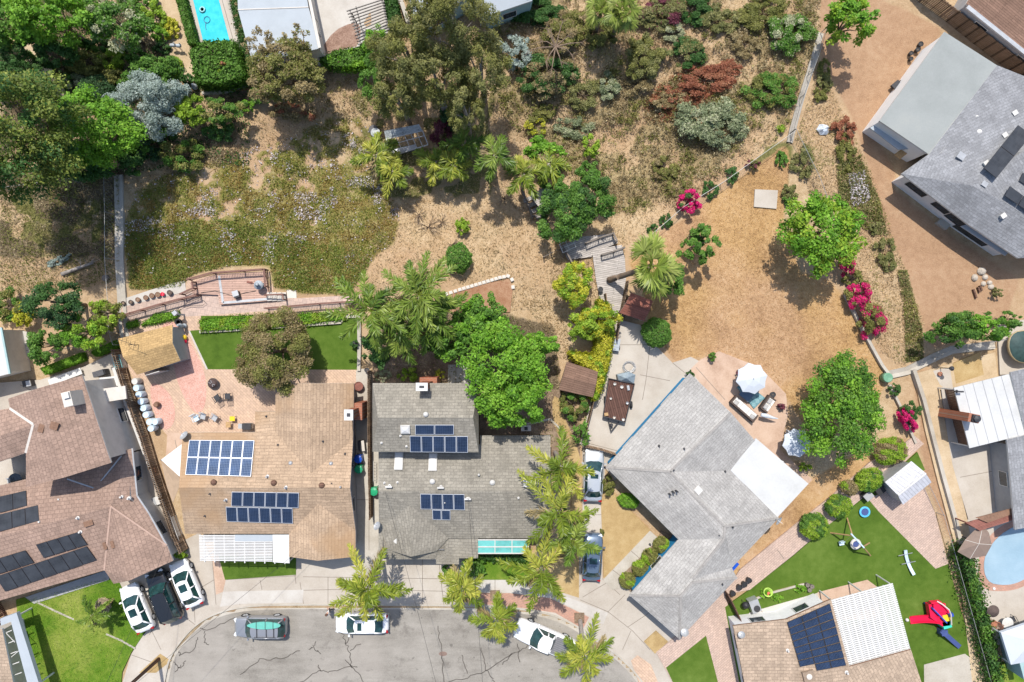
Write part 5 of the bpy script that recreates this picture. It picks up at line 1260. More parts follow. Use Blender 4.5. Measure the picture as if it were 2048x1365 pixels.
# along the top
hedge('clipped_hedge', 'narrow scrubby hedge between the lap pool wall and the flat roof', [(448, -60), (472, -60), (506, 120), (492, 150)], .9, 'dark', .16, .7, pal2='brown', mixp=.3, rough=.12)
tree(575, 150, 82, 62, 4.5, 'olive', 'scrub_tree', 'sprawling olive scrub tree below the flat roofed building', .2, pal2='brown', mixp=.35, gap=.9)
tree(525, 95, 30, 32, 4.5, 'brown', 'wispy_tree', 'thin brown leaved tree reaching over the left of the flat roof', .15, dens=.35, gap=.9)
tree(600, 88, 26, 30, 4.8, 'brown', 'wispy_tree', 'thin brown leaved tree reaching over the right of the flat roof', .15, dens=.35, gap=.9, pal2='olive', mixp=.4)
bush(535, 185, 34, 24, 'mid', 'shrub', 'green leafy shrub low on the scrub tree left side', 1.5, .2)
bush(590, 225, 42, 24, 'rust', 'shrub', 'reddish brown dead brush below the scrub tree', 1.0, .16, dens=.6, pal2='brown', mixp=.5)
hedge('leafy_hedge', 'glossy dark green hedge below the cream terrace', [(640, 118), (668, 104), (735, 92), (745, 112), (735, 132), (690, 134), (655, 130)], 1.3, 'mid', .2, pal2='bright', mixp=.4, rough=.14)
tree(752, 86, 32, 30, 3.0, 'bright', 'broadleaf_tree', 'bright green strap leaved tree beside the pergola', .3, aspect=.3)
tree(744, 160, 24, 46, 3.2, 'mid', 'broadleaf_tree', 'upright green tree on the left of the tall eucalyptus', .26, aspect=.35)
for i, (x, y, rx, ry, z, lb) in enumerate([(815, 108, 72, 62, 7, 'olive green eucalyptus crown over the pale wall end'), (905, 48, 82, 72, 9, 'tall eucalyptus at the top of the photo with a forked trunk'), (872, 160, 88, 56, 7.5, 'broad eucalyptus above the ruined greenhouse'), (962, 140, 58, 70, 7, 'eucalyptus crown nearest the grey cactus clump'), (930, 222, 40, 48, 7, 'slender eucalyptus above the palms on the slope'), (795, 196, 52, 46, 6.5, 'low spreading eucalyptus left of the greenhouse'), (860, 5, 60, 40, 9, 'yellowish eucalyptus cut by the top edge')]):
	tree(x, y, rx, ry, z, 'gum', 'eucalyptus_tree', lb, .22, group='eucalyptus trees', tr=.28, mat=MT['bark_grey'], gap=.9, dens=1.1, pal2='olive', mixp=.35, aspect=.4)
bush(900, 238, 24, 26, 'deep', 'shrub', 'dark shaded shrub behind the wine red bush', 2.2)
bush(884, 266, 20, 34, 'wine', 'shrub', 'wine red leaved bush right of the ruined greenhouse', 1.6, .2)
hedge('clipped_hedge', 'dark hedge behind the pergola by the white wall end', [(768, 0), (790, -10), (800, 40), (778, 48)], 1.4, 'dark', .18)
# scrub slope at the upper middle
bush(1034, 100, 30, 34, 'silver', 'cactus_clump', 'grey green cactus clump at the foot of the eucalyptus', 1.6, .3, aspect=.45)
fanpalm(1204, 18, 4.5, 1.7, 22, 'fan', 'fan_palm', 'left of two fan palms at the top of the scrub slope', seed=1)
fanpalm(1242, 22, 4.8, 1.8, 24, 'fan', 'fan_palm', 'right of two fan palms at the top of the scrub slope', seed=2)
for i, (x, y, rx, ry, p, lb, kw) in enumerate([
	(1075, 25, 55, 34, 'dark', 'dark scrub below the pale wall at the top', {}), (1130, 60, 50, 40, 'olive', 'olive scrub behind the dead tree', dict(pal2='brown', mixp=.4)), (1090, 150, 60, 44, 'brown', 'dark brown brush under the dead tree', dict(pal2='dark', mixp=.45)), (1195, 65, 38, 36, 'olive', 'grassy olive shrub below the two fan palms', {}),
	(1320, 25, 58, 36, 'gum', 'grey green mounded shrub right of the fan palms', dict(pal2='wine', mixp=.2)), (1385, 18, 42, 30, 'dark', 'dark shrub on the top edge beside the mounded shrub', {}), (1440, 40, 46, 28, 'gum', 'thin grey green scrub near the top edge', dict(dens=.6)), (1525, 28, 52, 36, 'olive', 'broad olive scrub near the top right of the slope', {}),
	(1288, 112, 42, 44, 'olive', 'rounded olive grey shrub in the middle of the slope', dict(pal2='gum', mixp=.4)), (1376, 106, 40, 34, 'gum', 'grey green shrub above the rust red brush', dict(pal2='dark', mixp=.5)), (1345, 62, 24, 22, 'pale', 'pale flowering shrub above the grey green shrub', {}), (1490, 90, 32, 26, 'brown', 'brown twiggy shrub left of the flowering green shrub', dict(dens=.6)),
	(1410, 160, 62, 28, 'rust', 'rust red dry brush across the slope', dict(dens=.8)), (1345, 200, 44, 26, 'rust', 'lower patch of rust red brush on the slope', dict(dens=.6, pal2='brown', mixp=.4)), (1462, 135, 34, 18, 'rust', 'right end of the rust red brush', dict(dens=.6)),
	(1575, 68, 46, 46, 'mid', 'green shrub dotted with white flowers beside the drainage ditch', dict(pal2='pale', mixp=.3)), (1546, 178, 50, 40, 'mid', 'large green shrub left of the drainage ditch', dict(pal2='olive', mixp=.35)), (1428, 248, 70, 48, 'cactus', 'big grey green cactus mound above the wire fence', dict(leaf=.26, aspect=.5)),
	(1220, 175, 30, 26, 'cactus', 'small pale cactus patch on the slope', dict(leaf=.2)), (1275, 170, 34, 26, 'brown', 'pale dry shrub in the middle of the slope', dict(dens=.6)), (1165, 190, 36, 28, 'gum', 'grey scrub right of the dead tree shadow', dict(dens=.7)), (1090, 225, 26, 18, 'olive', 'low yellow olive scrub below the dead tree', {}), (1070, 250, 22, 22, 'yellow', 'yellowish shrub left of the dry grass', dict(pal2='olive', mixp=.6)), (1150, 255, 40, 24, 'cactus', 'flat grey cactus patch above the broadleaf shrub', dict(leaf=.2, dens=.6)),
	(1334, 342, 30, 27, 'olive', 'isolated brown olive bush above the magenta bougainvillea', dict(pal2='brown', mixp=.4)), (1360, 380, 24, 15, 'olive', 'small brown bush touching the magenta bougainvillea', dict(pal2='brown', mixp=.5)),
	(1648, 140, 16, 20, 'olive', 'small olive shrub right of the drainage ditch', dict(dens=.7)), (1650, 165, 18, 22, 'gum', 'pale shrub right of the drainage ditch', dict(dens=.7)), (1640, 190, 16, 18, 'olive', 'low dark shrub on the bank above the tarp', dict(dens=.8)), (1688, 262, 23, 26, 'rust', 'reddish brown bush beside the crumpled tarp', {}),
	(1563, 258, 10, 9, 'lime', 'tiny lime shrub at the fence corner', {}), (1562, 320, 13, 16, 'mid', 'small green shrub below the fence corner', {}), (1610, 322, 26, 30, 'gum', 'grey green wispy shrub along the lower fence', dict(dens=.6)), (1690, 305, 20, 34, 'olive', 'olive ground shrub along the dirt yard edge', dict(dens=.8)), (1578, 385, 18, 16, 'gum', 'grey shrub between the pale slab and the bright tree', dict(dens=.8)), (1580, 402, 15, 11, 'mid', 'small green shrub next to the pale slab', {}),
	(1463, 350, 14, 18, 'dark', 'dark shrub on the wire fence right of the bougainvillea', dict(dens=.8)), (1422, 382, 17, 20, 'dark', 'dark shrub between the bougainvillea and the fence shrub', dict(dens=.8)), (1332, 442, 15, 16, 'dark', 'dark shrub halfway along the wire fence', dict(dens=.8)), (1305, 460, 10, 12, 'dark', 'smallest dark shrub at the lower end of the wire fence', dict(dens=.8)),
	(1770, 500, 20, 26, 'gum', 'grey green bush at the edge of the dirt yard', dict(dens=.8)), (1750, 455, 12, 18, 'gum', 'small grey tuft on the dry bank', dict(dens=.7)), (1775, 525, 18, 20, 'gum', 'second grey green bush lower on the dirt yard edge', dict(dens=.7))]):
	bush(x, y, rx, ry, p, 'scrub_bush', lb, max(.5, min(rx, ry) * S * .7), kw.pop('leaf', .18), **kw)
tree(1092, 306, 44, 26, 2.6, 'bright', 'broadleaf_tree', 'low bright broadleaf tree on the slope above the dark green thicket', .26)
tree(1178, 292, 22, 22, 2.4, 'lime', 'sapling', 'lime green sapling right of the low bright tree', .2, dens=.6)
tree(1178, 348, 26, 26, 2.4, 'mid', 'broadleaf_tree', 'small green tree on top of the dark green thicket', .2)
tree(1130, 432, 58, 56, 3.4, 'mid', 'broadleaf_tree', 'rounded dark green tree left of the wooden steps', .2, pal2='dark', mixp=.3)
tree(1180, 396, 48, 52, 3.6, 'mid', 'broadleaf_tree', 'rounded dark green tree right half of the thicket', .2, pal2='dark', mixp=.25)
tree(1108, 372, 26, 28, 3.0, 'mid', 'broadleaf_tree', 'small dark green tree behind the wooden hut roof', .2)
bush(917, 517, 24, 27, 'mid', 'shrub', 'round glossy green bush alone on the dry slope', 2.0, .17, ball=True)
bush(925, 452, 16, 18, 'lime', 'shrub', 'small yellow green bush on the dry slope', 1.3, .18)
bush(1378, 405, 24, 22, 'magenta', 'bougainvillea', 'magenta bougainvillea on the wire fence', 1.8, .18, pal2='dark', mixp=.12)
bush(1505, 330, 14, 10, 'wine', 'bougainvillea', 'small dark red bougainvillea high on the wire fence', .9, .16, pal2='olive', mixp=.3)
tree(1396, 492, 38, 46, 3.4, 'mid', 'broadleaf_tree', 'open crowned dark green tree on the dry lawn beside the fan palm', .26, gap=.72, k=26, pal2='brown', mixp=.12)
tree(1340, 560, 28, 44, 3.0, 'mid', 'broadleaf_tree', 'dark green tree in the shade of the leaning fan palm', .2)
tree(1642, 462, 78, 80, 4.6, 'lime', 'broadleaf_tree', 'large bright lime green tree on the lawn edge', .28, pal2='bright', mixp=.5, tr=.22)
tree(1700, 42, 52, 46, 4.2, 'lime', 'broadleaf_tree', 'bright lime tree in the bare dirt yard at the top', .28, pal2='bright', mixp=.4, tr=.18)
for x, y, rx, ry, lb, mp in ((1692, 530, 18, 22, 'smallest magenta bougainvillea below the large lime tree', .3), (1718, 592, 26, 32, 'vivid magenta bougainvillea in the middle of the bank', .12), (1742, 640, 28, 36, 'magenta bougainvillea lowest on the bank, thinner and greener', .35)):
	bush(x, y, rx, ry, 'magenta', 'bougainvillea', lb, 1.9, .15, pal2='olive', mixp=mp + .12, gap=1.1)
bush(1708, 558, 18, 18, 'olive', 'shrub', 'green olive bush between two magenta bougainvilleas', 1.3, .18)
bush(1815, 840, 15, 32, 'magenta', 'bougainvillea', 'tall narrow magenta bougainvillea beside the block wall', 1.8, .15, pal2='dark', mixp=.1, ang=.35)
bush(1822, 822, 18, 22, 'dark', 'shrub', 'dark leaves behind the narrow magenta bougainvillea', 1.2, .16)
tree(1680, 824, 92, 100, 4.6, 'mid', 'ficus_tree', 'huge dense round green tree beside the white umbrellas', .24, 2.6, pal2='bright', mixp=.4, tr=.3)
bush(1313, 666, 27, 27, 'mid', 'shrub', 'round green bush beside the rust roofed playhouse', 2.1, .16, ball=True)
for i, (x, y, rx, ry, ang, pal, lb) in enumerate([(1738, 960, 26, 21, .5, 'mid', 'largest clipped round bush beside the metal shed'), (1677, 1013, 24, 21, .3, 'mid', 'clipped round bush second from the metal shed'), (1627, 1052, 25, 24, 0, 'mid', 'clipped round bush nearest the tripod swing'), (1697, 975, 14, 14, 0, 'brown', 'small pale brown round bush above the clipped green row'), (1780, 902, 30, 25, .2, 'brown', 'brown spreading round bush at the end of the paved walk')]):
	bush(x, y, rx, ry, pal, 'clipped_bush', lb, 1.6, .13, ball=True, pal2='lime', mixp=.5, ang=ang, group='clipped bushes along the paved walk')
bush(1216, 968, 17, 20, 'olive', 'shrub', 'olive bush beside the silver sedan', 1.2, .15)
bush(1257, 1002, 20, 13, 'bright', 'clipped_bush', 'oval clipped green bush on the dry front lawn', 1.1, .12, ball=True, ang=-.3)
for i, (x, y, lb) in enumerate([(1322, 1090, 'clipped round bush furthest up the blue wall row'), (1300, 1113, 'clipped round bush second down the blue wall row'), (1280, 1137, 'clipped round bush third down the blue wall row'), (1255, 1161, 'clipped round bush lowest in the blue wall row')]):
	bush(x, y, 15, 15, 'olive', 'clipped_bush', lb, 1.1, .12, ball=True, pal2='lime', mixp=.4, group='clipped bushes along the blue wall')
tree(1908, 662, 48, 36, 3.2, 'mid', 'broadleaf_tree', 'dark green tree at the lower end of the dirt yard', .2, pal2='dark', mixp=.2)
tree(1975, 655, 46, 30, 3.2, 'bright', 'broadleaf_tree', 'lighter green tree beside the covered boat', .22, pal2='mid', mixp=.4)
bush(2018, 636, 22, 16, 'mid', 'shrub', 'small green shrub right of the lighter green tree', 1.6, .18)
bush(1993, 585, 10, 12, 'gum', 'shrub', 'sparse grey shrub by the pale boulders', .9, .16, dens=.7)
hedge('screening_hedge', 'long dark green screening hedge beside the covered pool', [(1920, 1105), (1936, 1098), (1958, 1170), (1976, 1250), (2004, 1365), (2020, 1480), (2000, 1480), (1986, 1365), (1956, 1240)], 1.2, 'mid', .22, rough=.4, pal2='dark', mixp=.5)
# middle: between the houses
tree(1008, 735, 92, 84, 6.2, 'bright', 'shade_tree', 'big bright green shade tree beside the grey two storey house', .28, 2.8, tr=.3)
tree(968, 640, 52, 48, 4.6, 'mid', 'broadleaf_tree', 'leafy green tree above the big shade tree', .24, pal2='bright', mixp=.35)
tree(912, 672, 52, 46, 4.4, 'bright', 'broadleaf_tree', 'leafy green tree left of the big shade tree', .26, pal2='mid', mixp=.4)
tree(1070, 690, 44, 30, 3.8, 'bright', 'broadleaf_tree', 'bright tree at the right of the big shade tree towards the yellow hedge', .24)
tree(1025, 815, 66, 48, 5.6, 'bright', 'broadleaf_tree', 'lower bright crown hanging over the grey roof edge', .28)
tree(758, 700, 36, 36, 2.6, 'dark', 'broadleaf_tree', 'dark green tree beside the artificial turf', .2)
bush(880, 675, 40, 36, 'mid', 'shrub', 'green shrub under the queen palms', 2.4, .22)
tree(552, 700, 86, 78, 3.6, 'brown', 'round_tree', 'wide rounded olive brown tree over the artificial turf', .17, 2.0, pal2='olive', mixp=.5, tr=.22, k=70, gap=.95)
tree(1148, 568, 42, 46, 3.0, 'lime', 'broadleaf_tree', 'yellow green flowering tree left of the grey deck', .2, pal2='yellow', mixp=.45)
tree(1188, 640, 48, 34, 2.4, 'yellow', 'broadleaf_tree', 'yellow flowering tree below the grey deck', .2, pal2='lime', mixp=.5, dens=.85)
tree(1160, 660, 30, 26, 2.2, 'lime', 'broadleaf_tree', 'open yellow green bush beside the dry path', .18, dens=.5)
hedge('vine_hedge', 'yellow green vine hedge along the concrete yard', [(1198, 600), (1218, 610), (1228, 650), (1218, 720), (1205, 770), (1192, 800), (1180, 795), (1196, 745), (1150, 720), (1140, 706), (1190, 712), (1196, 660)], 1.7, 'yellow', .17, pal2='lime', mixp=.35, rough=.12)
bush(1148, 812, 30, 28, 'olive', 'shrub', 'grey olive shrub below the brown plank shed', 1.8, .16, pal2='mid', mixp=.3)
bush(1162, 862, 18, 28, 'mid', 'shrub', 'banana like plant beside the driveway gate', 1.8, .5, aspect=.3, dens=.7)
bush(815, 750, 20, 16, 'lime', 'shrub', 'strappy light green plant above the grey roof', .9, .3, aspect=.25)
bush(878, 752, 11, 14, 'yellow', 'shrub', 'yellow spiky plant beside the chimney', .8, .3, aspect=.25)
bush(765, 752, 18, 12, 'pale', 'shrub', 'dry pale plant in the bed beside the plank fence', .7, .2, aspect=.3, dens=.6)
hedge('ground_cover', 'bright trailing plants along the raised bed above the turf', [(400, 642), (470, 634), (690, 626), (690, 638), (600, 650), (520, 656), (402, 662)], .45, 'lime', .16, cat='planting', pal2='bright', mixp=.5, rough=.12)
hedge('ground_cover', 'crescent of bright green ground cover below the brown railing', [(282, 650), (310, 630), (356, 624), (350, 636), (310, 646)], .4, 'bright', .15, cat='planting', rough=.1)
hedge('ground_cover', 'small patch of green ground cover beside the garden shed', [(252, 648), (272, 642), (274, 652), (256, 656)], .35, 'bright', .15, cat='planting', rough=.1)
# left side
tree(112, 606, 56, 46, 4.0, 'deep', 'broadleaf_tree', 'dark blue green tree on the dry left bank', .2, pal2='dark', mixp=.4)
bush(50, 630, 21, 24, 'yellow', 'shrub', 'vivid yellow shrub at the top of the concrete steps', 1.8, .18)
bush(14, 612, 30, 36, 'olive', 'shrub', 'olive shrub on the left edge beside the yellow shrub', 1.8, .2, pal2='mid', mixp=.4)
tree(168, 664, 42, 38, 3.0, 'lime', 'broadleaf_tree', 'yellow green tree above the clipped lawn hedge', .2, pal2='bright', mixp=.4)
tree(215, 628, 30, 34, 2.8, 'olive', 'broadleaf_tree', 'olive yellow tree beside the long drainage ditch', .18, pal2='lime', mixp=.5)
tree(95, 690, 36, 34, 2.6, 'mid', 'broadleaf_tree', 'mid green tree right of the concrete steps', .2)
hedge('clipped_hedge', 'long bright clipped hedge above the brown tile house', [(80, 738), (160, 707), (162, 722), (90, 749)], .9, 'bright', .11, rough=.04)
hedge('clipped_hedge', 'short bright clipped hedge next to the plank fence', [(182, 704), (230, 682), (234, 694), (190, 713)], .9, 'bright', .11, rough=.04)
bush(118, 522, 24, 9, 'silver', 'shrub', 'silvery low shrub above the fallen log', .5, .2, ang=.5)
bush(360, 1108, 14, 12, 'lime', 'shrub', 'small bright shrub in front of the second white car', .8, .16)
bush(5, 1165, 14, 14, 'dark', 'shrub', 'dark shrub at the left corner of the brown tile house', .9, .18)
# front garden plants
bush(943, 1135, 30, 24, 'mid', 'strelitzia_plant', 'large leaved green plant beside the porch', 1.6, .6, aspect=.3)
hedge('vine_hedge', 'climbing vine along the front edge of the glazed patio cover', [(930, 1100), (985, 1104), (1050, 1108), (1050, 1122), (990, 1120), (940, 1118)], 1.0, 'dark', .22, .7, rough=.16, pal2='bright', mixp=.2)
bush(897, 1140, 13, 15, 'mid', 'shrub', 'small dark shrub at the edge of the driveway', .8, .18)
bush(1205, 1063, 6, 7, 'olive', 'shrub', 'tiny olive shrub at the edge of the dry front lawn', .5, .12)
for i, (x, y, lb) in enumerate([(1530, 1188, 'leafy green plant at the left of the vegetable bed'), (1555, 1195, 'leafy green plant in the middle of the vegetable bed'), (1600, 1178, 'leafy green plant at the right of the vegetable bed')]):
	bush(x, y, 12, 9, 'bright', 'vegetable_plant', lb, .5, .2, group='plants in the vegetable bed')
bush(1610, 935, 12, 10, 'lime', 'shrub', 'small lime plant at the corner of the flat white roof', .8, .16)
bush(1790, 780, 13, 13, 'dark', 'shrub', 'small dark potted shrub beside the green water tank', .9, .15)
# palms
QP = 'queen palms'
palm(742, 622, 8.0, 3.6, 20, 'palm', 'queen_palm', 'queen palm left of the pair above the artificial turf', QP, seed=1)
palm(838, 590, 8.5, 3.9, 20, 'palm', 'queen_palm', 'queen palm with long fronds reaching over the dry slope', QP, seed=2)
palm(862, 632, 7.0, 3.2, 18, 'palm', 'queen_palm', 'darker queen palm beside the leafy trees', QP, seed=3)
palm(800, 668, 6.0, 2.9, 16, 'palm', 'queen_palm', 'queen palm nearest the dark green bush', QP, seed=4)
palm(736, 1178, 6.6, 3.1, 20, 'palmy', 'queen_palm', 'street palm beside the white sedan', 'street palms', seed=5)
palm(926, 1178, 5.0, 2.3, 15, 'palmy', 'queen_palm', 'small yellowish street palm by the brick parkway', 'street palms', seed=6)
palm(992, 1240, 5.0, 2.3, 13, 'palmy', 'queen_palm', 'street palm leaning over the road left of the white pickup', 'street palms', base=(991, 1192), seed=7)
palm(1170, 1314, 5.6, 2.6, 15, 'palmy', 'queen_palm', 'street palm over the tail of the white pickup', 'street palms', base=(1160, 1240), seed=8)
palm(1122, 935, 7.5, 3.0, 12, 'palmy', 'queen_palm', 'uppermost palm beside the silver sedan', 'front yard palms', seed=9)
palm(1118, 1022, 8.0, 3.7, 14, 'palmy', 'queen_palm', 'widest palm over the grey roof corner', 'front yard palms', seed=10)
palm(1082, 1140, 7.0, 3.4, 14, 'palmy', 'queen_palm', 'lowest palm over the dry front lawn', 'front yard palms', seed=11)
palm(1145, 1080, 7.0, 2.8, 12, 'palm', 'queen_palm', 'palm overhanging the dark blue car', 'front yard palms', seed=12)
palm(990, 312, 7.0, 1.7, 11, 'palm', 'queen_palm', 'slim tall palm on the open slope', 'slope palms', seed=13, base=(990, 352))
palm(1046, 350, 5.0, 2.0, 11, 'palmy', 'queen_palm', 'palm drooping over the wooden hut roof', 'slope palms', seed=14)
palm(752, 312, 3.6, 2.2, 14, 'palmy', 'queen_palm', 'low palm left of the ruined greenhouse', 'slope palms', seed=15)
palm(870, 324, 3.2, 2.0, 12, 'palmy', 'queen_palm', 'low palm in front of the ruined greenhouse', 'slope palms', seed=16)
palm(928, 288, 3.6, 1.9, 12, 'palm', 'queen_palm', 'low palm under the slender eucalyptus', 'slope palms', seed=17)
palm(785, 345, 3.5, 2.0, 12, 'palmy', 'queen_palm', 'lowest yellowing palm on the slope', 'slope palms', seed=18)
palm(1098, 330, 4.2, 2.0, 10, 'palmy', 'queen_palm', 'palm sprouting from the low bright broadleaf tree', 'slope palms', seed=19)
palm(905, 330, 3.2, 1.9, 11, 'palmy', 'queen_palm', 'small yellow palm right of the greenhouse bench', 'slope palms', seed=20)
palm(184, 1232, 2.6, 1.7, 12, 'palm', 'queen_palm', 'stocky palm beside the straw skirted stump on the lawn', None, seed=21, leaflen=.4)
fanpalm(1304, 532, 7.5, 2.9, 19, 'fan', 'fan_palm', 'leaning fan palm above the rust roofed playhouse', base=(1212, 562), seed=3, r0=.24)
DT = thing('dead_tree', 'dead tree with bare reddish branches among the scrub', 'tree', T(1108, 105)); b = MB(); rr = random.Random(5); c0 = T(1111, 94, 5.0); gq = T(1112, 96, -.3)
b.tube([gq, T(1112, 95, 2.5), c0], [.2, .15, .1], 8); b.build('trunk', MT['bark'], DT, True)
b = MB()
for k in range(11):
	a = k * .58 + rr.uniform(-.2, .2); L_ = rr.uniform(1.4, 2.7); m_ = c0 + Vector((math.cos(a) * L_ * .5, math.sin(a) * L_ * .5, rr.uniform(.2, .6))); e_ = c0 + Vector((math.cos(a) * L_, math.sin(a) * L_, rr.uniform(-.3, .7)))
	b.tube([c0, m_, e_], [.07, .045, .015], 5)
	for q_ in range(4):
		t = rr.uniform(.4, .95); s_ = m_.lerp(e_, t); a2 = a + rr.choice([-1, 1]) * rr.uniform(.5, 1.0); b.tube([s_, s_ + Vector((math.cos(a2), math.sin(a2), rr.uniform(-.2, .4))) * rr.uniform(.4, .9)], [.025, .008], 4)
b.build('branch', MT['bark'], DT); DT.children[-1]['label'] = 'bare reddish grey branches'
for i, (x, y, s_, lb) in enumerate([(857, 455, 1.5, 'leafless dark shrub lowest of the bare ones on the dry slope'), (838, 430, 1.0, 'small leafless shrub above the other bare one'), (885, 445, .9, 'leafless shrub nearest the yellow green bush'), (905, 490, .8, 'little bare shrub above the round glossy bush'), (1008, 400, 1.1, 'bare twiggy shrub at the foot of the slim tall palm')]):
	t = thing('bare_shrub', lb, 'shrub', T(x, y)); b = MB(); rr = random.Random(i + 40); c0 = T(x, y)
	for k in range(9):
		a = rr.uniform(0, 6.3); e_ = c0 + Vector((math.cos(a) * s_ * .6, math.sin(a) * s_ * .6, s_ * rr.uniform(.3, .9))); b.tube([c0 - Vector((0, 0, .1)), c0.lerp(e_, .5) + Vector((0, 0, .15 * s_)), e_], [.04, .025, .008], 4)
		for q_ in range(3):
			s0 = c0.lerp(e_, rr.uniform(.4, 1)); a2 = a + rr.uniform(-1, 1); b.tube([s0, s0 + Vector((math.cos(a2), math.sin(a2), .4)) * .35 * s_], [.018, .006], 4)
	b.build('branches', MT['bark'], t)
t = thing('palm_stump', 'straw skirted palm stump on the front lawn', 'tree stump', P(203, 1216, 0)); b = MB(); c0 = P(203, 1214, 1.3)
b.lathe((c0.x, c0.y, 0), [(.32, -.1), (.3, 1.2), (.15, 1.45), (.0001, 1.5)], 12); b.build('trunk', MT['bark'], t, True)
r_ = np.random.default_rng(77); n = 700; a = r_.uniform(0, 6.28, n); rad = r_.uniform(.15, .72, n); ctr = np.stack([c0.x + np.cos(a) * rad, c0.y + np.sin(a) * rad, 1.45 - rad * .55 + r_.normal(0, .05, n)], 1)
nr = np.stack([np.cos(a) * .4, np.sin(a) * .4, np.ones(n)], 1) + r_.normal(0, .3, (n, 3)); nr /= np.linalg.norm(nr, axis=1)[:, None]
cl = np.array([(.42, .33, .23)]) * r_.uniform(.5, 1.35, (n, 1)); quads_object('dry_skirt', leaves(ctr, nr, np.full(n, .26), cl, 3, .3), cl, MT['leaf'], t)
# ground cover nobody could count
def cover(name, label, polys, n, size, pal, hgt, mask=None, pal2=None, mixp=0.0, aspect=.35, up=.35, seed=0, clump=None, kind='stuff', excl=None, zoff=0.0):
	r = np.random.default_rng(2000 + seed); PX, PY = [], []
	xs = [p[0] for q_ in polys for p in q_]; ys = [p[1] for q_ in polys for p in q_]; got = 0
	while got < n:
		x = r.uniform(min(xs), max(xs), n * 2); y = r.uniform(min(ys), max(ys), n * 2); k = np.zeros(len(x), bool)
		for q_ in polys: k |= inside(x, y, q_)
		if excl:
			for q_ in excl: k &= ~inside(x, y, q_)
		if mask is not None: k &= r.random(len(x)) < pick(mask, x, y)
		PX.append(x[k]); PY.append(y[k]); got += k.sum()
	x = np.concatenate(PX)[:n]; y = np.concatenate(PY)[:n]
	if clump:
		m = clump; x = np.repeat(x, m) + r.normal(0, 2.6, n * m); y = np.repeat(y, m) + r.normal(0, 2.6, n * m)
	z = gz_at(x, y) + zoff + r.uniform(.02, hgt, len(x)); k = S * (CAMH - z) / CAMH
	ctr = np.stack([(x - 1024) * k, (682.5 - y) * k, z], 1)
	nr = r.normal(size=(len(x), 3)) * .7 + np.array([0, 0, up]); nr /= np.linalg.norm(nr, axis=1)[:, None]
	w = .55 * vnoise(x + 999, y + 999, 30, seed + 40) + .6 * r.random(len(x)) - .08
	cols = palcol(pal, w, seed)
	if pal2:
		f = (vnoise(x + 999, y + 999, 22, seed + 60) + r.normal(0, .12, len(x))) < mixp; cols[f] = palcol(pal2, w, seed)[f]
	o = quads_object(name, leaves(ctr, nr, size * r.uniform(.5, 1.4, len(x)), cols, seed + 4, aspect), cols, MT['leaf'])
	setp(o, label, None, None, kind)
PAL['iceg'] = [(.075, .095, .014), (.155, .19, .03), (.32, .31, .075)]
PAL['icer'] = [(.11, .08, .018), (.23, .155, .04), (.36, .25, .09)]
PAL['icelo'] = [(.055, .085, .014), (.12, .175, .03), (.23, .26, .06)]
PAL['straw'] = [(.23, .155, .08), (.40, .295, .17), (.57, .46, .30)]
PAL['gold'] = [(.27, .16, .075), (.41, .265, .14), (.55, .40, .24)]
PAL['lilac'] = [(.30, .26, .26), (.45, .41, .44), (.62, .58, .62)]
PAL['scrub'] = [(.13, .10, .05), (.27, .215, .12), (.46, .39, .25)]
cover('ice_plant', 'olive and reddish ice plant covering the left slope', [ICE], 46000, .17, 'iceg', .18, m_ice ** 1.5, 'icer', .42, seed=1)
cover('ice_plant_leaves', 'greener ice plant in the lower part of the left slope', [[(248, 470), (420, 430), (560, 470), (700, 500), (745, 520), (700, 590), (545, 575), (540, 530), (470, 530), (385, 548), (360, 575), (258, 580)]], 17000, .17, 'icelo', .2, m_ice, seed=2)
cover('ice_plant_flowers', 'pale lilac flower drifts in the ice plant', [ICE], 4200, .13, 'lilac', .2, np.clip((ss(.55, .8, .55 * vnoise(GX, GY, 30, 77) + .45 * vnoise(GX, GY, 11, 78)) + .03) * soft([ICE], 2) * ss(590, 380, GY), 0, 1), seed=3, aspect=.8, up=1.2)
WILD = [[(240, 345), (520, 230), (640, 130), (980, 0), (1640, 0), (1575, 265), (1255, 490), (1230, 470), (1100, 620), (1020, 620), (1030, 560), (700, 590), (760, 400), (740, 230), (560, 285), (258, 395)]]
cover('dry_grass', 'straw coloured dry grass across the canyon slope', WILD, 52000, .24, 'straw', .2, np.clip(1.0 - m_red * .8 - m_soil * .7, 0, 1), 'scrub', .34, .2, .45, seed=4)
cover('dry_brush', 'low dry brush over the upper scrub slope', [BRUSH, [(1050, 300), (1330, 330), (1330, 420), (1225, 430)], [(620, 130), (740, 130), (760, 240), (640, 235)]], 6400, .2, 'scrub', .45, np.clip(m_brush + .32, 0, 1), 'olive', .40, .4, .5, seed=5, clump=14)
cover('dry_brush_rust', 'rust coloured dry brush on the upper slope', [REDB], 420, .2, 'rust', .4, None, 'brown', .4, .4, .5, seed=6, clump=14)
cover('bank_grass', 'dry grass on the bank beside the dirt yard', [[(1590, 280), (1640, 130), (1700, 250), (1745, 350), (1850, 650), (1810, 740), (1760, 700), (1700, 540), (1720, 440), (1620, 390)]], 13000, .22, 'straw', .2, None, 'olive', .3, .2, .45, seed=7)
cover('bank_ground_cover', 'grey green ground cover along the dirt yard edge', [[(1672, 330), (1720, 310), (1760, 400), (1775, 470), (1750, 470), (1700, 440), (1680, 400)], [(1795, 540), (1815, 540), (1845, 660), (1848, 720), (1812, 725), (1808, 620)]], 9000, .18, 'gum', .28, None, 'olive', .35, .5, .5, seed=8)
cover('bank_flowers', 'lilac flower patch on the dirt yard bank', [[(1696, 348), (1730, 340), (1742, 400), (1705, 415)]], 900, .14, 'lilac', .3, None, seed=9, aspect=.8, up=1.0)
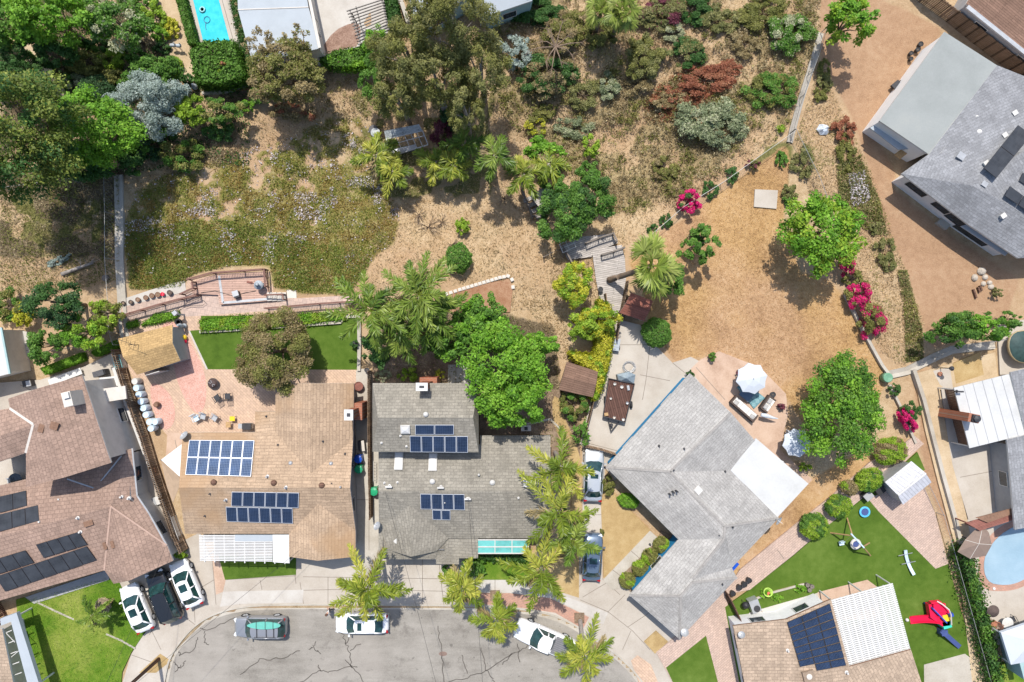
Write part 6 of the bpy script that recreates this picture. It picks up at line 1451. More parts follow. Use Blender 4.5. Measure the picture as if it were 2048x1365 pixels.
cover('lawn_grass', 'golden dry grass blades of the back lawn', [LAWND], 26000, .15, 'gold', .06, m_lawn, seed=10, aspect=.2)
cover('shade_grass', 'rough grass and leaf litter under the tall olive tree', [[(0, 335), (238, 345), (238, 560), (150, 580), (0, 590)]], 15000, .22, 'scrub', .22, None, 'olive', .5, .25, .5, seed=11)
cover('garden_litter', 'leaf litter and weeds in the upper left garden', [[(0, 0), (360, 0), (400, 170), (500, 190), (500, 330), (245, 345), (0, 345)]], 17000, .2, 'dark', .25, None, 'scrub', .45, .5, .5, seed=12, excl=[[(352, -20), (440, -20), (480, 95), (395, 95)], [(275, 0), (352, -40), (372, 0), (392, 88), (400, 170), (370, 165), (330, 115), (290, 60)], [(30, 110), (60, 80), (95, 125), (150, 215), (135, 220), (70, 140)]])
cover('front_grass', 'short blades of the bright front lawn', [[(38, 1205), (215, 1155), (236, 1170), (260, 1218), (288, 1262), (258, 1306), (242, 1345), (230, 1380), (82, 1380), (75, 1330)]], 9000, .13, 'lime', .12, None, 'mid', .42, .2, seed=13, zoff=.2)
cover('bed_litter', 'leaf litter in the beds behind the grey house', [BED], 5200, .18, 'scrub', .1, None, 'olive', .45, .35, .5, seed=14, zoff=.17)
cover('dry_leaves', 'dry litter in the open bed between path and lawn', [[(1040, 600), (1130, 600), (1140, 720), (1110, 720), (1090, 660)], [(1105, 480), (1250, 480), (1250, 640), (1150, 650), (1100, 560)]], 5200, .2, 'straw', .12, None, 'scrub', .4, .3, .5, seed=15)
# vehicles
PAINT = dict(white=paint('paint_white', (.80, .80, .80)), black=paint('paint_black', (.012, .013, .014), .15, 1), grey=paint('paint_grey', (.30, .31, .33), .3, .8, .4), silver=paint('paint_silver', (.52, .55, .58), .3, .8, .4), blue=paint('paint_blue', (.10, .145, .21), .25, .9, .3))
LAMP_F = plain('headlamp', (.65, .68, .7), .15, .1); LAMP_R = plain('tail_lamp', (.32, .01, .012), .2, .1)
STA = dict(
	sedan=[(-.5, .62, .52), (-.485, .80, .80), (-.44, .92, .92), (-.36, .97, .96), (-.15, 1, .97), (.12, 1, .97), (.24, .99, .95), (.33, .97, .90), (.42, .92, .80), (.47, .82, .68), (.5, .60, .50)],
	suv=[(-.5, .70, .62), (-.485, .88, .98), (-.44, .96, 1.05), (-.36, .98, 1.08), (-.15, 1, 1.08), (.12, 1, 1.08), (.24, .99, 1.07), (.33, .97, 1.02), (.42, .93, .95), (.47, .84, .80), (.5, .64, .58)],
	pickup=[(-.5, .90, .70), (-.49, .96, 1.05), (-.44, .98, 1.10), (-.36, .98, 1.10), (-.15, 1, 1.10), (.12, 1, 1.10), (.22, .99, 1.10), (.33, .97, 1.06), (.42, .94, .98), (.47, .87, .82), (.5, .68, .6)])
CAB = dict(sedan=(.25, .095, -.265, -.385, 1.44, .60, .90), suv=(.225, .085, -.40, -.475, 1.72, .68, .93), pickup=(.20, .085, -.085, -.125, 1.82, .70, .92))
def vehicle(name, label, cat, px, py, hd, L, W, kind, pt, sun=None, rack=False):
	t = thing(name, label, cat, P(px, py, -.08 if py > 1222 and 330 < px < 1240 else .12), None, math.radians(hd))
	t0 = Vector(t.location); rz = math.radians(hd); ca, sa = math.cos(rz), math.sin(rz)
	def w(x, y, z): return (t0.x + x * ca - y * sa, t0.y + x * sa + y * ca, t0.z + z)
	hw = W / 2; b = MB(); rings = []
	for f, k, zt in STA[kind]:
		x = f * L; y = hw * k; prof = [(y * .86, .22), (y * .97, .34), (y, .55 if zt > .6 else .45), (y * .985, zt * .78 if zt > .7 else zt * .9), (y * .93, zt - .045), (y * .80, zt), (y * .4, zt + .022), (0, zt + .03)]
		prof = prof + [(-a, c) for a, c in prof[-2::-1]]; rings.append([w(x, a, c) for a, c in prof])
	for a, c in zip(rings, rings[1:]):
		n = len(a)
		for i in range(n): j = (i + 1) % n; b.face([a[i], a[j], c[j], c[i]])
	b.face(rings[0][::-1]); b.face(rings[-1])
	ws, wt, rt, rb, H, kt, kb = CAB[kind]; zb = {'sedan': .93, 'suv': 1.06, 'pickup': 1.09}[kind]; yb, yt = hw * kb, hw * kt
	bulge = .035 * L
	B = lambda x, y: w(x * L, y, zb); Tt = lambda x, y, dz=0: w(x * L, y, H + dz)
	for s_ in (-1, 1):
		b.bar(B(ws, s_ * yb * .97), Tt(wt, s_ * yt), .09, .07); b.bar(B(rb, s_ * yb * .95), Tt(rt, s_ * yt), .12, .08)
		b.bar(w((wt + rt) / 2 * L, s_ * yb * .985, zb), w((wt + rt) / 2 * L, s_ * yt, H - .01), .1, .06)
		b.bar(Tt(wt, s_ * yt), Tt(rt, s_ * yt), .08, .07)
	b.build('body', PAINT[pt], t, True)
	m = MB(); f = [B(ws, yb * .95), w(ws * L + bulge, yb * .45, zb), w(ws * L + bulge, -yb * .45, zb), B(ws, -yb * .95)]; u = [Tt(wt, yt * .98), w(wt * L + .03 * L, yt * .45, H - .005), w(wt * L + .03 * L, -yt * .45, H - .005), Tt(wt, -yt * .98)]
	for i in range(3): m.face([f[i], u[i], u[i + 1], f[i + 1]])
	m.build('windscreen', MT['glass'], t)
	m = MB(); f = [B(rb, yb * .93), w(rb * L - .03 * L, yb * .4, zb), w(rb * L - .03 * L, -yb * .4, zb), B(rb, -yb * .93)]; u = [Tt(rt, yt * .98), w(rt * L - .015 * L, yt * .4, H - .005), w(rt * L - .015 * L, -yt * .4, H - .005), Tt(rt, -yt * .98)]
	for i in range(3): m.face([f[i], f[i + 1], u[i + 1], u[i]])
	m.build('rear_window', MT['glass'], t)
	for s_ in (-1, 1):
		m = MB(); q_ = [B(ws, s_ * yb * .96), B(rb, s_ * yb * .94), Tt(rt, s_ * yt), Tt(wt, s_ * yt)]; m.face(q_ if s_ > 0 else q_[::-1]); m.build('side_window', MT['glass'], t)
		m = MB(); x0 = ws * L * .92; m.box(w(x0, s_ * (hw + .09), zb - .02), (.14, .2, .13), rz); m.build('wing_mirror', PAINT[pt], t)
		m = MB(); m.box(w(L * .455, s_ * hw * .68, .66 if kind == 'sedan' else .8), (.26, .34, .12), rz - s_ * .45); m.build('headlight', LAMP_F, t)
		m = MB(); m.box(w(-L * .475, s_ * hw * .72, .78 if kind == 'sedan' else .95), (.16, .3, .16), rz + s_ * .3); m.build('tail_light', LAMP_R, t)
	m = MB(); N = 7; g_ = []
	for i in range(N):
		x = wt + .02 + (rt - .012 - wt - .02) * i / (N - 1); row = []
		for j in range(7):
			y = -1 + 2 * j / 6; kx = 1 - .10 * abs(2 * i / (N - 1) - 1) ** 2; row.append(w((wt + (rt - wt) * i / (N - 1)) * L + (.028 * L * (1 - y * y) if i == 0 else 0) - (.014 * L * (1 - y * y) if i == N - 1 else 0), y * yt * kx, H + .045 * (1 - y * y) * (1 - .5 * (2 * i / (N - 1) - 1) ** 2)))
		g_.append(row)
	for i in range(N - 1):
		for j in range(6): m.face([g_[i][j], g_[i][j + 1], g_[i + 1][j + 1], g_[i + 1][j]])
	m.build('roof', PAINT[pt], t, True)
	if sun:
		m = MB(); x0, x1 = sun; m.prism([w(x0 * L, -yt * .62, 0)[:2], w(x1 * L, -yt * .62, 0)[:2], w(x1 * L, yt * .62, 0)[:2], w(x0 * L, yt * .62, 0)[:2]], t0.z + H, t0.z + H + .058); m.build('sunroof', MT['glass'], t)
	if rack:
		m = MB()
		for s_ in (-1, 1): m.bar(Tt(wt - .05, s_ * yt * .85, .09), Tt(rt + .03, s_ * yt * .85, .09), .04, .04)
		for x in (-.02, -.2, -.34): m.bar(Tt(x, -yt * .85, .1), Tt(x, yt * .85, .1), .06, .03)
		m.build('roof_rack', MT['metal_dark'], t)
	if kind == 'pickup':
		m = MB(); x0, x1 = -.145 * L, -.475 * L
		m.prism([w(x0, -hw * .82, 0)[:2], w(x1, -hw * .82, 0)[:2], w(x1, hw * .82, 0)[:2], w(x0, hw * .82, 0)[:2]], t0.z + 1.0, t0.z + 1.14)
		for k in range(9):
			y = -hw * .72 + hw * 1.44 * k / 8; m.bar(w(x0 - .04, y, 1.15), w(x1 + .04, y, 1.15), .07, .03, 1)
		m.build('bed_cover', [plain('bed_grey', (.15, .15, .16), .5, .1), plain('bed_rib', (.20, .20, .21), .5, .1)], t)
	rw = .34 if kind == 'sedan' else .38
	for fx in (.31, -.30):
		for s_ in (-1, 1):
			y0 = s_ * (hw - .12); m = MB(); N = 18; prof = [(rw * .62, -.1), (rw * .95, -.11), (rw, -.07), (rw, .07), (rw * .95, .11), (rw * .62, .1)]
			rg = [[w(fx * L + r_ * math.cos(2 * PI * k / N), y0 + dy * s_, rw + r_ * math.sin(2 * PI * k / N)) for k in range(N)] for r_, dy in prof]
			for a, c in zip(rg, rg[1:]):
				for k in range(N): j = (k + 1) % N; m.face([a[k], a[j], c[j], c[k]])
			wo = m.build('wheel', MT['rubber'], t, True); m = MB()
			rr_ = [[w(fx * L + r_ * math.cos(2 * PI * k / N), y0 + dy * s_, rw + r_ * math.sin(2 * PI * k / N)) for k in range(N)] for r_, dy in ((rw * .63, .1), (rw * .55, .06))]
			for k in range(N): j = (k + 1) % N; m.face([rr_[0][k], rr_[0][j], rr_[1][j], rr_[1][k]])
			m.face(rr_[1] if s_ < 0 else rr_[1][::-1])
			for k in range(5):
				a = 2 * PI * k / 5; m.bar(w(fx * L, y0 + .085 * s_, rw), w(fx * L + rw * .58 * math.cos(a), y0 + .085 * s_, rw + rw * .58 * math.sin(a)), .05, .04)
			m.build('rim', MT['metal_grey'], wo)
	return t
vehicle('parked_car', 'white hatchback with dark sunroof nearest the front lawn', 'car', 282, 1211, 113, 4.5, 1.85, 'sedan', 'white', (.045, -.11))
vehicle('parked_car', 'black four wheel drive between two white cars', 'car', 336, 1186, 113, 4.9, 1.92, 'suv', 'black')
vehicle('parked_car', 'white hatchback with dark sunroof beside the white lattice patio cover', 'car', 380, 1163, 113, 4.4, 1.85, 'sedan', 'white', (.045, -.11))
SUV = vehicle('parked_car', 'silver grey estate car carrying a teal paddle board on the street', 'car', 526, 1247, 180, 4.75, 1.88, 'suv', 'grey', None, True)
vehicle('parked_car', 'white sedan with dark sunroof parked on the street under a palm', 'car', 727, 1241, 180, 4.85, 1.86, 'sedan', 'white', (.05, -.03))
vehicle('pickup_truck', 'white pickup truck with ribbed grey bed cover on the street', 'pickup truck', 1089, 1272, 157, 5.7, 2.0, 'pickup', 'white')
vehicle('parked_car', 'silver sedan on the narrow driveway by the gate', 'car', 1185, 948, 88, 4.8, 1.86, 'sedan', 'silver', (.05, -.03))
vehicle('parked_car', 'dark blue grey sedan at the foot of the narrow driveway', 'car', 1183, 1110, 87, 4.3, 1.82, 'sedan', 'blue', (.03, -.09))
def paddle(name, label, px, py, z, L, W, rz, mat):
	t = thing(name, label, 'paddle board', P(px, py, z)); b = MB(); n = 24; p = []
	for i in range(n):
		a = 2 * PI * i / n; x = math.cos(a) * L / 2; y = math.sin(a) * W / 2 * (1 - .25 * max(0, math.cos(a)) ** 2); p.append((P(px, py, z).x + x * math.cos(rz) - y * math.sin(rz), P(px, py, z).y + x * math.sin(rz) + y * math.cos(rz)))
	b.prism(p, z, z + .1); b.build('board', mat, t); return t
pbd = paddle('paddle_board', 'teal paddle board strapped to the roof of the estate car', 528, 1251, 1.79, 3.0, .66, PI, plain('board_teal', (.12, .40, .33), .45, .1))
b = MB(); q0 = P(528, 1251, 1.9)
for dx in (-.7, .1, .8): b.box((q0.x + dx, q0.y, 1.895), (.05, .78, .012))
b.build('strap', MT['black_plastic'], pbd)
TR = thing('utility_trailer', 'dark brown flat trailer with a drawbar on the concrete yard', 'trailer', P(1234, 805, 0)); b = MB()
tz = .75; c4 = [(1217, 757), (1269, 768), (1250, 845), (1206, 833)]; b.prism([P(x, y, tz)[:2] for x, y in c4], tz - .12, tz); b.build('deck', boards('trailer_deck', (.105, .055, .042), .2, 1.3, .2), TR)
b = MB()
for i in range(4):
	a, c = c4[i], c4[(i + 1) % 4]; b.bar(P(*a, tz + .1), P(*c, tz + .1), .06, .2)
b.build('side_rail', MT['metal_dark'], TR)
b = MB(); b.bar(P(1216, 837, .5), P(1222, 864, .45), .08, .08); b.bar(P(1238, 843, .5), P(1222, 864, .45), .08, .08); b.lathe(P(1222, 850, .35), [(.14, 0), (.16, .3), (.1, .4)], 10); b.build('drawbar', MT['metal_dark'], TR)
for x, y in ((1210, 800), (1262, 810)):
	b = MB(); p = P(x, y, .32); b.tube([(p.x - .1, p.y, .32), (p.x + .1, p.y, .32)], .32, 14); b.build('wheel', MT['rubber'], TR)
LD = [('wooden_block', 'pale wooden block at the lower left of the trailer deck', 1212, 829, .35, .28, 'wood_tan'), ('metal_box', 'small pale metal box at the upper edge of the trailer deck', 1256, 776, .22, .45, 'metal_grey'), ('plastic_tub', 'white tub at the upper left of the trailer deck', 1229, 768, .25, .22, 'offwhite'), ('plastic_tub', 'white tub in the middle top of the trailer deck', 1243, 774, .28, .2, 'offwhite'), ('plastic_tub', 'pale tub halfway down the right side of the trailer deck', 1254, 806, .25, .3, 'metal_grey'), ('plastic_tub', 'white tub at the lower right of the trailer deck', 1246, 839, .25, .2, 'offwhite'), ('plastic_tub', 'pale tub at the bottom middle of the trailer deck', 1228, 835, .24, .24, 'stucco_pale'), ('plastic_tub', 'small white tub alone on the left of the trailer deck', 1221, 797, .2, .2, 'offwhite')]
for nm, lb, x, y, w_, d_, m_ in LD:
	t = thing(nm, lb, 'box' if 'tub' not in nm else 'tub', P(x, y, tz)); p = P(x, y, tz)
	b = MB()
	if 'tub' in nm:
		b.lathe(p, [(w_ * .42, 0), (w_ * .5, .2), (w_ * .54, .21), (w_ * .46, .2), (w_ * .4, .05), (.0001, .04)], 12)
	else: b.box((p.x, p.y, tz + .1), (w_, d_, .2), .2); b.box((p.x, p.y, tz + .21), (w_ * .9, d_ * .9, .03), .2)
	b.build('tub_body' if 'tub' in nm else 'box_body', MT[m_], t)
t = thing('tarpaulin', 'blue grey tarpaulin draped over a frame at the head of the trailer', 'tarpaulin', P(1250, 758, 0)); b = MB()
q_ = [P(1234, 750, .9), P(1258, 744, 1.25), P(1271, 750, 1.1), P(1268, 768, .75), P(1238, 764, .7)]; mm = P(1252, 757, 1.35)
for i in range(5): b.face([q_[(i + 1) % 5], q_[i], mm][::-1]); b.face([q_[i] - Vector((0, 0, .7)), q_[(i + 1) % 5] - Vector((0, 0, .7)), q_[(i + 1) % 5], q_[i]])
b.build('sheet', plain('tarp_blue', (.24, .29, .32), .5, .25, 4), t)
t = thing('wire_coil', 'loose coil of wire beyond the tarpaulin', 'wire', P(1258, 734, .1)); b = MB(); c_ = P(1258, 734, .2)
for k in range(4):
	r0 = .42 + .06 * k; b.tube([c_ + Vector((r0 * math.cos(a * PI / 8 + k), r0 * math.sin(a * PI / 8 + k) * .9, .05 * k + .05 * math.sin(a))) for a in range(17)], .018, 5, 0, False)
b.build('coil', MT['metal_grey'], t)
t = thing('garden_cart', 'white and grey garden cart beside the vine hedge', 'cart', P(1233, 690, 0)); b = MB(); p = P(1233, 690, .6); b.box((p.x, p.y, .55), (.55, 1.1, .35), -.15); b.box((p.x, p.y + .1, .74), (.45, .6, .03), -.15); b.build('tray', MT['roof_paleblue'], t)
b = MB(); b.bar((p.x - .2, p.y + .55, .7), (p.x - .45, p.y + 1.3, .95), .04, .04); b.bar((p.x + .2, p.y + .55, .7), (p.x - .1, p.y + 1.3, .95), .04, .04); b.build('handle', MT['metal_dark'], t)
for s_ in (-1, 1):
	b = MB(); b.tube([(p.x + s_ * .32 - .04, p.y - .25, .2), (p.x + s_ * .32 + .04, p.y - .25, .2)], .2, 12); b.build('wheel', MT['rubber'], t)
t = thing('covered_boat', 'boat under a dark green cover with a tan hull side', 'boat', P(2046, 694, 0)); b = MB(); p = P(2046, 694, 1.0); n = 20
def bo(r, z): return [(p.x + 1.45 * r * math.copysign(abs(math.cos(a * 2 * PI / n)) ** .8, math.cos(a * 2 * PI / n)) - .12 * math.sin(a * 2 * PI / n), p.y + 1.5 * r * math.sin(a * 2 * PI / n), z) for a in range(n)]
R_ = [bo(.6, .3), bo(.92, .8), bo(1, 1.15), bo(.95, 1.2)]
for a, c in zip(R_, R_[1:]):
	for k in range(n): j = (k + 1) % n; b.face([a[k], a[j], c[j], c[k]])
b.build('hull', plain('hull', (.42, .33, .19), .6, .2, 2), t, True); b = MB(); R_ = [bo(.95, 1.18), bo(.8, 1.35), bo(.4, 1.5), bo(.02, 1.55)]
for a, c in zip(R_, R_[1:]):
	for k in range(n): j = (k + 1) % n; b.face([a[k], a[j], c[j], c[k]])
b.build('boat_cover', MT['canvas_green'], t, True)
# fences and railings
def posts_along(pts, d):
	o = []
	for a, c in zip(pts, pts[1:]):
		n = max(1, int(math.hypot(c[0] - a[0], c[1] - a[1]) / d)); o += [(a[0] + (c[0] - a[0]) * k / n, a[1] + (c[1] - a[1]) * k / n) for k in range(n)]
	return o + [pts[-1]]
def gsurf(x, y): return float(gz_at(x, y))
def chain(name, label, pts, h, step=46, mat=None):
	"""pts: foot of the fence in the photo"""
	t = thing(name, label, 'fence', P(*pts[0], gsurf(*pts[0]))); pp = posts_along(pts, step); m = mat or MT['wire']
	F = [P(x, y, gsurf(x, y)) for x, y in pp]
	for f in F:
		b = MB(); b.tube([f - Vector((0, 0, .2)), f + Vector((0, 0, h + .03))], .03, 6); b.build('post', m, t)
	b = MB()
	for a, c in zip(F, F[1:]):
		up = Vector((0, 0, 1)); b.tube([a + up * h, c + up * h], .022, 5)
		n = max(2, int((c - a).length / .3))
		for k in range(n):
			p, q_ = a.lerp(c, k / n), a.lerp(c, (k + 1) / n)
			for u, v in ((0, 1), (1, 0)):
				for z0, z1 in ((0, .5), (.5, 1.0)):
					b.bar(p + up * h * (z0 if u == 0 else z1), q_ + up * h * (z1 if u == 0 else z0), .008, .008)
	b.build('wire_mesh', m, t); return t
def board_fence(name, label, pts, h, mat, th=.05, step=52, cap=False):
	t = thing(name, label, 'fence', P(*pts[0], 0)); b = MB(); r = random.Random(int(pts[0][0]))
	for a, c in zip(pts, pts[1:]):
		A, B_ = P(*a, gsurf(*a)), P(*c, gsurf(*c)); n = max(1, int((B_ - A).length / .16)); d = (B_ - A)
		rz = math.atan2(d.y, d.x)
		for k in range(n):
			p = A.lerp(B_, (k + .5) / n); hh = h + r.uniform(-.06, .06); b.box((p.x, p.y, p.z + hh / 2 - .1), (.135, th, hh + .2), rz + r.uniform(-.05, .05))
		nr_ = Vector((-d.y, d.x, 0)).normalized() * .06
		for z in (.4, h - .3): b.bar(A + Vector((0, 0, z)) + nr_, B_ + Vector((0, 0, z)) + nr_, .05, .09)
	b.build('board_panel', mat, t)
	for x, y in posts_along(pts, step):
		f = P(x, y, gsurf(x, y)); q_ = MB(); q_.box((f.x, f.y, f.z + h / 2 - .1), (.1, .1, h + .25)); q_.build('post', mat, t)
	return t
def wall_fence(name, label, pts, h, mat, th=.2, cat='wall', cap=None):
	t = thing(name, label, cat, P(*pts[0], 0)); b = MB(); F = [P(x, y, gsurf(x, y)) for x, y in pts]
	for a, c in zip(F, F[1:]): b.bar(a + Vector((0, 0, h / 2 - .2)), c + Vector((0, 0, h / 2 - .2)), th, h + .4)
	b.build('masonry', mat, t); b = MB()
	for a, c in zip(F, F[1:]): b.bar(a + Vector((0, 0, h + .03)), c + Vector((0, 0, h + .03)), th + .06, .06)
	b.build('coping', cap or MT['concrete_old'], t); return t
def railing(name, label, pts, z0, h=1.0, mat=None, step=36, bal=5.0):
	"""pts: foot of the railing in the photo at height z0"""
	t = thing(name, label, 'railing', P(*pts[0], z0)); m = mat or MT['rail_brown']
	F = [P(x, y, z0) for x, y in pts]; U = Vector((0, 0, 1)); b = MB()
	for a, c in zip(F, F[1:]):
		b.bar(a + U * h, c + U * h, .14, .05); 
	b.build('top_rail', m, t); b = MB()
	for a, c in zip(F, F[1:]):
		b.bar(a + U * .12, c + U * .12, .05, .06); n = max(2, int((c - a).length / .14))
		for k in range(1, n): p = a.lerp(c, k / n); b.bar(p + U * .12, p + U * (h - .02), .03, .03)
	b.build('balusters', m, t)
	for x, y in posts_along(pts, step):
		p = P(x, y, z0); q_ = MB(); q_.box((p.x, p.y, z0 + h / 2), (.11, .11, h + .1)); q_.build('post', m, t)
	return t
chain('chain_link_fence', 'long chain link fence beside the left drainage ditch', [(228, 348), (230, 430), (230, 520), (236, 610), (238, 665), (246, 690)], 1.6)
chain('chain_link_fence', 'chain link fence crossing the shade under the tall olive tree', [(228, 348), (160, 366), (80, 376), (0, 388)], 1.6)
chain('chain_link_fence', 'wire fence along the top of the dry lawn with a bougainvillea on it', [(1262, 506), (1300, 472), (1360, 420), (1440, 370), (1510, 320), (1578, 272)], 1.4, 60)
chain('chain_link_fence', 'chain link fence beside the ditch at the dirt yard', [(1640, 68), (1628, 110), (1612, 155), (1596, 200), (1578, 268)], 1.5)
chain('chain_link_fence', 'wire fence running down the bank from the fence corner', [(1580, 268), (1600, 310), (1625, 360), (1640, 400)], 1.4)
chain('chain_link_fence', 'short wire fence near the dirt yard trees', [(1860, 715), (1905, 694), (1990, 680)], 1.4)
chain('chain_link_fence', 'low garden wire fence below the long clipped hedge', [(90, 705), (165, 694), (235, 660)], 1.0)
chain('chain_link_fence', 'wire fence between the play lawn and the dirt strip', [(1840, 960), (1872, 1025), (1902, 1130), (1930, 1230), (1968, 1365), (1990, 1450)], 1.2, 56)
board_fence('plank_fence', 'tall brown plank fence between the tan house and the brown tile house', [(245, 700), (262, 760), (285, 830), (300, 870), (318, 930), (338, 990), (362, 1060), (378, 1095)], 1.8, MT['wood_fence'])
wall_fence('block_wall', 'pale block wall beside the plank fence and the brown tile house', [(240, 735), (262, 800), (292, 880), (322, 960), (350, 1030), (372, 1090)], 1.0, MT['offwhite'], .2, cap=MT['offwhite'])
board_fence('plank_fence', 'brown plank fence between the tan house and the grey house', [(743, 742), (743, 830), (744, 930), (746, 1030)], 1.7, MT['wood_fence'])
board_fence('plank_fence', 'slatted wooden fence at the top right corner', [(1800, -40), (1838, 4), (1880, 34), (1940, 82), (2010, 136), (2090, 200)], 1.9, MT['wood_fence'])
board_fence('plank_fence', 'dark plank fence at the left edge of the front lawn', [(-10, 1185), (12, 1225), (20, 1240)], 1.6, MT['wood_dark'])
board_fence('plank_fence', 'low wooden fence edging the concrete yard beside the vine hedge', [(1208, 590), (1214, 640), (1200, 700), (1190, 780), (1172, 850), (1168, 880)], 1.3, MT['wood_fence'])
board_fence('driveway_gate', 'brown gate across the narrow driveway', [(1168, 890), (1200, 897), (1228, 906)], 1.3, MT['wood_fence'], step=30)
board_fence('plank_fence', 'short dark fence between two paved walks by the black pots', [(1446, 1178), (1460, 1205), (1474, 1235)], 1.6, MT['wood_dark'])
board_fence('plank_fence', 'thin plank fence above the rust roofed playhouse', [(1252, 565), (1245, 600), (1234, 650), (1230, 680)], 1.5, MT['wood_fence'])
board_fence('privacy_screen', 'brown timber screen under the edge of the white panelled patio roof', [(1887, 778), (1900, 830), (1914, 885)], 2.3, MT['wood_brown'])
wall_fence('retaining_wall', 'pale retaining wall below the bougainvillea bank', [(1688, 590), (1712, 640), (1738, 690), (1760, 730), (1775, 750)], .35, MT['concrete_white'], .2)
wall_fence('block_wall', 'low pale block wall between the lawn yard and the dirt strip', [(1822, 740), (1842, 800), (1862, 880), (1880, 950), (1905, 1040), (1915, 1085)], .5, MT['concrete_white'], .28)
wall_fence('retaining_wall', 'short wall beside the narrow magenta bougainvillea', [(1776, 770), (1796, 810), (1812, 850), (1828, 886)], .3, MT['concrete_old'], .16)
wall_fence('block_wall', 'white wall end at the top beside the eucalyptus', [(788, -60), (805, 10), (822, 62)], 1.8, MT['offwhite'], .3)
wall_fence('pool_wall', 'cream wall between the lap pool and the flat roofed building', [(446, -60), (470, 40), (500, 150)], .5, MT['concrete_white'], .3)
wall_fence('retaining_wall', 'low wall below the brick garden bed', [(408, 190), (455, 186), (505, 172)], .4, MT['concrete_white'], .2)
wall_fence('planter_edge', 'pale kerb around the shaded bed behind the grey house', [(1040, 850), (1066, 846), (1100, 838), (1118, 855), (1128, 890)], .15, MT['concrete_white'], .12, 'kerb')
wall_fence('lawn_edge', 'white edging line across the upper front lawn', [(75, 1203), (110, 1220), (150, 1238)], .1, MT['white'], .1, 'edging')
wall_fence('lawn_edge', 'white edging line across the lower front lawn', [(214, 1267), (244, 1280), (272, 1296)], .1, MT['white'], .1, 'edging')
wall_fence('raised_bed_wall', 'white retaining edge below the trailing plants', [(402, 664), (520, 657), (684, 645), (684, 634), (718, 633)], .3, MT['concrete_white'], .22)
wall_fence('lawn_kerb', 'white kerb along the right side of the artificial turf', [(719, 634), (720, 690), (719, 742)], .3, MT['concrete_white'], .25, 'kerb')
wall_fence('vegetable_bed_wall', 'tan timber edging of the vegetable bed', [(1500, 1198), (1545, 1182), (1605, 1166)], .3, MT['wood_tan'], .12, 'edging')
t = thing('block_edging', 'curved row of pale rounded edging blocks on the dry slope', 'edging', T(950, 575))
b = MB()
ep = posts_along([(884, 592), (920, 580), (960, 568), (1000, 556), (1016, 553), (1024, 560), (1026, 575)], 8)
for k, (x, y) in enumerate(ep):
	b = MB(); q_ = ep[min(k + 1, len(ep) - 1)]; qp = ep[max(0, k - 1)]; a = math.atan2(-(q_[1] - qp[1]), q_[0] - qp[0]); p = P(x, y, gsurf(x, y)); b.box((p.x, p.y, p.z + .08), (.33, .3, .28), a); b.box((p.x, p.y, p.z + .23), (.27, .24, .04), a)
	b.build('edging_block', MT['stucco_pale'], t)
DK = thing('timber_deck', 'pink brown timber deck behind the tan house', 'deck', P(470, 575, 0)); b = MB()
b.prism([P(x, y, .35)[:2] for x, y in ((380, 566), (432, 549), (530, 543), (540, 602), (440, 610), (436, 590), (385, 588))], -.3, .35); b.build('boards', MT['deckwood'], DK)
b = MB()
for a, c in (((438, 552), (446, 606)), ((446, 606), (538, 598))): b.bar(P(*a, .36), P(*c, .36), .22, .02)
b.build('border_board', MT['metal_grey'], DK)
railing('deck_railing', 'brown railing along the top edge of the pink deck', [(384, 561), (432, 548), (490, 544), (532, 541)], .35)
railing('deck_railing', 'brown railing on the right end of the pink deck', [(536, 541), (538, 575)], .35)
railing('deck_railing', 'brown railing at the left corner of the pink deck', [(370, 590), (396, 578), (394, 566)], .2)
railing('deck_railing', 'long brown railing from the drainage ditch to the deck', [(250, 634), (290, 622), (330, 610), (368, 600), (402, 592)], .1)
railing('deck_railing', 'long brown railing right of the deck under the queen palms', [(537, 618), (575, 615), (640, 609), (720, 604)], .1)
railing('stair_railing', 'short brown stair railing at the right end of the deck', [(536, 592), (572, 590), (573, 600)], .1, .9)
t = thing('deck_steps', 'concrete and timber steps at the right end of the deck', 'steps', P(563, 594, 0)); b = MB()
for k in range(4): b.prism([P(x, y, .1)[:2] for x, y in ((536 + k * 9, 586), (545 + k * 9, 585), (546 + k * 9, 602), (537 + k * 9, 603))], -.2, .38 - k * .08)
b.prism([P(x, y, .1)[:2] for x, y in ((573, 580), (592, 579), (593, 600), (574, 601))], -.2, .06); b.build('tread', MT['stucco_pale'], t)
gz0 = lambda x, y: float(g(x, y))
D2 = thing('timber_deck', 'grey weathered deck beside the leaning fan palm', 'deck', T(1205, 540)); b = MB(); z0 = .15
b.prism([P(x, y, z0)[:2] for x, y in ((1184, 500), (1244, 490), (1250, 520), (1252, 560), (1240, 620), (1226, 640), (1200, 600), (1192, 560))], -1.2, z0); b.build('boards', MT['deckgrey'], D2)
D3 = thing('timber_walkway', 'grey weathered timber walkway above the grey deck', 'deck', T(1180, 500)); b = MB(); z0 = .1
b.prism([P(x, y, z0)[:2] for x, y in ((1122, 492), (1160, 474), (1222, 468), (1236, 486), (1186, 506), (1184, 514), (1136, 520))], -1.4, z0); b.build('boards', MT['deckgrey2'], D3)
WG = MT['wood_grey'] = plain('wood_grey', (.17, .145, .125), .85, .25, 6)
railing('deck_railing', 'dark weathered railing along the top of the timber walkway', [(1171, 489), (1196, 479), (1224, 470), (1231, 486)], .1, 1.0, WG)
railing('deck_railing', 'dark weathered railing between the walkway and the grey deck', [(1202, 512), (1226, 505), (1246, 498)], .15, .9, WG)
railing('deck_railing', 'dark weathered railing at the left end of the walkway', [(1124, 496), (1132, 508), (1142, 526)], .1, .9, WG)
t = thing('trellis_frame', 'pale open timber frame at the left of the walkway', 'trellis', T(1138, 490)); b = MB(); zz = 1.0
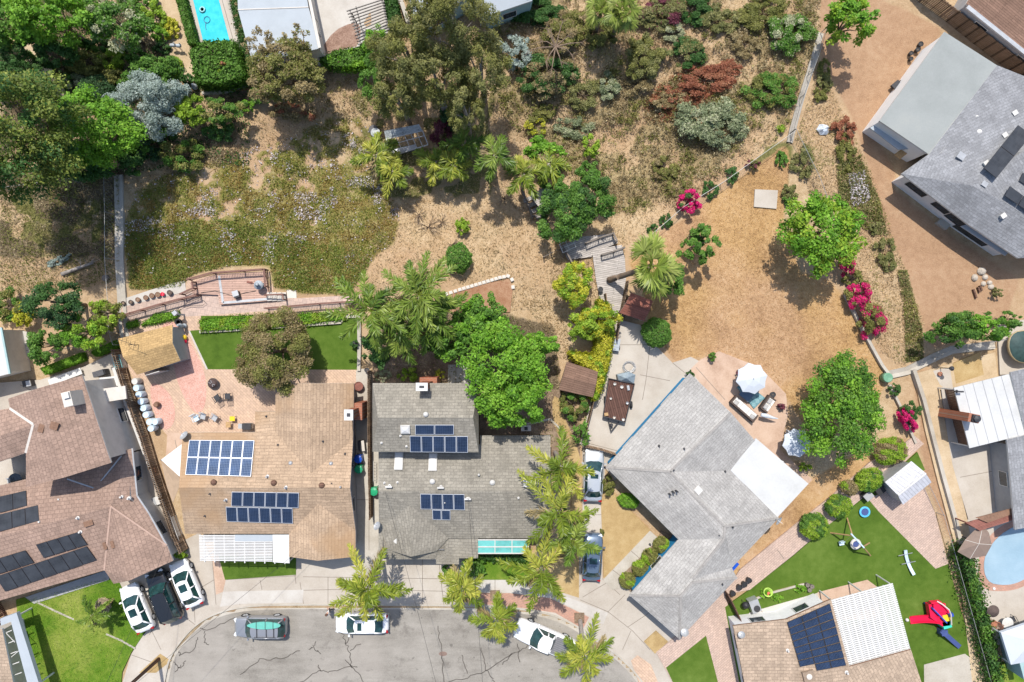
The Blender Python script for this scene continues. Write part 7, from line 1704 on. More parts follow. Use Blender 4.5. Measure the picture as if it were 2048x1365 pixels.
c4 = [(1119, 489), (1144, 477), (1152, 494), (1126, 506)]
for i in range(4): b.bar(P(*c4[i], zz), P(*c4[(i + 1) % 4], zz), .06, .06)
b.bar(P(1131, 483, zz), P(1139, 500, zz), .05, .05); b.bar(P(1122, 498, zz), P(1148, 486, zz), .05, .05)
for c_ in c4: b.bar(P(*c_, zz), P(c_[0], c_[1], gsurf(*c_)), .06, .06)
b.build('frame', MT['offwhite'], t)
t = thing('rustic_fence', 'rustic dark post fence left of the trellis frame', 'fence', T(1100, 512)); F = [T(1087, 516), T(1102, 508), T(1120, 501), T(1126, 515)]
for f in F: b = MB(); b.tube([f, f + Vector((0, 0, .9))], .06, 6); b.build('post', WG, t)
b = MB()
for a, c in zip(F, F[1:]): b.bar(a + Vector((0, 0, .7)), c + Vector((0, 0, .7)), .05, .06)
b.build('rail', WG, t)
t = thing('timber_steps', 'dark timber steps down the slope beside the hut roof', 'steps', T(1060, 440)); b = MB()
for k in range(4): 
	x, y = 1046 + k * 8, 392 + k * 11; b.prism([T(x + a, y + c, 0)[:2] for a, c in ((0, 8), (24, -3), (27, 4), (3, 15))], gsurf(x, y) - .4, gsurf(x, y) + .25 + .05 * k)
b.build('tread', MT['deckgrey2'], t)
railing('stair_railing', 'dark weathered stair railing below the hut roof', [(1044, 385), (1058, 418), (1064, 440)], float(g(1055, 410)) + .2, .9, WG)
railing('stair_railing', 'lower dark stair railing beside the dark green thicket', [(1064, 436), (1082, 432), (1084, 424)], float(g(1070, 430)) + .1, .9, WG)
t = thing('hut', 'small weathered hut roof half hidden by the thicket', 'shed', T(1088, 385)); b = MB(); zz = float(g(1088, 385)) + 1.9
b.prism([P(x, y, zz)[:2] for x, y in ((1060, 392), (1092, 372), (1116, 398), (1082, 420))], zz - .1, zz); b.build('roof', MT['deckgrey2'], t); b = MB()
b.prism([P(x, y, zz)[:2] for x, y in ((1066, 393), (1092, 378), (1110, 398), (1083, 414))], zz - 2.2, zz - .1); b.build('wall', WG, t)
# yard furniture and small things
def pot(name, label, px, py, r, h, mat, plant=None, z=.1, group=None, cat='plant pot', soil=True):
	t = thing(name, label, cat, P(px, py, z), group); p = P(px, py, z); b = MB(); b.lathe(p, [(r * .72, 0), (r * .9, h * .6), (r, h), (r * .88, h), (r * .84, h * .9)], 14); b.build('pot_body', mat, t, False)
	b = MB(); b.lathe(p + Vector((0, 0, h * .88)), [(r * .86, 0), (.0001, .01)], 14); b.build('soil', MT['soil'] if soil else MT['rubber'], t)
	if plant:
		V, cl = crown((p.x, p.y, p.z + h + r * .6), r * 1.3, r * 1.3, r * 1.1, plant, .13); quads_object('foliage', V, cl, MT['leaf'], t)
	return t
BR = [(280, 762), (283, 775), (288, 788), (292, 802), (297, 815), (302, 828), (309, 842), (320, 842), (312, 855)]
BL = ['cream lidded barrel first in the row by the garden shed', 'pale blue barrel second in the row by the plank fence', 'pale blue barrel third in the row by the plank fence', 'pale blue barrel fourth in the row by the plank fence', 'pale blue barrel fifth in the row by the plank fence', 'pale blue barrel sixth in the row by the plank fence', 'pale blue barrel seventh in the row by the plank fence', 'pale blue barrel standing right of the row by the red gravel', 'pale blue barrel last in the row by the plank fence']
for i, ((x, y), lb) in enumerate(zip(BR, BL)):
	t = thing('barrel', lb, 'barrel', P(x, y, .1), 'barrels along the plank fence'); p = P(x, y, .1); b = MB(); b.lathe(p, [(.27, 0), (.29, .1), (.31, .45), (.29, .8), (.27, .88)], 18); b.build('barrel_body', MT['barrel'] if i else MT['stucco_pale'], t, True)
	b = MB(); b.lathe(p + Vector((0, 0, .88)), [(.275, -.02), (.28, .03), (.24, .035), (.22, .01), (.0001, .012)], 18); b.build('lid', MT['barrel'] if i else MT['offwhite'], t)
def wheelie(label, px, py, mat, rz=0, lidm=None):
	t = thing('wheelie_bin', label, 'bin', P(px, py, .1), None, 0); p = P(px, py, .1); b = MB()
	b.prism([(p.x - .27, p.y - .3), (p.x + .27, p.y - .3), (p.x + .27, p.y + .3), (p.x - .27, p.y + .3)], p.z, p.z + .98); b.build('bin_body', mat, t)
	b = MB(); b.lathe((p.x, p.y, p.z + 1.0), [(.37, 0), (.38, .05), (.2, .1), (.0001, .11)], 8); b.build('lid', lidm or mat, t)
	b = MB(); b.bar((p.x - .25, p.y + .36, p.z + .95), (p.x + .25, p.y + .36, p.z + .95), .05, .05); b.build('handle', mat, t)
	for s_ in (-1, 1):
		b = MB(); b.tube([(p.x + s_ * .22 - .03, p.y + .3, p.z + .1), (p.x + s_ * .22 + .03, p.y + .3, p.z + .1)], .1, 10); b.build('wheel', MT['rubber'], t)
wheelie('blue wheelie bin on the side path by the tan house', 721, 915, MT['blue_plastic']); wheelie('green wheelie bin next to the blue bin', 722, 935, MT['green_plastic']); wheelie('green wheelie bin alone beside the grey house', 752, 979, MT['green_plastic'])
def chair(label, px, py, rz, col, grp, flip=False):
	t = thing('patio_chair', label, 'chair', P(px, py, .12), grp); p = P(px, py, .12); ca, sa = math.cos(rz), math.sin(rz)
	def w(x, y, z): return Vector((p.x + x * ca - y * sa, p.y + x * sa + y * ca, p.z + z))
	b = MB(); b.box(w(0, 0, .43), (.5, .5, .05), rz); b.build('seat', col, t)
	b = MB()
	for k in range(6): b.bar(w(-.22 + k * .088, -.25, .46), w(-.24 + k * .096, -.4, .98), .035, .03)
	b.bar(w(-.28, -.4, .98), w(.28, -.4, .98), .04, .04); b.build('backrest', col, t)
	for s_ in (-1, 1):
		b = MB(); b.bar(w(s_ * .28, -.3, .66), w(s_ * .28, .25, .66), .045, .03); b.bar(w(s_ * .28, .23, .66), w(s_ * .28, .23, .4), .03, .03); b.build('armrest', col, t)
	for x in (-.23, .23):
		for y in (-.23, .23): b = MB(); b.bar(w(x, y, .42), w(x * 1.08, y * 1.08, 0), .035, .035); b.build('leg', col, t)
	return t
chair('black slatted patio chair nearer the fire pit', 438, 795, .6, MT['metal_dark'], 'patio chairs by the fire pit'); chair('black slatted patio chair further right of the fire pit', 459, 792, 0.05, MT['metal_dark'], 'patio chairs by the fire pit')
chair('light grey patio chair right of the small tables', 433, 835, 2.6, MT['metal_grey'], 'grey patio furniture'); chair('pale green grey patio chair at the left end of the patio set', 397, 836, 3.6, MT['barrel'], 'grey patio furniture')
chair('light grey chair in the middle of the patio set', 410, 832, 2.9, MT['metal_grey'], 'grey patio furniture')
t = thing('side_table', 'small low wooden side table near the tan roof', 'table', P(456, 852, .12)); p = P(456, 850, .6); b = MB(); b.box((p.x, p.y, .55), (.45, .5, .04)); b.build('table_top', MT['wood_tan'], t)
for x in (-.18, .18):
	for y in (-.2, .2): b = MB(); b.bar((p.x + x, p.y + y, .53), (p.x + x, p.y + y, .1), .04, .04); b.build('leg', MT['wood_tan'], t)
t = thing('side_table', 'small brown side table right of the other one', 'table', P(466, 842, .12)); p = P(464, 838, .6); b = MB(); b.box((p.x, p.y, .55), (.45, .42, .04)); b.build('table_top', MT['yellow_plastic'], t)
for x in (-.18, .18):
	for y in (-.17, .17): b = MB(); b.bar((p.x + x, p.y + y, .53), (p.x + x, p.y + y, .1), .04, .04); b.build('leg', MT['wood_brown'], t)
t = thing('barbecue', 'grey barbecue against the tan house wall', 'barbecue', P(494, 852, .12)); p = P(494, 853, .9); b = MB(); b.box((p.x, p.y, .6), (.75, .5, .5)); b.build('cabinet', MT['metal_grey'], t); b = MB(); b.box((p.x, p.y, .95), (.8, .55, .2)); b.bar((p.x - .3, p.y - .33, .95), (p.x + .3, p.y - .33, .95), .04, .04); b.build('lid', MT['metal_dark'], t); b = MB(); b.box((p.x - .62, p.y, .82), (.42, .45, .04)); b.build('shelf', MT['metal_grey'], t)
t = thing('fire_pit', 'round black mesh fire pit on the herringbone patio', 'fire pit', P(429, 767, .12)); p = P(429, 767, .12); b = MB(); b.lathe(p, [(.3, 0), (.45, .25), (.5, .3), (.46, .32), (.3, .22), (.0001, .2)], 18); b.build('bowl', MT['metal_dark'], t, True); b = MB(); b.lathe(p + Vector((0, 0, .3)), [(.46, 0), (.3, .2), (.05, .28)], 14); b.build('mesh_lid', plain('soot', (.075, .05, .045), .7, .3, 8), t); b = MB(); b.bar(p + Vector((-.3, .1, .56)), p + Vector((.3, -.12, .56)), .03, .02); b.bar(p + Vector((-.1, .3, .56)), p + Vector((.1, -.3, .56)), .03, .02); b.build('poker', MT['metal_grey'], t)
def umbrella(label, px, py, z, r, tilt=(0, 0), base=None):
	t = thing('garden_umbrella', label, 'umbrella', P(px, py, 0)); c = P(px, py, z); n = 8; b = MB(); rim = [c + Vector((r * math.cos(2 * PI * k / n + .2), r * math.sin(2 * PI * k / n + .2), -.45 + tilt[0] * math.cos(2 * PI * k / n) + tilt[1] * math.sin(2 * PI * k / n))) for k in range(n)]
	md = [c.lerp(x, .5) + Vector((0, 0, .05)) for x in rim]
	for k in range(n):
		j = (k + 1) % n; vd = (rim[k] + rim[j]) / 2; vd = c.lerp(vd, .94)
		b.face([c, md[k], md[j]]); b.face([md[k], rim[k], vd, rim[j], md[j]])
		lo = Vector((0, 0, .12)); b.face([rim[k] - lo, vd - lo, vd, rim[k]]); b.face([vd - lo, rim[j] - lo, rim[j], vd])
	b.build('canopy', MT['canvas'], t); b = MB()
	for k in range(n): b.bar(c - Vector((0, 0, .04)), rim[k] - Vector((0, 0, .03)), .02, .02)
	b.build('rib', MT['metal_grey'], t); b = MB(); b.tube([(c.x, c.y, 0), (c.x, c.y, z + .08)], .03, 8); b.build('pole', MT['metal_dark'], t)
	b = MB(); b.lathe((c.x, c.y, .05), [(.32, 0), (.3, .08), (.06, .14)], 14); b.build('base', MT['metal_dark'], t); return t
umbrella('large open white umbrella over the patio corner', 1507, 758, 2.6, 1.42); umbrella('white umbrella half under the huge round tree', 1598, 888, 2.5, 1.3)
def sofa(label, px, py, L, W, rz, grp):
	t = thing('outdoor_sofa', label, 'sofa', P(px, py, .12), grp); p = P(px, py, .3); ca, sa = math.cos(rz), math.sin(rz)
	def w(x, y, z): return (p.x + x * ca - y * sa, p.y + x * sa + y * ca, z)
	b = MB(); b.box(w(0, 0, .25), (L, W, .34), rz); b.box(w(0, -W / 2 + .07, .52), (L, .14, .55), rz)
	for s_ in (-1, 1): b.box(w(s_ * (L / 2 - .06), .07, .44), (.12, W - .16, .3), rz)
	b.build('frame', MT['wicker'], t); k = max(2, int(L / .8))
	for i in range(k):
		b = MB(); x = (i - (k - 1) / 2) * (L - .28) / k; b.box(w(x, .07, .49), ((L - .28) / k - .03, W - .24, .15), rz); b.build('seat_cushion', MT['cushion'], t)
	for x in (-L / 2 + .42, L / 2 - .42):
		b = MB(); b.box(w(x, -.05, .62), (.42, .4, .1), rz + .1); b.build('scatter_cushion', plain('scatter', (.36, .35, .34), .9, .35, 14), t)
sofa('long white cushioned sofa in front of the pale house', 1487, 818, 2.75, .82, -.72, 'outdoor sofas'); sofa('short white cushioned sofa beside the teal rug', 1534, 808, 1.45, .85, .95 + PI, 'outdoor sofas')
t = thing('outdoor_rug', 'teal patterned rug under the patio sofas', 'rug', P(1510, 800, .2)); LAYER[0] += 1; b = MB(); zr = .02 + .0028 * LAYER[0]; b.prism([P(x, y, zr)[:2] for x, y in ((1474, 775), (1490, 765), (1530, 796), (1508, 818))], .0, zr + .015)
q = G('rug'); ck = q.n('ShaderNodeTexChecker', {'Vector': q.pos(), 'Scale': 3.0, 'Color1': (.07, .17, .20), 'Color2': (.22, .36, .38)}); b.build('weave', q.end(q.mix(.5, ck.outputs[0], q.ramp(q.noise(9, 3), [(.35, (.10, .22, .25)), (.65, (.26, .40, .42))])), .95, .1), t)
t = thing('tricycle_cart', 'folded white umbrella lying beside the short sofa', 'umbrella', P(1537, 833, .12)); t.name = 'folded_umbrella'; b = MB(); b.tube([P(1522, 830, .9), P(1532, 832, .95), P(1546, 836, .9), P(1556, 838, .85)], [.16, .2, .12, .03], 8); b.build('folded_canopy', MT['canvas'], t); b = MB(); b.tube([P(1530, 834, .1), P(1530, 832, .95)], .03, 6); b.build('pole', MT['metal_grey'], t)
t = thing('patio_table', 'dark low table under the large white umbrella', 'table', P(1492, 790, .12)); p = P(1492, 790, .5); b = MB(); b.box((p.x, p.y, .55), (1.1, .8, .05), -.7); b.build('table_top', plain('slate_top', (.10, .15, .22), .4, .15), t)
for x, y in ((-.4, -.3), (.4, -.3), (.4, .3), (-.4, .3)): b = MB(); b.box((p.x + x * .76 + y * .64, p.y - x * .64 + y * .76, .3), (.06, .06, .45)); b.build('leg', MT['metal_dark'], t)
t = thing('patio_chair_set', 'dark chair in shade beside the umbrella at the round tree', 'chair', P(1578, 868, .12)); t.name = 'patio_chair'; p = P(1578, 868, .4); b = MB(); b.box((p.x, p.y, .42), (.5, .5, .06), .4); b.build('seat', MT['roof_paleblue'], t); b = MB(); b.box((p.x - .2, p.y + .15, .7), (.08, .5, .55), .4); b.build('backrest', MT['roof_paleblue'], t)
for x, y in ((-.2, -.2), (.2, -.2), (.2, .2), (-.2, .2)): b = MB(); b.box((p.x + x, p.y + y, .25), (.04, .04, .36)); b.build('leg', MT['metal_dark'], t)
pot('plant_pot', 'round pot with a green plant at the edge of the pink patio', 1421, 713, .3, .45, MT['terracotta'], 'mid'); pot('plant_pot', 'dark pot with reddish plant left of the white umbrella', 1476, 744, .24, .4, MT['wicker'], 'wine'); pot('plant_pot', 'dark round pot at the corner of the pale house', 1377, 748, .28, .45, MT['metal_dark'], 'dark'); pot('plant_pot', 'dark square looking pot above the short sofa', 1543, 789, .26, .4, MT['metal_dark']); pot('plant_pot', 'dark pot in the shade right of the short sofa', 1558, 812, .26, .4, MT['wicker'], 'wine'); pot('plant_pot', 'black pot on the grey deck beneath the palm trunk', 1200, 580, .24, .45, MT['black_plastic'], z=.2, soil=False)
pot('plant_pot', 'dark green rain butt by the long railing', 240, 631, .3, .6, MT['canvas_green'], soil=False, cat='water butt')
for (x, y), lb in zip([(1495, 1158), (1486, 1166), (1476, 1172), (1463, 1184)], ['black pot highest of the row on the paved walk', 'black pot second of the row on the paved walk', 'black pot third of the row on the paved walk', 'smallest black pot lowest of the row on the paved walk']): pot('plant_pot', lb, x, y, .25, .5, MT['black_plastic'], z=.15, group='black pots on the paved walk')
RG = [(249, 607), (264, 605), (278, 600), (294, 596), (306, 592), (318, 590)]
for i, (x, y) in enumerate(RG): pot('planter_ring', ['dark planter ring first from the ditch along the railing', 'dark planter ring second from the ditch along the railing', 'brown planter ring third from the ditch along the railing', 'brown planter ring fourth from the ditch along the railing', 'brown planter ring fifth from the ditch along the railing', 'brown planter ring sixth from the ditch beside the red pot'][i], x, y, .2 + .01 * i, .25, MT['wicker'] if i < 2 else MT['wood_brown'], group='planter rings on the concrete pad')
pot('plant_pot', 'small red pot beside the planter rings', 328, 589, .17, .3, MT['red_plastic']); pot('plant_pot', 'dark half barrel near the left end of the deck', 342, 586, .24, .3, MT['wicker'])
t = thing('deck_box', 'dark box with a lid in the middle of the pink deck', 'box', P(474, 590, .35)); p = P(474, 590, .6); b = MB(); b.box((p.x, p.y, .6), (.5, .55, .5), .3); b.build('box_body', MT['metal_dark'], t); b = MB(); b.box((p.x - .05, p.y + .1, .87), (.55, .5, .05), .3); b.build('lid', MT['metal_grey'], t)
t = thing('fountain', 'pale figure fountain on a pedestal at the corner of the pink deck', 'fountain', P(524, 575, .35)); p = P(524, 572, .35); b = MB(); b.lathe(p, [(.3, 0), (.15, .15), (.12, .7), (.4, .8), (.42, .88), (.1, .85), (.08, 1.2), (.2, 1.25), (.0001, 1.3)], 14); b.build('basin', MT['roof_paleblue'], t, True)
t = thing('kayak_paddle', 'dark red kite shaped paddle lying on the pink deck', 'paddle', P(507, 567, .4)); b = MB(); a = P(499, 565, .42); c_ = P(517, 569, .42); b.bar(a, c_, .05, .04); b.box(a, (.5, .18, .03), -.2); b.build('paddle_blade', MT['wood_red'], t)
t = thing('garden_hose', 'dark hose curling over the pink walkway', 'hose', P(380, 612, .2)); b = MB(); hz = .3
b.tube([P(x, y, hz) for x, y in ((262, 640), (300, 630), (350, 622), (375, 606), (400, 596), (412, 606), (404, 612), (380, 612), (368, 616))], .022, 5); b.tube([P(x, y, .4) for x, y in ((402, 586), (430, 582), (466, 592), (490, 586), (512, 582))], .02, 5); b.build('hose_line', MT['black_plastic'], t)
t = thing('standing_lamp', 'grey stone lantern on a post near the garden shed', 'lantern', P(368, 632, .1)); p = P(368, 630, .1); b = MB(); b.box((p.x, p.y, .7), (.14, .14, 1.3)); b.build('post', MT['roof_paleblue'], t); b = MB(); b.box((p.x - .1, p.y + .1, 1.5), (.38, .38, .35), .7); b.build('lantern_head', MT['metal_grey'], t)
t = thing('garden_statue', 'pale standing garden statue beside the lantern', 'statue', P(371, 652, .1)); p = P(371, 652, .1); b = MB(); b.lathe(p, [(.2, 0), (.2, .3), (.12, .34), (.16, .8), (.2, 1.1), (.07, 1.3), (.11, 1.4), (.09, 1.52), (.0001, 1.56)], 12); b.build('figure', MT['roof_paleblue'], t, True)
t = thing('tyre_planter', 'old black tyre planter beside the garden statue', 'tyre', P(358, 645, .1)); p = P(358, 645, .1); b = MB(); b.lathe(p, [(.2, 0), (.3, .02), (.33, .1), (.3, .2), (.2, .2), (.18, .1), (.2, 0)], 16); b.build('tyre', MT['rubber'], t, True)
t = thing('toy_rider', 'red and yellow ride on toy at the corner of the turf', 'toy', P(371, 680, .1)); p = P(371, 680, .1); b = MB(); b.lathe((p.x, p.y - .15, .2), [(.2, 0), (.24, .15), (.12, .3), (.0001, .32)], 12); b.build('body', MT['red_plastic'], t, True); b = MB(); b.lathe((p.x, p.y + .2, .2), [(.22, 0), (.26, .2), (.15, .4), (.0001, .45)], 12); b.build('hood', MT['yellow_plastic'], t, True)
for i, (x, y, lb) in enumerate([(352, 668, 'small terracotta pot at the top of the shed wall'), (357, 688, 'small potted plant in the middle of the shed wall'), (361, 706, 'small potted plant at the bottom of the shed wall')]): pot('plant_pot', lb, x, y, .2, .3, MT['terracotta'], 'dark', group='pots along the garden shed')
t = thing('gravel_urn', 'round brown urn on the red gravel by the barrels', 'urn', P(317, 809, .12)); p = P(317, 809, .12); b = MB(); b.lathe(p, [(.15, 0), (.27, .2), (.28, .3), (.18, .45), (.22, .5), (.14, .48)], 14); b.build('urn_body', MT['wood_brown'], t, True)
pot('plant_pot', 'large red brown urn at the back corner of the tan house', 720, 772, .42, .6, MT['wood_red'], None); pot('plant_pot', 'dark round pot on the edge of the turf by the side path', 712, 688, .3, .5, MT['black_plastic'], 'dark'); pot('plant_pot', 'dark hanging pot beside the plank fence top', 735, 740, .22, .4, MT['metal_dark'], None)
t = thing('cushioned_seat', 'round red garden seat under the leafy trees', 'chair', P(810, 690, .1)); p = P(810, 690, .1); b = MB(); b.lathe(p, [(.3, 0), (.4, .3), (.46, .55), (.4, .5), (.3, .4), (.0001, .38)], 14, 0, .85, 1.15); b.build('seat_shell', plain('garnet', (.36, .02, .035), .6, .15), t, True)
for nm, lb, pts, m_ in (('shade_sail', 'white triangular shade sail beside the blue solar panels', [(322, 920, 2.6), (375, 880, 2.9), (364, 958, 2.7)], 'sail_white'), ('shade_sail', 'tan shade sail below the white one', [(322, 922, 2.3), (352, 944, 2.5), (363, 962, 2.6), (346, 1006, 2.2), (334, 975, 2.2)], 'sail_tan')):
	t = thing(nm, lb, 'shade sail', P(345, 930, 0), 'shade sails'); W = [P(*p) for p in pts]; b = MB(); c_ = sum(W, Vector()) / len(W) - Vector((0, 0, .15))
	for i in range(len(W)):
		j = (i + 1) % len(W); b.face([W[i], W[j], c_]); b.face([c_ - Vector((0, 0, .02)), W[j] - Vector((0, 0, .02)), W[i] - Vector((0, 0, .02))])
	b.build('sail', MT[m_], t); b = MB(); b.tube([(W[0].x, W[0].y, 0), W[0]], .04, 8); b.build('post', MT['metal_dark'], t)
t = thing('tripod_swing', 'wooden tripod swing frame on the artificial lawn', 'swing', P(1700, 1080, .1)); b = MB(); ap = P(1705, 1072, 2.3); leg = [(1692, 1034), (1659, 1064), (1738, 1110), (1741, 1086)]
ap2 = P(1728, 1096, 1.9)
for x, y in ((1694, 1036), (1660, 1066)): q_ = MB(); q_.tube([P(x, y, .05), ap], [.07, .06], 8); q_.build('leg', MT['wood_tan'], t)
for x, y in ((1741, 1112), (1739, 1086)): q_ = MB(); q_.tube([P(x, y, .05), P(1726, 1094, 2.2)], [.07, .06], 8); q_.build('leg', MT['wood_tan'], t)
q_ = MB(); q_.tube([P(1702, 1068, 2.3), P(1728, 1096, 2.2)], .07, 8); q_.build('top_beam', MT['barrel'], t)
q_ = MB(); c_ = P(1710, 1088, .6); q_.lathe(c_, [(.32, 0), (.46, .03), (.52, .13), (.46, .23), (.32, .25), (.28, .13), (.32, 0)], 20); so = q_.build('swing_seat', MT['stucco_pale'], t, True); q_ = MB(); q_.lathe(c_ + Vector((0, 0, .1)), [(.3, 0), (.0001, .01)], 16); q_.build('net', MT['navy_plastic'], so)
q_ = MB(); c2 = P(1683, 1087, .5); q_.box(c2, (.45, .35, .08), .2); q_.box(c2 + Vector((-.05, .2, .2)), (.4, .06, .4), .2); q_.build('swing_chair', MT['barrel'], t)
q_ = MB()
for a, c__ in ((c_ + Vector((.4, 0, .2)), ap2), (c_ + Vector((-.4, 0, .2)), ap), (c2, ap)): q_.tube([a, c__], .012, 4)
q_.build('rope', MT['wire'], t)
t = thing('paddling_ring', 'small blue ring trampoline on the artificial lawn', 'trampoline', P(1727, 1023, .12)); p = P(1727, 1023, .12); b = MB(); b.lathe(p, [(.34, .2), (.48, .2), (.5, .24), (.34, .26), (.34, .2)], 22); b.build('rim', plain('sky_plastic', (.10, .42, .66), .4, .1), t); b = MB(); b.lathe(p + Vector((0, 0, .22)), [(.345, 0), (.0001, -.01)], 22); b.build('mat', MT['navy_plastic'], t)
for k in range(4): b = MB(); a = k * PI / 2 + .5; b.bar(p + Vector((math.cos(a) * .42, math.sin(a) * .42, 0)), p + Vector((math.cos(a) * .42, math.sin(a) * .42, .22)), .04, .04); b.build('leg', MT['metal_grey'], t)
t = thing('seesaw', 'curved grey green seesaw on the artificial lawn', 'seesaw', P(1818, 1125, .1)); b = MB(); n = 12; pts = [P(1811 + 17 * (k / n) ** 1.8, 1101 + 49 * k / n, .25 + .35 * abs(k / n - .5)) for k in range(n + 1)]
for a, c_ in zip(pts, pts[1:]): b.bar(a, c_, .28, .1)
b.build('beam', MT['barrel'], t)
for x, y in ((1813, 1110), (1819, 1127)): b = MB(); b.bar(P(x - 16, y + 2, .45), P(x + 12, y - 4, .45), .05, .05); b.build('handle', MT['metal_grey'], t)
b = MB(); b.box(P(1816, 1124, .15), (.3, .5, .3)); b.build('pivot', MT['metal_dark'], t)
t = thing('play_tower', 'red and blue plastic play tower with a long red slide', 'play tower', P(1882, 1230, .1))
def pz(x, y, z): return P(x, y, z)
b = MB(); b.prism([P(x, y, 1.2)[:2] for x, y in ((1858, 1210), (1876, 1206), (1900, 1222), (1901, 1252), (1886, 1254), (1862, 1236))], .6, 1.15); b.build('platform', MT['red_plastic'], t)
b = MB(); W = [P(1857, 1210, .1), P(1886, 1238, .1), P(1883, 1232, 1.5), P(1857, 1210, 1.6)]
b.bar(P(1856, 1211, .75), P(1884, 1240, .75), .1, 1.5); b.build('side_wall', MT['royal_plastic'], t)
b = MB(); b.bar(P(1860, 1205, 1.3), P(1880, 1203, 1.35), .1, .5); b.bar(P(1866, 1214, 1.35), P(1890, 1213, 1.35), .55, .2); b.bar(P(1870, 1222, 1.3), P(1896, 1222, 1.3), .3, .15); b.build('red_panel', MT['red_plastic'], t)
b = MB(); b.tube([P(1874, 1203, 1.5), P(1886, 1210, 1.75), P(1898, 1220, 1.8), P(1902, 1230, 1.6), P(1903, 1250, 1.2)], .06, 8); b.build('roof_bar', MT['stucco_pale'], t)
b = MB(); b.box(P(1893, 1236, 1.1), (.7, .6, .12), .2); b.build('yellow_panel', MT['yellow_plastic'], t); b = MB(); b.box(P(1888, 1246, .7), (.75, .65, .9), .3); b.build('green_step', MT['teal_plastic'], t); b = MB(); b.box(P(1898, 1228, 1.0), (.4, .3, .7), .3); b.build('blue_panel', MT['royal_plastic'], t)
b = MB(); n = 10; C_ = [(P(1880 - 60 * k / n, 1240 - 2.5 * math.sin(PI * k / n) + 0 * k, 1.15 * (1 - k / n) ** 1.3 + .12)) for k in range(n + 1)]
for a, c_ in zip(C_, C_[1:]):
	b.bar(a, c_, .58, .06); 
	for s_ in (-1, 1): o_ = Vector((0, s_ * .3, .08)); b.bar(a + o_, c_ + o_, .07, .16)
b.build('slide', MT['red_plastic'], t)
for i, (x, y, lb) in enumerate([(1733, 991, 'dark storage box on the turf side of the metal shed'), (1757, 980, 'dark storage box touching the metal shed')]):
	t = thing('storage_box', lb, 'box', P(x, y, .15)); p = P(x, y, .5); b = MB(); b.box((p.x, p.y, .5), (.75, .6, .7), .7); b.build('box_body', MT['metal_dark'], t); b = MB(); b.box((p.x, p.y, .88), (.8, .65, .06), .7); b.build('lid', MT['stucco_grey'] if i == 0 else MT['black_plastic'], t)
t = thing('toy_ball', 'white ball at the foot of the red slide', 'ball', P(1812, 1239, .1)); b = MB(); b.lathe(P(1812, 1239, .1), [(.0001, 0)] + [(.16 * math.sin(PI * k / 10), .16 - .16 * math.cos(PI * k / 10)) for k in range(1, 10)] + [(.0001, .32)], 14); b.build('ball', MT['offwhite'], t, True)
t = thing('balance_beam', 'navy foam ramp below the play tower', 'toy', P(1885, 1268, .1)); b = MB(); b.bar(P(1883, 1262, .9), P(1919, 1294, .25), .42, .12); b.build('ramp', MT['navy_plastic'], t); b = MB(); b.box(P(1884, 1263, .45), (.55, .5, .85), .1); b.build('support', MT['navy_plastic'], t)
t = thing('toddler_chair', 'lime green round toddler chair with a red cushion by the vegetable bed', 'chair', P(1533, 1184, .15)); p = P(1533, 1182, .15); b = MB(); b.lathe(p, [(.3, 0), (.4, .25), (.42, .45), (.36, .42), (.3, .2), (.0001, .18)], 16); b.build('shell', plain('lime_plastic', (.42, .62, .12), .4, .1), t, True); b = MB(); b.lathe(p + Vector((.05, -.2, .2)), [(.22, 0), (.2, .1), (.0001, .12)], 12); b.build('cushion', plain('coral', (.62, .12, .09), .8, .1), t, True)
t = thing('air_conditioner', 'grey air conditioning unit on the white concrete strip', 'air conditioner', P(1508, 1208, .15)); p = P(1508, 1210, .6); b = MB(); b.box((p.x, p.y, .55), (.85, 1.15, .85), .35); b.build('casing', MT['metal_grey'], t); b = MB(); b.lathe((p.x + .14, p.y - .22, .97), [(.3, 0), (.3, .03), (.0001, .035)], 18); b.build('fan_grille', MT['metal_dark'], t)
t = thing('kettle_grill', 'black kettle grill next to the air conditioning unit', 'barbecue', P(1486, 1205, .15)); p = P(1486, 1205, .15); b = MB(); b.lathe(p + Vector((0, 0, .4)), [(.0001, 0), (.25, .1), (.33, .3), (.25, .5), (.0001, .58)], 16); b.build('bowl', MT['black_plastic'], t, True)
for k in range(3): b = MB(); a = k * 2.1; b.bar(p + Vector((math.cos(a) * .3, math.sin(a) * .3, 0)), p + Vector((math.cos(a) * .15, math.sin(a) * .15, .55)), .03, .03); b.build('leg', MT['metal_dark'], t)
for i, (x, y, lb) in enumerate([(1612, 1168, 'log section nearest the vegetable bed end'), (1621, 1171, 'log section at the right of the small pile'), (1616, 1178, 'log section lowest in the small pile')]): pot('log_planter', lb, x, y, .2, .4, MT['wood_grey'], z=.12, group='log sections by the vegetable bed', cat='log', soil=False)
t = thing('water_tank', 'green plastic water tank at the end of the retaining wall', 'tank', P(1768, 755, .1)); p = P(1768, 755, .1); b = MB(); b.lathe(p, [(.42, 0), (.44, .7), (.4, .75), (.34, .72), (.0001, .7)], 18); b.build('tank_body', plain('tank_green', (.14, .30, .19), .5, .2, 5), t, True)
t = thing('boulder_cluster', 'pale boulder by the dirt yard path, the largest', 'boulder', P(1948, 556, 0)); t.name = 'boulder'
def boulder(t, px, py, r, s_):
	p = P(px, py, gsurf(px, py)); rr = random.Random(s_); b = MB(); b.lathe(p, [(r * .8, -.1), (r * 1.0, r * .3), (r * .75, r * .7), (r * .3, r * .9), (.0001, r * .95)], 9, 0, rr.uniform(.8, 1.2), rr.uniform(.75, 1.1)); b.build('stone', MT['rock'], t)
boulder(t, 1948, 556, .34, 1)
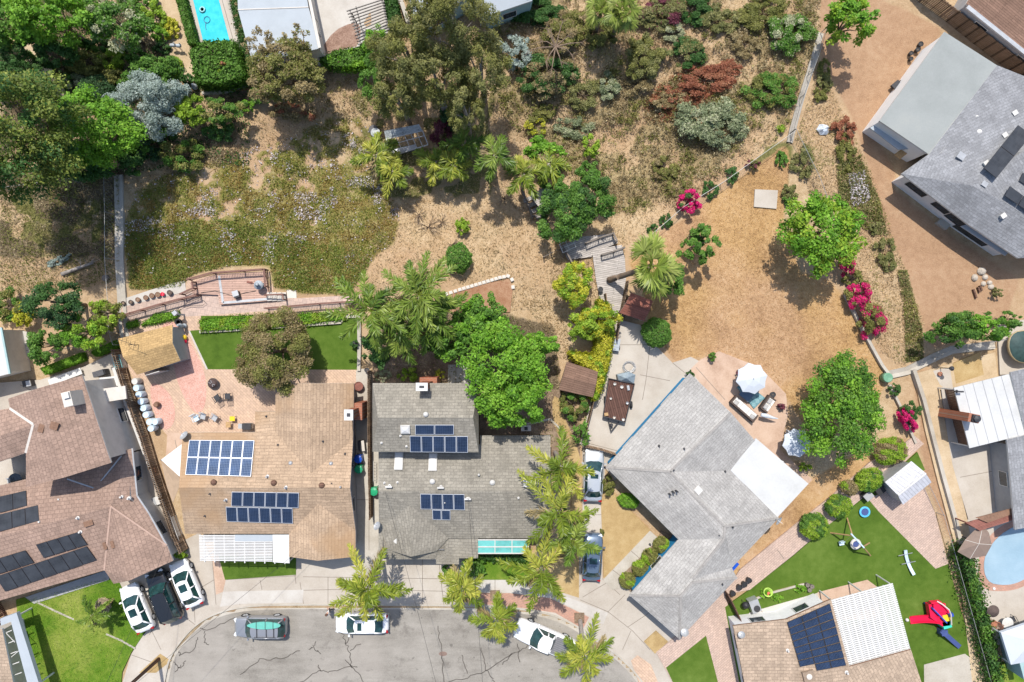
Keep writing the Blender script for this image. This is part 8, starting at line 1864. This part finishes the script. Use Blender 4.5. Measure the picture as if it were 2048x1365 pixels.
for i, (x, y, r, lb) in enumerate([(1962, 543, .36, 'flat tan boulder beside the house corner'), (1969, 555, .3, 'pale round boulder between two others'), (1978, 566, .28, 'small boulder above the grey shrub'), (1966, 568, .24, 'smallest pale boulder of the dirt yard group'), (1981, 574, .26, 'white boulder lowest beside the grey shrub')]): t = thing('boulder', lb, 'boulder', P(x, y, 0)); boulder(t, x, y, r, i + 2)
for i, (x, y, L_, rz, lb) in enumerate([(1948, 588, .85, 1.9, 'longest dark sleeper lying on the dirt yard'), (1956, 580, .5, 1.9, 'short dark sleeper beside the long one'), (1960, 577, .5, 1.95, 'dark sleeper closest to the boulders')]):
	t = thing('timber_sleeper', lb, 'timber', P(x, y, 0), 'sleepers on the dirt yard'); p = P(x, y, 0); b = MB(); b.box((p.x, p.y, .08), (L_, .16, .2), rz); b.box((p.x, p.y, .19), (L_ * .96, .13, .03), rz); b.build('beam', MT['wood_dark'], t)
for i, (x, y, lb) in enumerate([(1837, 92, 'black kettle shaped planter nearest the flat grey roof'), (1831, 103, 'black pot just below the kettle planter'), (1818, 110, 'dark bucket at the left of the pots'), (1818, 121, 'pale topped dark pot lowest of the pots')]): pot('yard_pot', lb, x, y, .24 - .02 * i, .4, MT['black_plastic'], z=0, group='pots on the bare dirt yard', soil=i != 3)
t = thing('wheelbarrow', 'dark wheelbarrow against the white wall of the flat wing', 'wheelbarrow', P(1786, 174, 0)); p = P(1786, 174, 0); b = MB(); b.box((p.x, p.y, .45), (.8, .5, .25), .7); b.build('tray', MT['metal_dark'], t); b = MB(); b.bar((p.x - .3, p.y - .5, .5), (p.x + .4, p.y + .1, .4), .05, .05); b.bar((p.x, p.y - .65, .5), (p.x + .6, p.y - .1, .4), .05, .05); b.build('handle', MT['wood_brown'], t); b = MB(); b.tube([(p.x + .45, p.y + .35, .2), (p.x + .4, p.y + .41, .2)], .2, 10); b.build('wheel', MT['rubber'], t)
t = thing('crumpled_tarp', 'crumpled silver white tarp on the dry bank', 'tarp', T(1648, 258)); rr = random.Random(8); c_ = T(1648, 258, .35); n = 12; b = MB(); r1 = [c_ + Vector((math.cos(2 * PI * k / n) * rr.uniform(.45, .85), math.sin(2 * PI * k / n) * rr.uniform(.4, .65), rr.uniform(-.35, -.15))) for k in range(n)]; r2 = [c_.lerp(x, rr.uniform(.35, .6)) + Vector((0, 0, rr.uniform(.1, .35))) for x in r1]
for k in range(n): j = (k + 1) % n; b.face([r1[k], r1[j], r2[j], r2[k]]); b.face([r2[k], r2[j], c_ + Vector((0, 0, .1))])
b.build('cloth', MT['tarp'], t)
t = thing('fallen_log', 'grey fallen log with bare twigs on the left bank', 'log', P(160, 545, 0)); b = MB(); a = P(124, 549, gsurf(124, 549) + .2); c_ = P(186, 526, gsurf(186, 526) + .3); b.tube([a, a.lerp(c_, .5) + Vector((0, 0, .05)), c_], [.2, .16, .1], 8); b.build('trunk', MT['bark_grey'], t, True); b = MB(); rr = random.Random(3)
for k in range(14):
	s0 = a.lerp(c_, rr.uniform(.5, 1)); b.tube([s0, s0 + Vector((rr.uniform(-.3, 1.1), rr.uniform(-.1, .8), rr.uniform(.1, .5)))], [.03, .008], 4)
b.build('twigs', MT['bark_grey'], t)
t = thing('cut_stump', 'dark crate like stump right of the fallen log', 'stump', P(214, 557, 0)); p = P(214, 557, gsurf(214, 557)); b = MB(); b.lathe(p, [(.34, -.1), (.3, .35), (.22, .37), (.0001, .36)], 9); b.build('wood', MT['wood_grey'], t)
for i, (x, y, lb) in enumerate([(354, 88, 'grey crane statue left of the pair by the lap pool'), (365, 89, 'grey crane statue right of the pair by the lap pool')]):
	t = thing('crane_statue', lb, 'statue', P(x, y + 12, .1), 'crane statues'); p = P(x, y + 13, .1); b = MB()
	b.tube([p + Vector((-.05, 0, 0)), p + Vector((-.05, .05, .7))], .025, 5); b.tube([p + Vector((.05, 0, 0)), p + Vector((.05, .05, .7))], .025, 5); b.build('legs', MT['metal_grey'], t); b = MB(); b.tube([p + Vector((-.3, .1, .72)), p + Vector((-.1, .1, .82)), p + Vector((.2, .1, .8)), p + Vector((.3, .12, .95)), p + Vector((.28, .14, 1.25)), p + Vector((.45, .14, 1.3))], [.05, .17, .15, .06, .04, .015], 8); b.build('body', MT['roof_paleblue'], t, True)
t = thing('garden_sculpture', 'pale crouching garden sculpture beside the vine canopy', 'statue', P(392, 176, .1)); p = P(392, 176, .1); b = MB(); b.lathe(p, [(.2, 0), (.28, .25), (.2, .5), (.1, .6), (.14, .72), (.0001, .8)], 12); b.build('figure', MT['roof_paleblue'], t, True)
t = thing('pool_hose', 'dark looped cleaner hose floating in the lap pool', 'hose', P(412, 45, .2)); b = MB(); lz = .02 + .0028 * LAYER[0] + .02; c_ = P(414, 40, lz); b.tube([c_ + Vector((.28 * math.cos(a * .4), .3 * math.sin(a * .4), .02)) for a in range(17)], .02, 5, 0, False); b.tube([P(412, 44, lz + .02), P(411, 52, lz + .02), P(412, 60, lz + .02)], .02, 5); b.build('hose_line', MT['navy_plastic'], t)
t = thing('pool_float', 'pale round float in the lap pool', 'pool float', P(405, 20, .2)); b = MB(); b.lathe(P(405, 20, lz), [(.2, 0), (.3, .05), (.2, .12), (.14, .06), (.2, 0)], 18); b.build('ring', plain('aqua_float', (.30, .62, .66), .4, .1), t, True)
t = thing('garden_umbrella', 'folded brown pool umbrella beside the covered pool', 'umbrella', P(1962, 1085, 0)); c_ = P(1958, 1088, 2.4); b = MB(); n = 8; rim = [P(x, y, 1.95) for x, y in ((1966, 1050), (1978, 1066), (1984, 1090), (1972, 1112), (1940, 1118), (1915, 1104), (1930, 1080), (1948, 1062))]
for k in range(n): b.face([rim[(k + 1) % n], rim[k], c_][::-1]); b.face([rim[k], rim[(k + 1) % n], c_ - Vector((0, 0, .03))])
b.build('canopy', plain('canvas_brown', (.21, .155, .125), .85, .1), t); b = MB(); b.tube([(c_.x, c_.y, 0), c_], .04, 8); b.build('pole', MT['metal_dark'], t)
for k in range(0, 8, 2): b = MB(); b.bar(rim[k], c_, .03, .03); b.build('rib', MT['stucco_pale'], t)
t = thing('pool_bar_roof', 'red brown slatted lean to roof above the covered pool', 'shelter', P(1990, 1045, 0)); b = MB(); b.prism([P(x, y, 2.3)[:2] for x, y in ((1932, 1046), (2060, 1010), (2060, 1030), (1960, 1062))], 2.2, 2.3); b.build('roof', MT['wood_red'], t); b = MB(); b.prism([P(x, y, 2.5)[:2] for x, y in ((1952, 1036), (2030, 1016), (2032, 1026), (1976, 1046))], 2.4, 2.5); b.build('clear_panel', MT['wood_brown'], t); posts(t, [(1936, 1047), (2050, 1016), (1962, 1060)], 2.2, .1, MT['wood_red'])
t = thing('straw_umbrella', 'round brown straw umbrella by the pool deck table', 'umbrella', P(1992, 1228, 0)); c_ = P(1992, 1226, 1.9); b = MB(); b.lathe(c_ - Vector((0, 0, .35)), [(.55, 0), (.35, .2), (.1, .35), (.0001, .4)], 18); b.build('canopy', MT['wicker'], t); b = MB(); b.tube([(c_.x, c_.y, 0), c_], .03, 6); b.build('pole', MT['wood_brown'], t)
chair('terracotta coloured patio chair left of the straw umbrella', 1982, 1244, 1.2, MT['terracotta'], 'pool deck chairs'); chair('black patio chair right of the straw umbrella', 2018, 1236, .5, MT['metal_dark'], 'pool deck chairs')
t = thing('pool_table', 'pale round table on the pool deck', 'table', P(2004, 1240, 0)); p = P(2004, 1240, .1); b = MB(); b.lathe(p + Vector((0, 0, .7)), [(.5, 0), (.52, .03), (.0001, .04)], 18); b.build('table_top', MT['offwhite'], t); b = MB(); b.tube([p, p + Vector((0, 0, .7))], .05, 8); b.build('leg', MT['metal_grey'], t)
t = thing('skimmer_lid', 'small white skimmer lid on the pool deck', 'lid', P(1987, 1177, .2)); b = MB(); b.lathe(P(1987, 1177, .12), [(.13, 0), (.13, .1), (.0001, .11)], 14); b.build('lid_disc', MT['white'], t)
for i, (x, y, lb) in enumerate([(2003, 937, 'dark folding chair higher on the concrete patio'), (2010, 963, 'dark folding chair lower on the concrete patio')]): chair(lb, x, y, 1.4 + i * .1, MT['wicker'], 'folding chairs on the concrete patio')
t = thing('garden_lamp', 'black garden lamp beside the planting bed', 'lamp', P(1880, 736, .1)); p = P(1880, 736, .1); b = MB(); b.tube([p, p + Vector((0, 0, 1.5))], .04, 6); b.build('post', MT['metal_dark'], t); b = MB(); b.lathe(p + Vector((0, 0, 1.5)), [(.16, 0), (.22, .2), (.1, .35), (.0001, .4)], 10); b.build('lantern_head', MT['metal_dark'], t)
pot('plant_pot', 'small terracotta pot on the concrete path by the lamp', 1877, 748, .2, .3, MT['terracotta'])
t = thing('spa_tub', 'teal covered spa tub beside the plank fence', 'hot tub', P(232, 724, .12)); b = MB(); b.prism([P(x, y, .8)[:2] for x, y in ((222, 712), (239, 709), (246, 736), (229, 741))], 0, .8); b.build('tub_shell', MT['stucco_pale'], t); b = MB(); b.prism([P(x, y, .9)[:2] for x, y in ((223, 713), (238, 710), (245, 735), (229, 739))], .8, .9); b.build('lid', plain('spa_lid', (.17, .34, .35), .5, .15), t)
t = thing('barbecue', 'dark barbecue on the pale patio below the clipped hedge', 'barbecue', P(200, 747, .12)); p = P(200, 747, .8); b = MB(); b.box((p.x, p.y, .6), (1.1, .5, .7), .3); b.build('cabinet', MT['metal_dark'], t); b = MB(); b.box((p.x, p.y, 1.0), (1.0, .5, .2), .3); b.build('lid', plain('bbq_lid', (.08, .08, .085), .4, .3, 9), t)
t = thing('outdoor_kitchen', 'white tiled counter with clutter in the side yard', 'counter', P(218, 765, .12)); p = P(218, 764, .9); b = MB(); b.box((p.x, p.y, .5), (1.5, .8, .8), .1); b.build('counter_base', MT['stucco_pale'], t); b = MB(); b.box((p.x, p.y, .93), (1.6, .9, .06), .1); b.build('counter_top', MT['white'], t)
t = thing('evaporator', 'dark outdoor appliance with a white lid behind the brown tile house', 'appliance', P(57, 767, .12)); p = P(57, 767, .5); b = MB(); b.box((p.x, p.y, .45), (.7, .6, .7), .2); b.build('cabinet', MT['metal_dark'], t); b = MB(); b.box((p.x + .25, p.y, .85), (.4, .5, .1), .2); b.build('lid', MT['metal_grey'], t)
t = thing('bench_seat', 'white slatted bench with canopy frame below the clipped hedge', 'bench', P(130, 745, .12)); b = MB(); slats(b, [(96, 760), (160, 736), (165, 748), (100, 772)], 6, .5, .1, .06); b.build('seat', MT['white'], t); posts(t, [(97, 764), (162, 742)], .5, .06)
t = thing('firewood_pile', 'heap of split firewood in the side yard', 'firewood', P(265, 842, .1)); b = MB(); rr = random.Random(12); c_ = P(266, 842, .1)
for k in range(46):
	a = rr.uniform(0, 3.14); p = c_ + Vector((rr.uniform(-.55, .55), rr.uniform(-.8, .8), rr.uniform(.05, .5))); d = Vector((math.cos(a), math.sin(a), rr.uniform(-.2, .2))) * rr.uniform(.15, .28); b.bar(p - d, p + d, .1, .09)
b.build('split_logs', MT['wood_tan'], t)
t = thing('ladder', 'white folded ladder leaning in the side yard', 'ladder', P(255, 812, .1)); b = MB(); b.bar(P(256, 795, 1.2), P(254, 838, .2), .12, .06); b.build('stile', MT['white'], t); b = MB(); b.bar(P(228, 805, .8), P(256, 813, .9), .1, .05); b.bar(P(225, 822, .5), P(253, 816, .7), .28, .06); b.build('plank', MT['white'], t)
t = thing('pool_filter', 'grey filter canister with pipes in the side yard', 'filter', P(268, 878, .1)); p = P(268, 878, .1); b = MB(); b.lathe(p, [(.25, 0), (.3, .1), (.3, .6), (.2, .75), (.0001, .8)], 14); b.build('canister', MT['metal_grey'], t, True); b = MB(); b.tube([p + Vector((.0, -.2, .5)), p + Vector((.05, -.8, .4)), p + Vector((.2, -.9, .1))], .06, 8); b.build('pipe', MT['stucco_teal'], t)
t = thing('storage_crate', 'pale teal crate beside the filter canister', 'crate', P(246, 882, .1)); p = P(246, 882, .3); b = MB(); b.box((p.x, p.y, .35), (.75, .9, .55), .15); b.build('crate_body', plain('crate_teal', (.24, .34, .35), .6, .2), t); b = MB(); b.box((p.x, p.y, .64), (.8, .95, .04), .15); b.build('lid', MT['barrel'], t)
t = thing('storage_crate', 'grey box with a white lid leaning by the block wall', 'crate', P(314, 1000, .1)); p = P(314, 1001, .3); b = MB(); b.box((p.x, p.y, .3), (.9, .7, .5), .35); b.build('crate_body', MT['metal_grey'], t); b = MB(); b.box((p.x + .35, p.y + .1, .58), (.7, .75, .05), .35); b.build('lid', MT['offwhite'], t)
t = thing('round_table', 'dark round glass table with chairs on the left terrace', 'table', P(40, 958, .1)); p = P(42, 958, .1); b = MB(); b.lathe(p + Vector((0, 0, .7)), [(.62, 0), (.65, .03), (.0001, .04)], 22); b.build('table_top', MT['window'], t); b = MB(); b.tube([p, p + Vector((0, 0, .7))], .07, 8); b.build('leg', MT['metal_dark'], t)
chair('grey metal chair left of the round glass table', 27, 960, 1.8, MT['metal_grey'], None)
for i, (x, y, lb) in enumerate([(320, 932, 'salmon coloured planter box beside the block wall'), (345, 1050, 'terracotta planter by the block wall near the cars')]): pot('planter_box', lb, x - 8, y + 8, .35, .5, MT['terracotta'], z=.1)
t = thing('laundry_rack', 'pale wire rack leaning on the plank fence beside the grey house', 'rack', P(747, 940, .1)); b = MB()
for k in range(7): b.bar(P(747, 925 + k * 6, .9), P(752, 926 + k * 6, .4), .03, .03)
b.bar(P(747, 923, .9), P(747, 963, .9), .03, .03); b.bar(P(752, 923, .4), P(752, 963, .4), .03, .03); b.build('rack_frame', MT['offwhite'], t)
t = thing('recliner', 'grey covered seat by the side path of the tan house', 'chair', P(725, 890, .1)); p = P(725, 890, .1); b = MB(); b.box((p.x, p.y, .35), (.6, .9, .5), .1); b.build('seat', MT['metal_dark'], t); b = MB(); b.box((p.x + .2, p.y, .65), (.25, .95, .3), .1); b.build('backrest', MT['stucco_pale'], t)
t = thing('gas_meter', 'grey meter box beside the planting bed kerb', 'meter', P(1052, 856, .1)); p = P(1052, 856, .1); b = MB(); b.box((p.x, p.y, .3), (.9, .5, .5)); b.build('casing', MT['stucco_pale'], t); b = MB(); b.box((p.x, p.y, .57), (.3, .3, .06)); b.build('hatch', MT['metal_dark'], t)
UP = thing('utility_pole', 'dark wooden utility pole at the kerb of the curve', 'utility pole', P(318, 1318, 0)); b = MB(); pt_ = Vector((P(318, 1318, 0).x, P(318, 1318, 0).y, 10.5)); b.tube([P(318, 1318, 0) - Vector((0, 0, .4)), pt_], [.17, .11], 10); b.build('pole', MT['wood_dark'], UP, True); b = MB(); b.bar(pt_ + Vector((-.9, -.4, -.5)), pt_ + Vector((.9, .4, -.5)), .1, .12); b.build('crossarm', MT['wood_dark'], UP)
def cable(label, a, c_, sag=.6):
	t = thing('overhead_cable', label, 'cable', a); b = MB(); b.tube([a.lerp(c_, k / 16) - Vector((0, 0, sag * 4 * (k / 16) * (1 - k / 16))) for k in range(17)], .012, 4); b.build('cable_line', MT['wire_dark'], t)
cable('thin overhead cable from the pole to the brown tile house', pt_, R5.on(330, 1095, .3)); cable('thin overhead cable from the pole to the tan house', pt_, R1.on(600, 1100, .4))
cable('thin overhead cable across the driveway of the grey house', R2.on(770, 983, .5), P(905, 1500, 7.5), .4); cable('second thin overhead cable right beside the first over the grey house', R2.on(936, 997, .6), P(975, 1500, 7.8), .4)
t = thing('manhole_cover', 'small oval utility cover in the asphalt', 'manhole cover', P(884, 1308, -.1)); b = MB(); b.lathe(P(886, 1308, -.1), [(.38, -.05), (.38, .008), (.3, .012), (.0001, .012)], 18, 0, 1, .55); b.build('cover', plain('iron_red', (.19, .13, .105), .7, .2), t)
def person(px, py, rz):
	t = thing('person', 'person in a white top and dark trousers walking by the kerb', 'person', P(px, py, -.09), None, 0); o = P(px, py, -.09)
	ca, sa = math.cos(rz), math.sin(rz); w = lambda x, y, z: (o.x + x * ca - y * sa, o.y + x * sa + y * ca, o.z + z)
	V = [(0, 0, .95), (0, 0, 1.12), (0.01, 0, 1.32), (.02, 0, 1.46), (.03, 0, 1.54), (.04, 0, 1.63), (.04, 0, 1.72), (.0, .1, .9), (.16, .1, .5), (.12, .1, .09), (.26, .1, .04), (0, -.1, .9), (-.05, -.1, .5), (-.26, -.1, .12), (-.14, -.1, .04), (.0, .19, 1.42), (-.1, .25, 1.15), (.05, .27, .92), (.1, .27, .82), (0, -.19, 1.42), (.12, -.25, 1.16), (.3, -.26, 1.0), (.38, -.26, .95)]
	E = [(0, 1), (1, 2), (2, 3), (3, 4), (4, 5), (5, 6), (0, 7), (7, 8), (8, 9), (9, 10), (0, 11), (11, 12), (12, 13), (13, 14), (3, 15), (15, 16), (16, 17), (17, 18), (3, 19), (19, 20), (20, 21), (21, 22)]
	Rr = [.15, .14, .165, .12, .055, .09, .085, .095, .065, .045, .035, .095, .065, .045, .035, .065, .045, .035, .03, .065, .045, .035, .03]
	me = bpy.data.meshes.new('body'); ot = Vector(t.location); me.from_pydata([tuple(Vector(w(*v)) - ot) for v in V], E, []); ob = bpy.data.objects.new('body', me); link(ob, t)
	md = ob.modifiers.new('skin', 'SKIN'); 
	for i, sv in enumerate(me.skin_vertices[0].data): sv.radius = (Rr[i] * (.75 if 0 <= i < 4 else 1), Rr[i]); sv.use_root = i == 0
	ob.modifiers.new('sub', 'SUBSURF').levels = 2; ob.modifiers['sub'].render_levels = 2
	me.materials.append(MT['skin'])
	def shell(name, ids, grow, mat):
		mm = bpy.data.meshes.new(name); mp = {k: i for i, k in enumerate(ids)}; mm.from_pydata([tuple(Vector(w(*V[k])) - ot) for k in ids], [(mp[a], mp[c_]) for a, c_ in E if a in mp and c_ in mp], []); oo = bpy.data.objects.new(name, mm); link(oo, t); oo.modifiers.new('skin', 'SKIN')
		for i, sv in enumerate(mm.skin_vertices[0].data): r_ = Rr[ids[i]] * grow; sv.radius = (r_ * (.78 if ids[i] < 4 else 1), r_); sv.use_root = i == 0
		oo.modifiers.new('sub', 'SUBSURF').render_levels = 2; mm.materials.append(mat)
	shell('shirt', [0, 1, 2, 3, 15, 16, 19, 20], 1.14, MT['white']); shell('trousers', [0, 7, 8, 9, 11, 12, 13], 1.16, MT['metal_dark'])
	b = MB(); c_ = Vector(w(.03, 0, 1.66)); b.lathe(c_, [(.125, 0), (.12, .07), (.08, .12), (.0001, .135)], 14); b.build('hair', MT['wood_dark'], t, True)
	for s_ in (-1, 1):
		for f_ in range(4): b = MB(); hx, hy, hz = V[18] if s_ > 0 else V[22]; b.tube([w(hx, hy - .03 + f_ * .02, hz), w(hx + .04, hy - .03 + f_ * .02, hz - .07)], [.009, .006], 5); b.build('finger', MT['skin'], t)
person(663, 1216, 2.6)
for px, py, w_, lb in ((990, 1192, .9, 'dark tree pit at the foot of the street palm left of the pickup'), (1159, 1237, .9, 'dark tree pit at the foot of the palm over the pickup')):
	t = thing('tree_pit', lb, 'tree pit', P(px, py, .2)); b = MB(); p = P(px, py, .2); LAYER[0] += 1; zt = .02 + .0028 * LAYER[0]; b.prism([(p.x - w_ / 2, p.y - w_ / 2), (p.x + w_ / 2, p.y - w_ / 2), (p.x + w_ / 2, p.y + w_ / 2), (p.x - w_ / 2, p.y + w_ / 2)], -.1, zt + .01); b.build('soil', MT['soil'], t)
# light, sky and camera
sc_ = bpy.context.scene
w = bpy.data.worlds.new('World'); sc_.world = w; w.use_nodes = True
bg = w.node_tree.nodes['Background']; sky = w.node_tree.nodes.new('ShaderNodeTexSky'); sky.sky_type = 'NISHITA'; sky.sun_disc = False
SUN = Vector((-.085, .53, 1.0)).normalized()
sky.sun_elevation = math.asin(SUN.z); sky.sun_rotation = math.atan2(SUN.x, SUN.y); sky.dust_density = 1.5
w.node_tree.links.new(sky.outputs[0], bg.inputs[0]); bg.inputs[1].default_value = .15
ld = bpy.data.lights.new('sun', 'SUN'); ld.energy = 4.0; ld.angle = math.radians(.5); ld.color = (1, .955, .88)
lo_ = bpy.data.objects.new('sun', ld); C.objects.link(lo_); lo_.location = SUN * 80; lo_.rotation_euler = (-SUN).to_track_quat('-Z', 'Y').to_euler()
cd = bpy.data.cameras.new('camera'); cd.sensor_width = 36; cd.lens = 36 * CAMH / (2048 * S); cd.clip_end = 2000; cd.clip_start = 1
co_ = bpy.data.objects.new('camera', cd); C.objects.link(co_); co_.location = (0, 0, CAMH); co_.rotation_euler = (0, 0, 0); sc_.camera = co_
sc_.view_settings.view_transform = 'Standard'; sc_.view_settings.look = 'None'; sc_.view_settings.exposure = 0.38; sc_.view_settings.gamma = 1
sc_.cycles.max_bounces = 6; sc_.cycles.transparent_max_bounces = 4
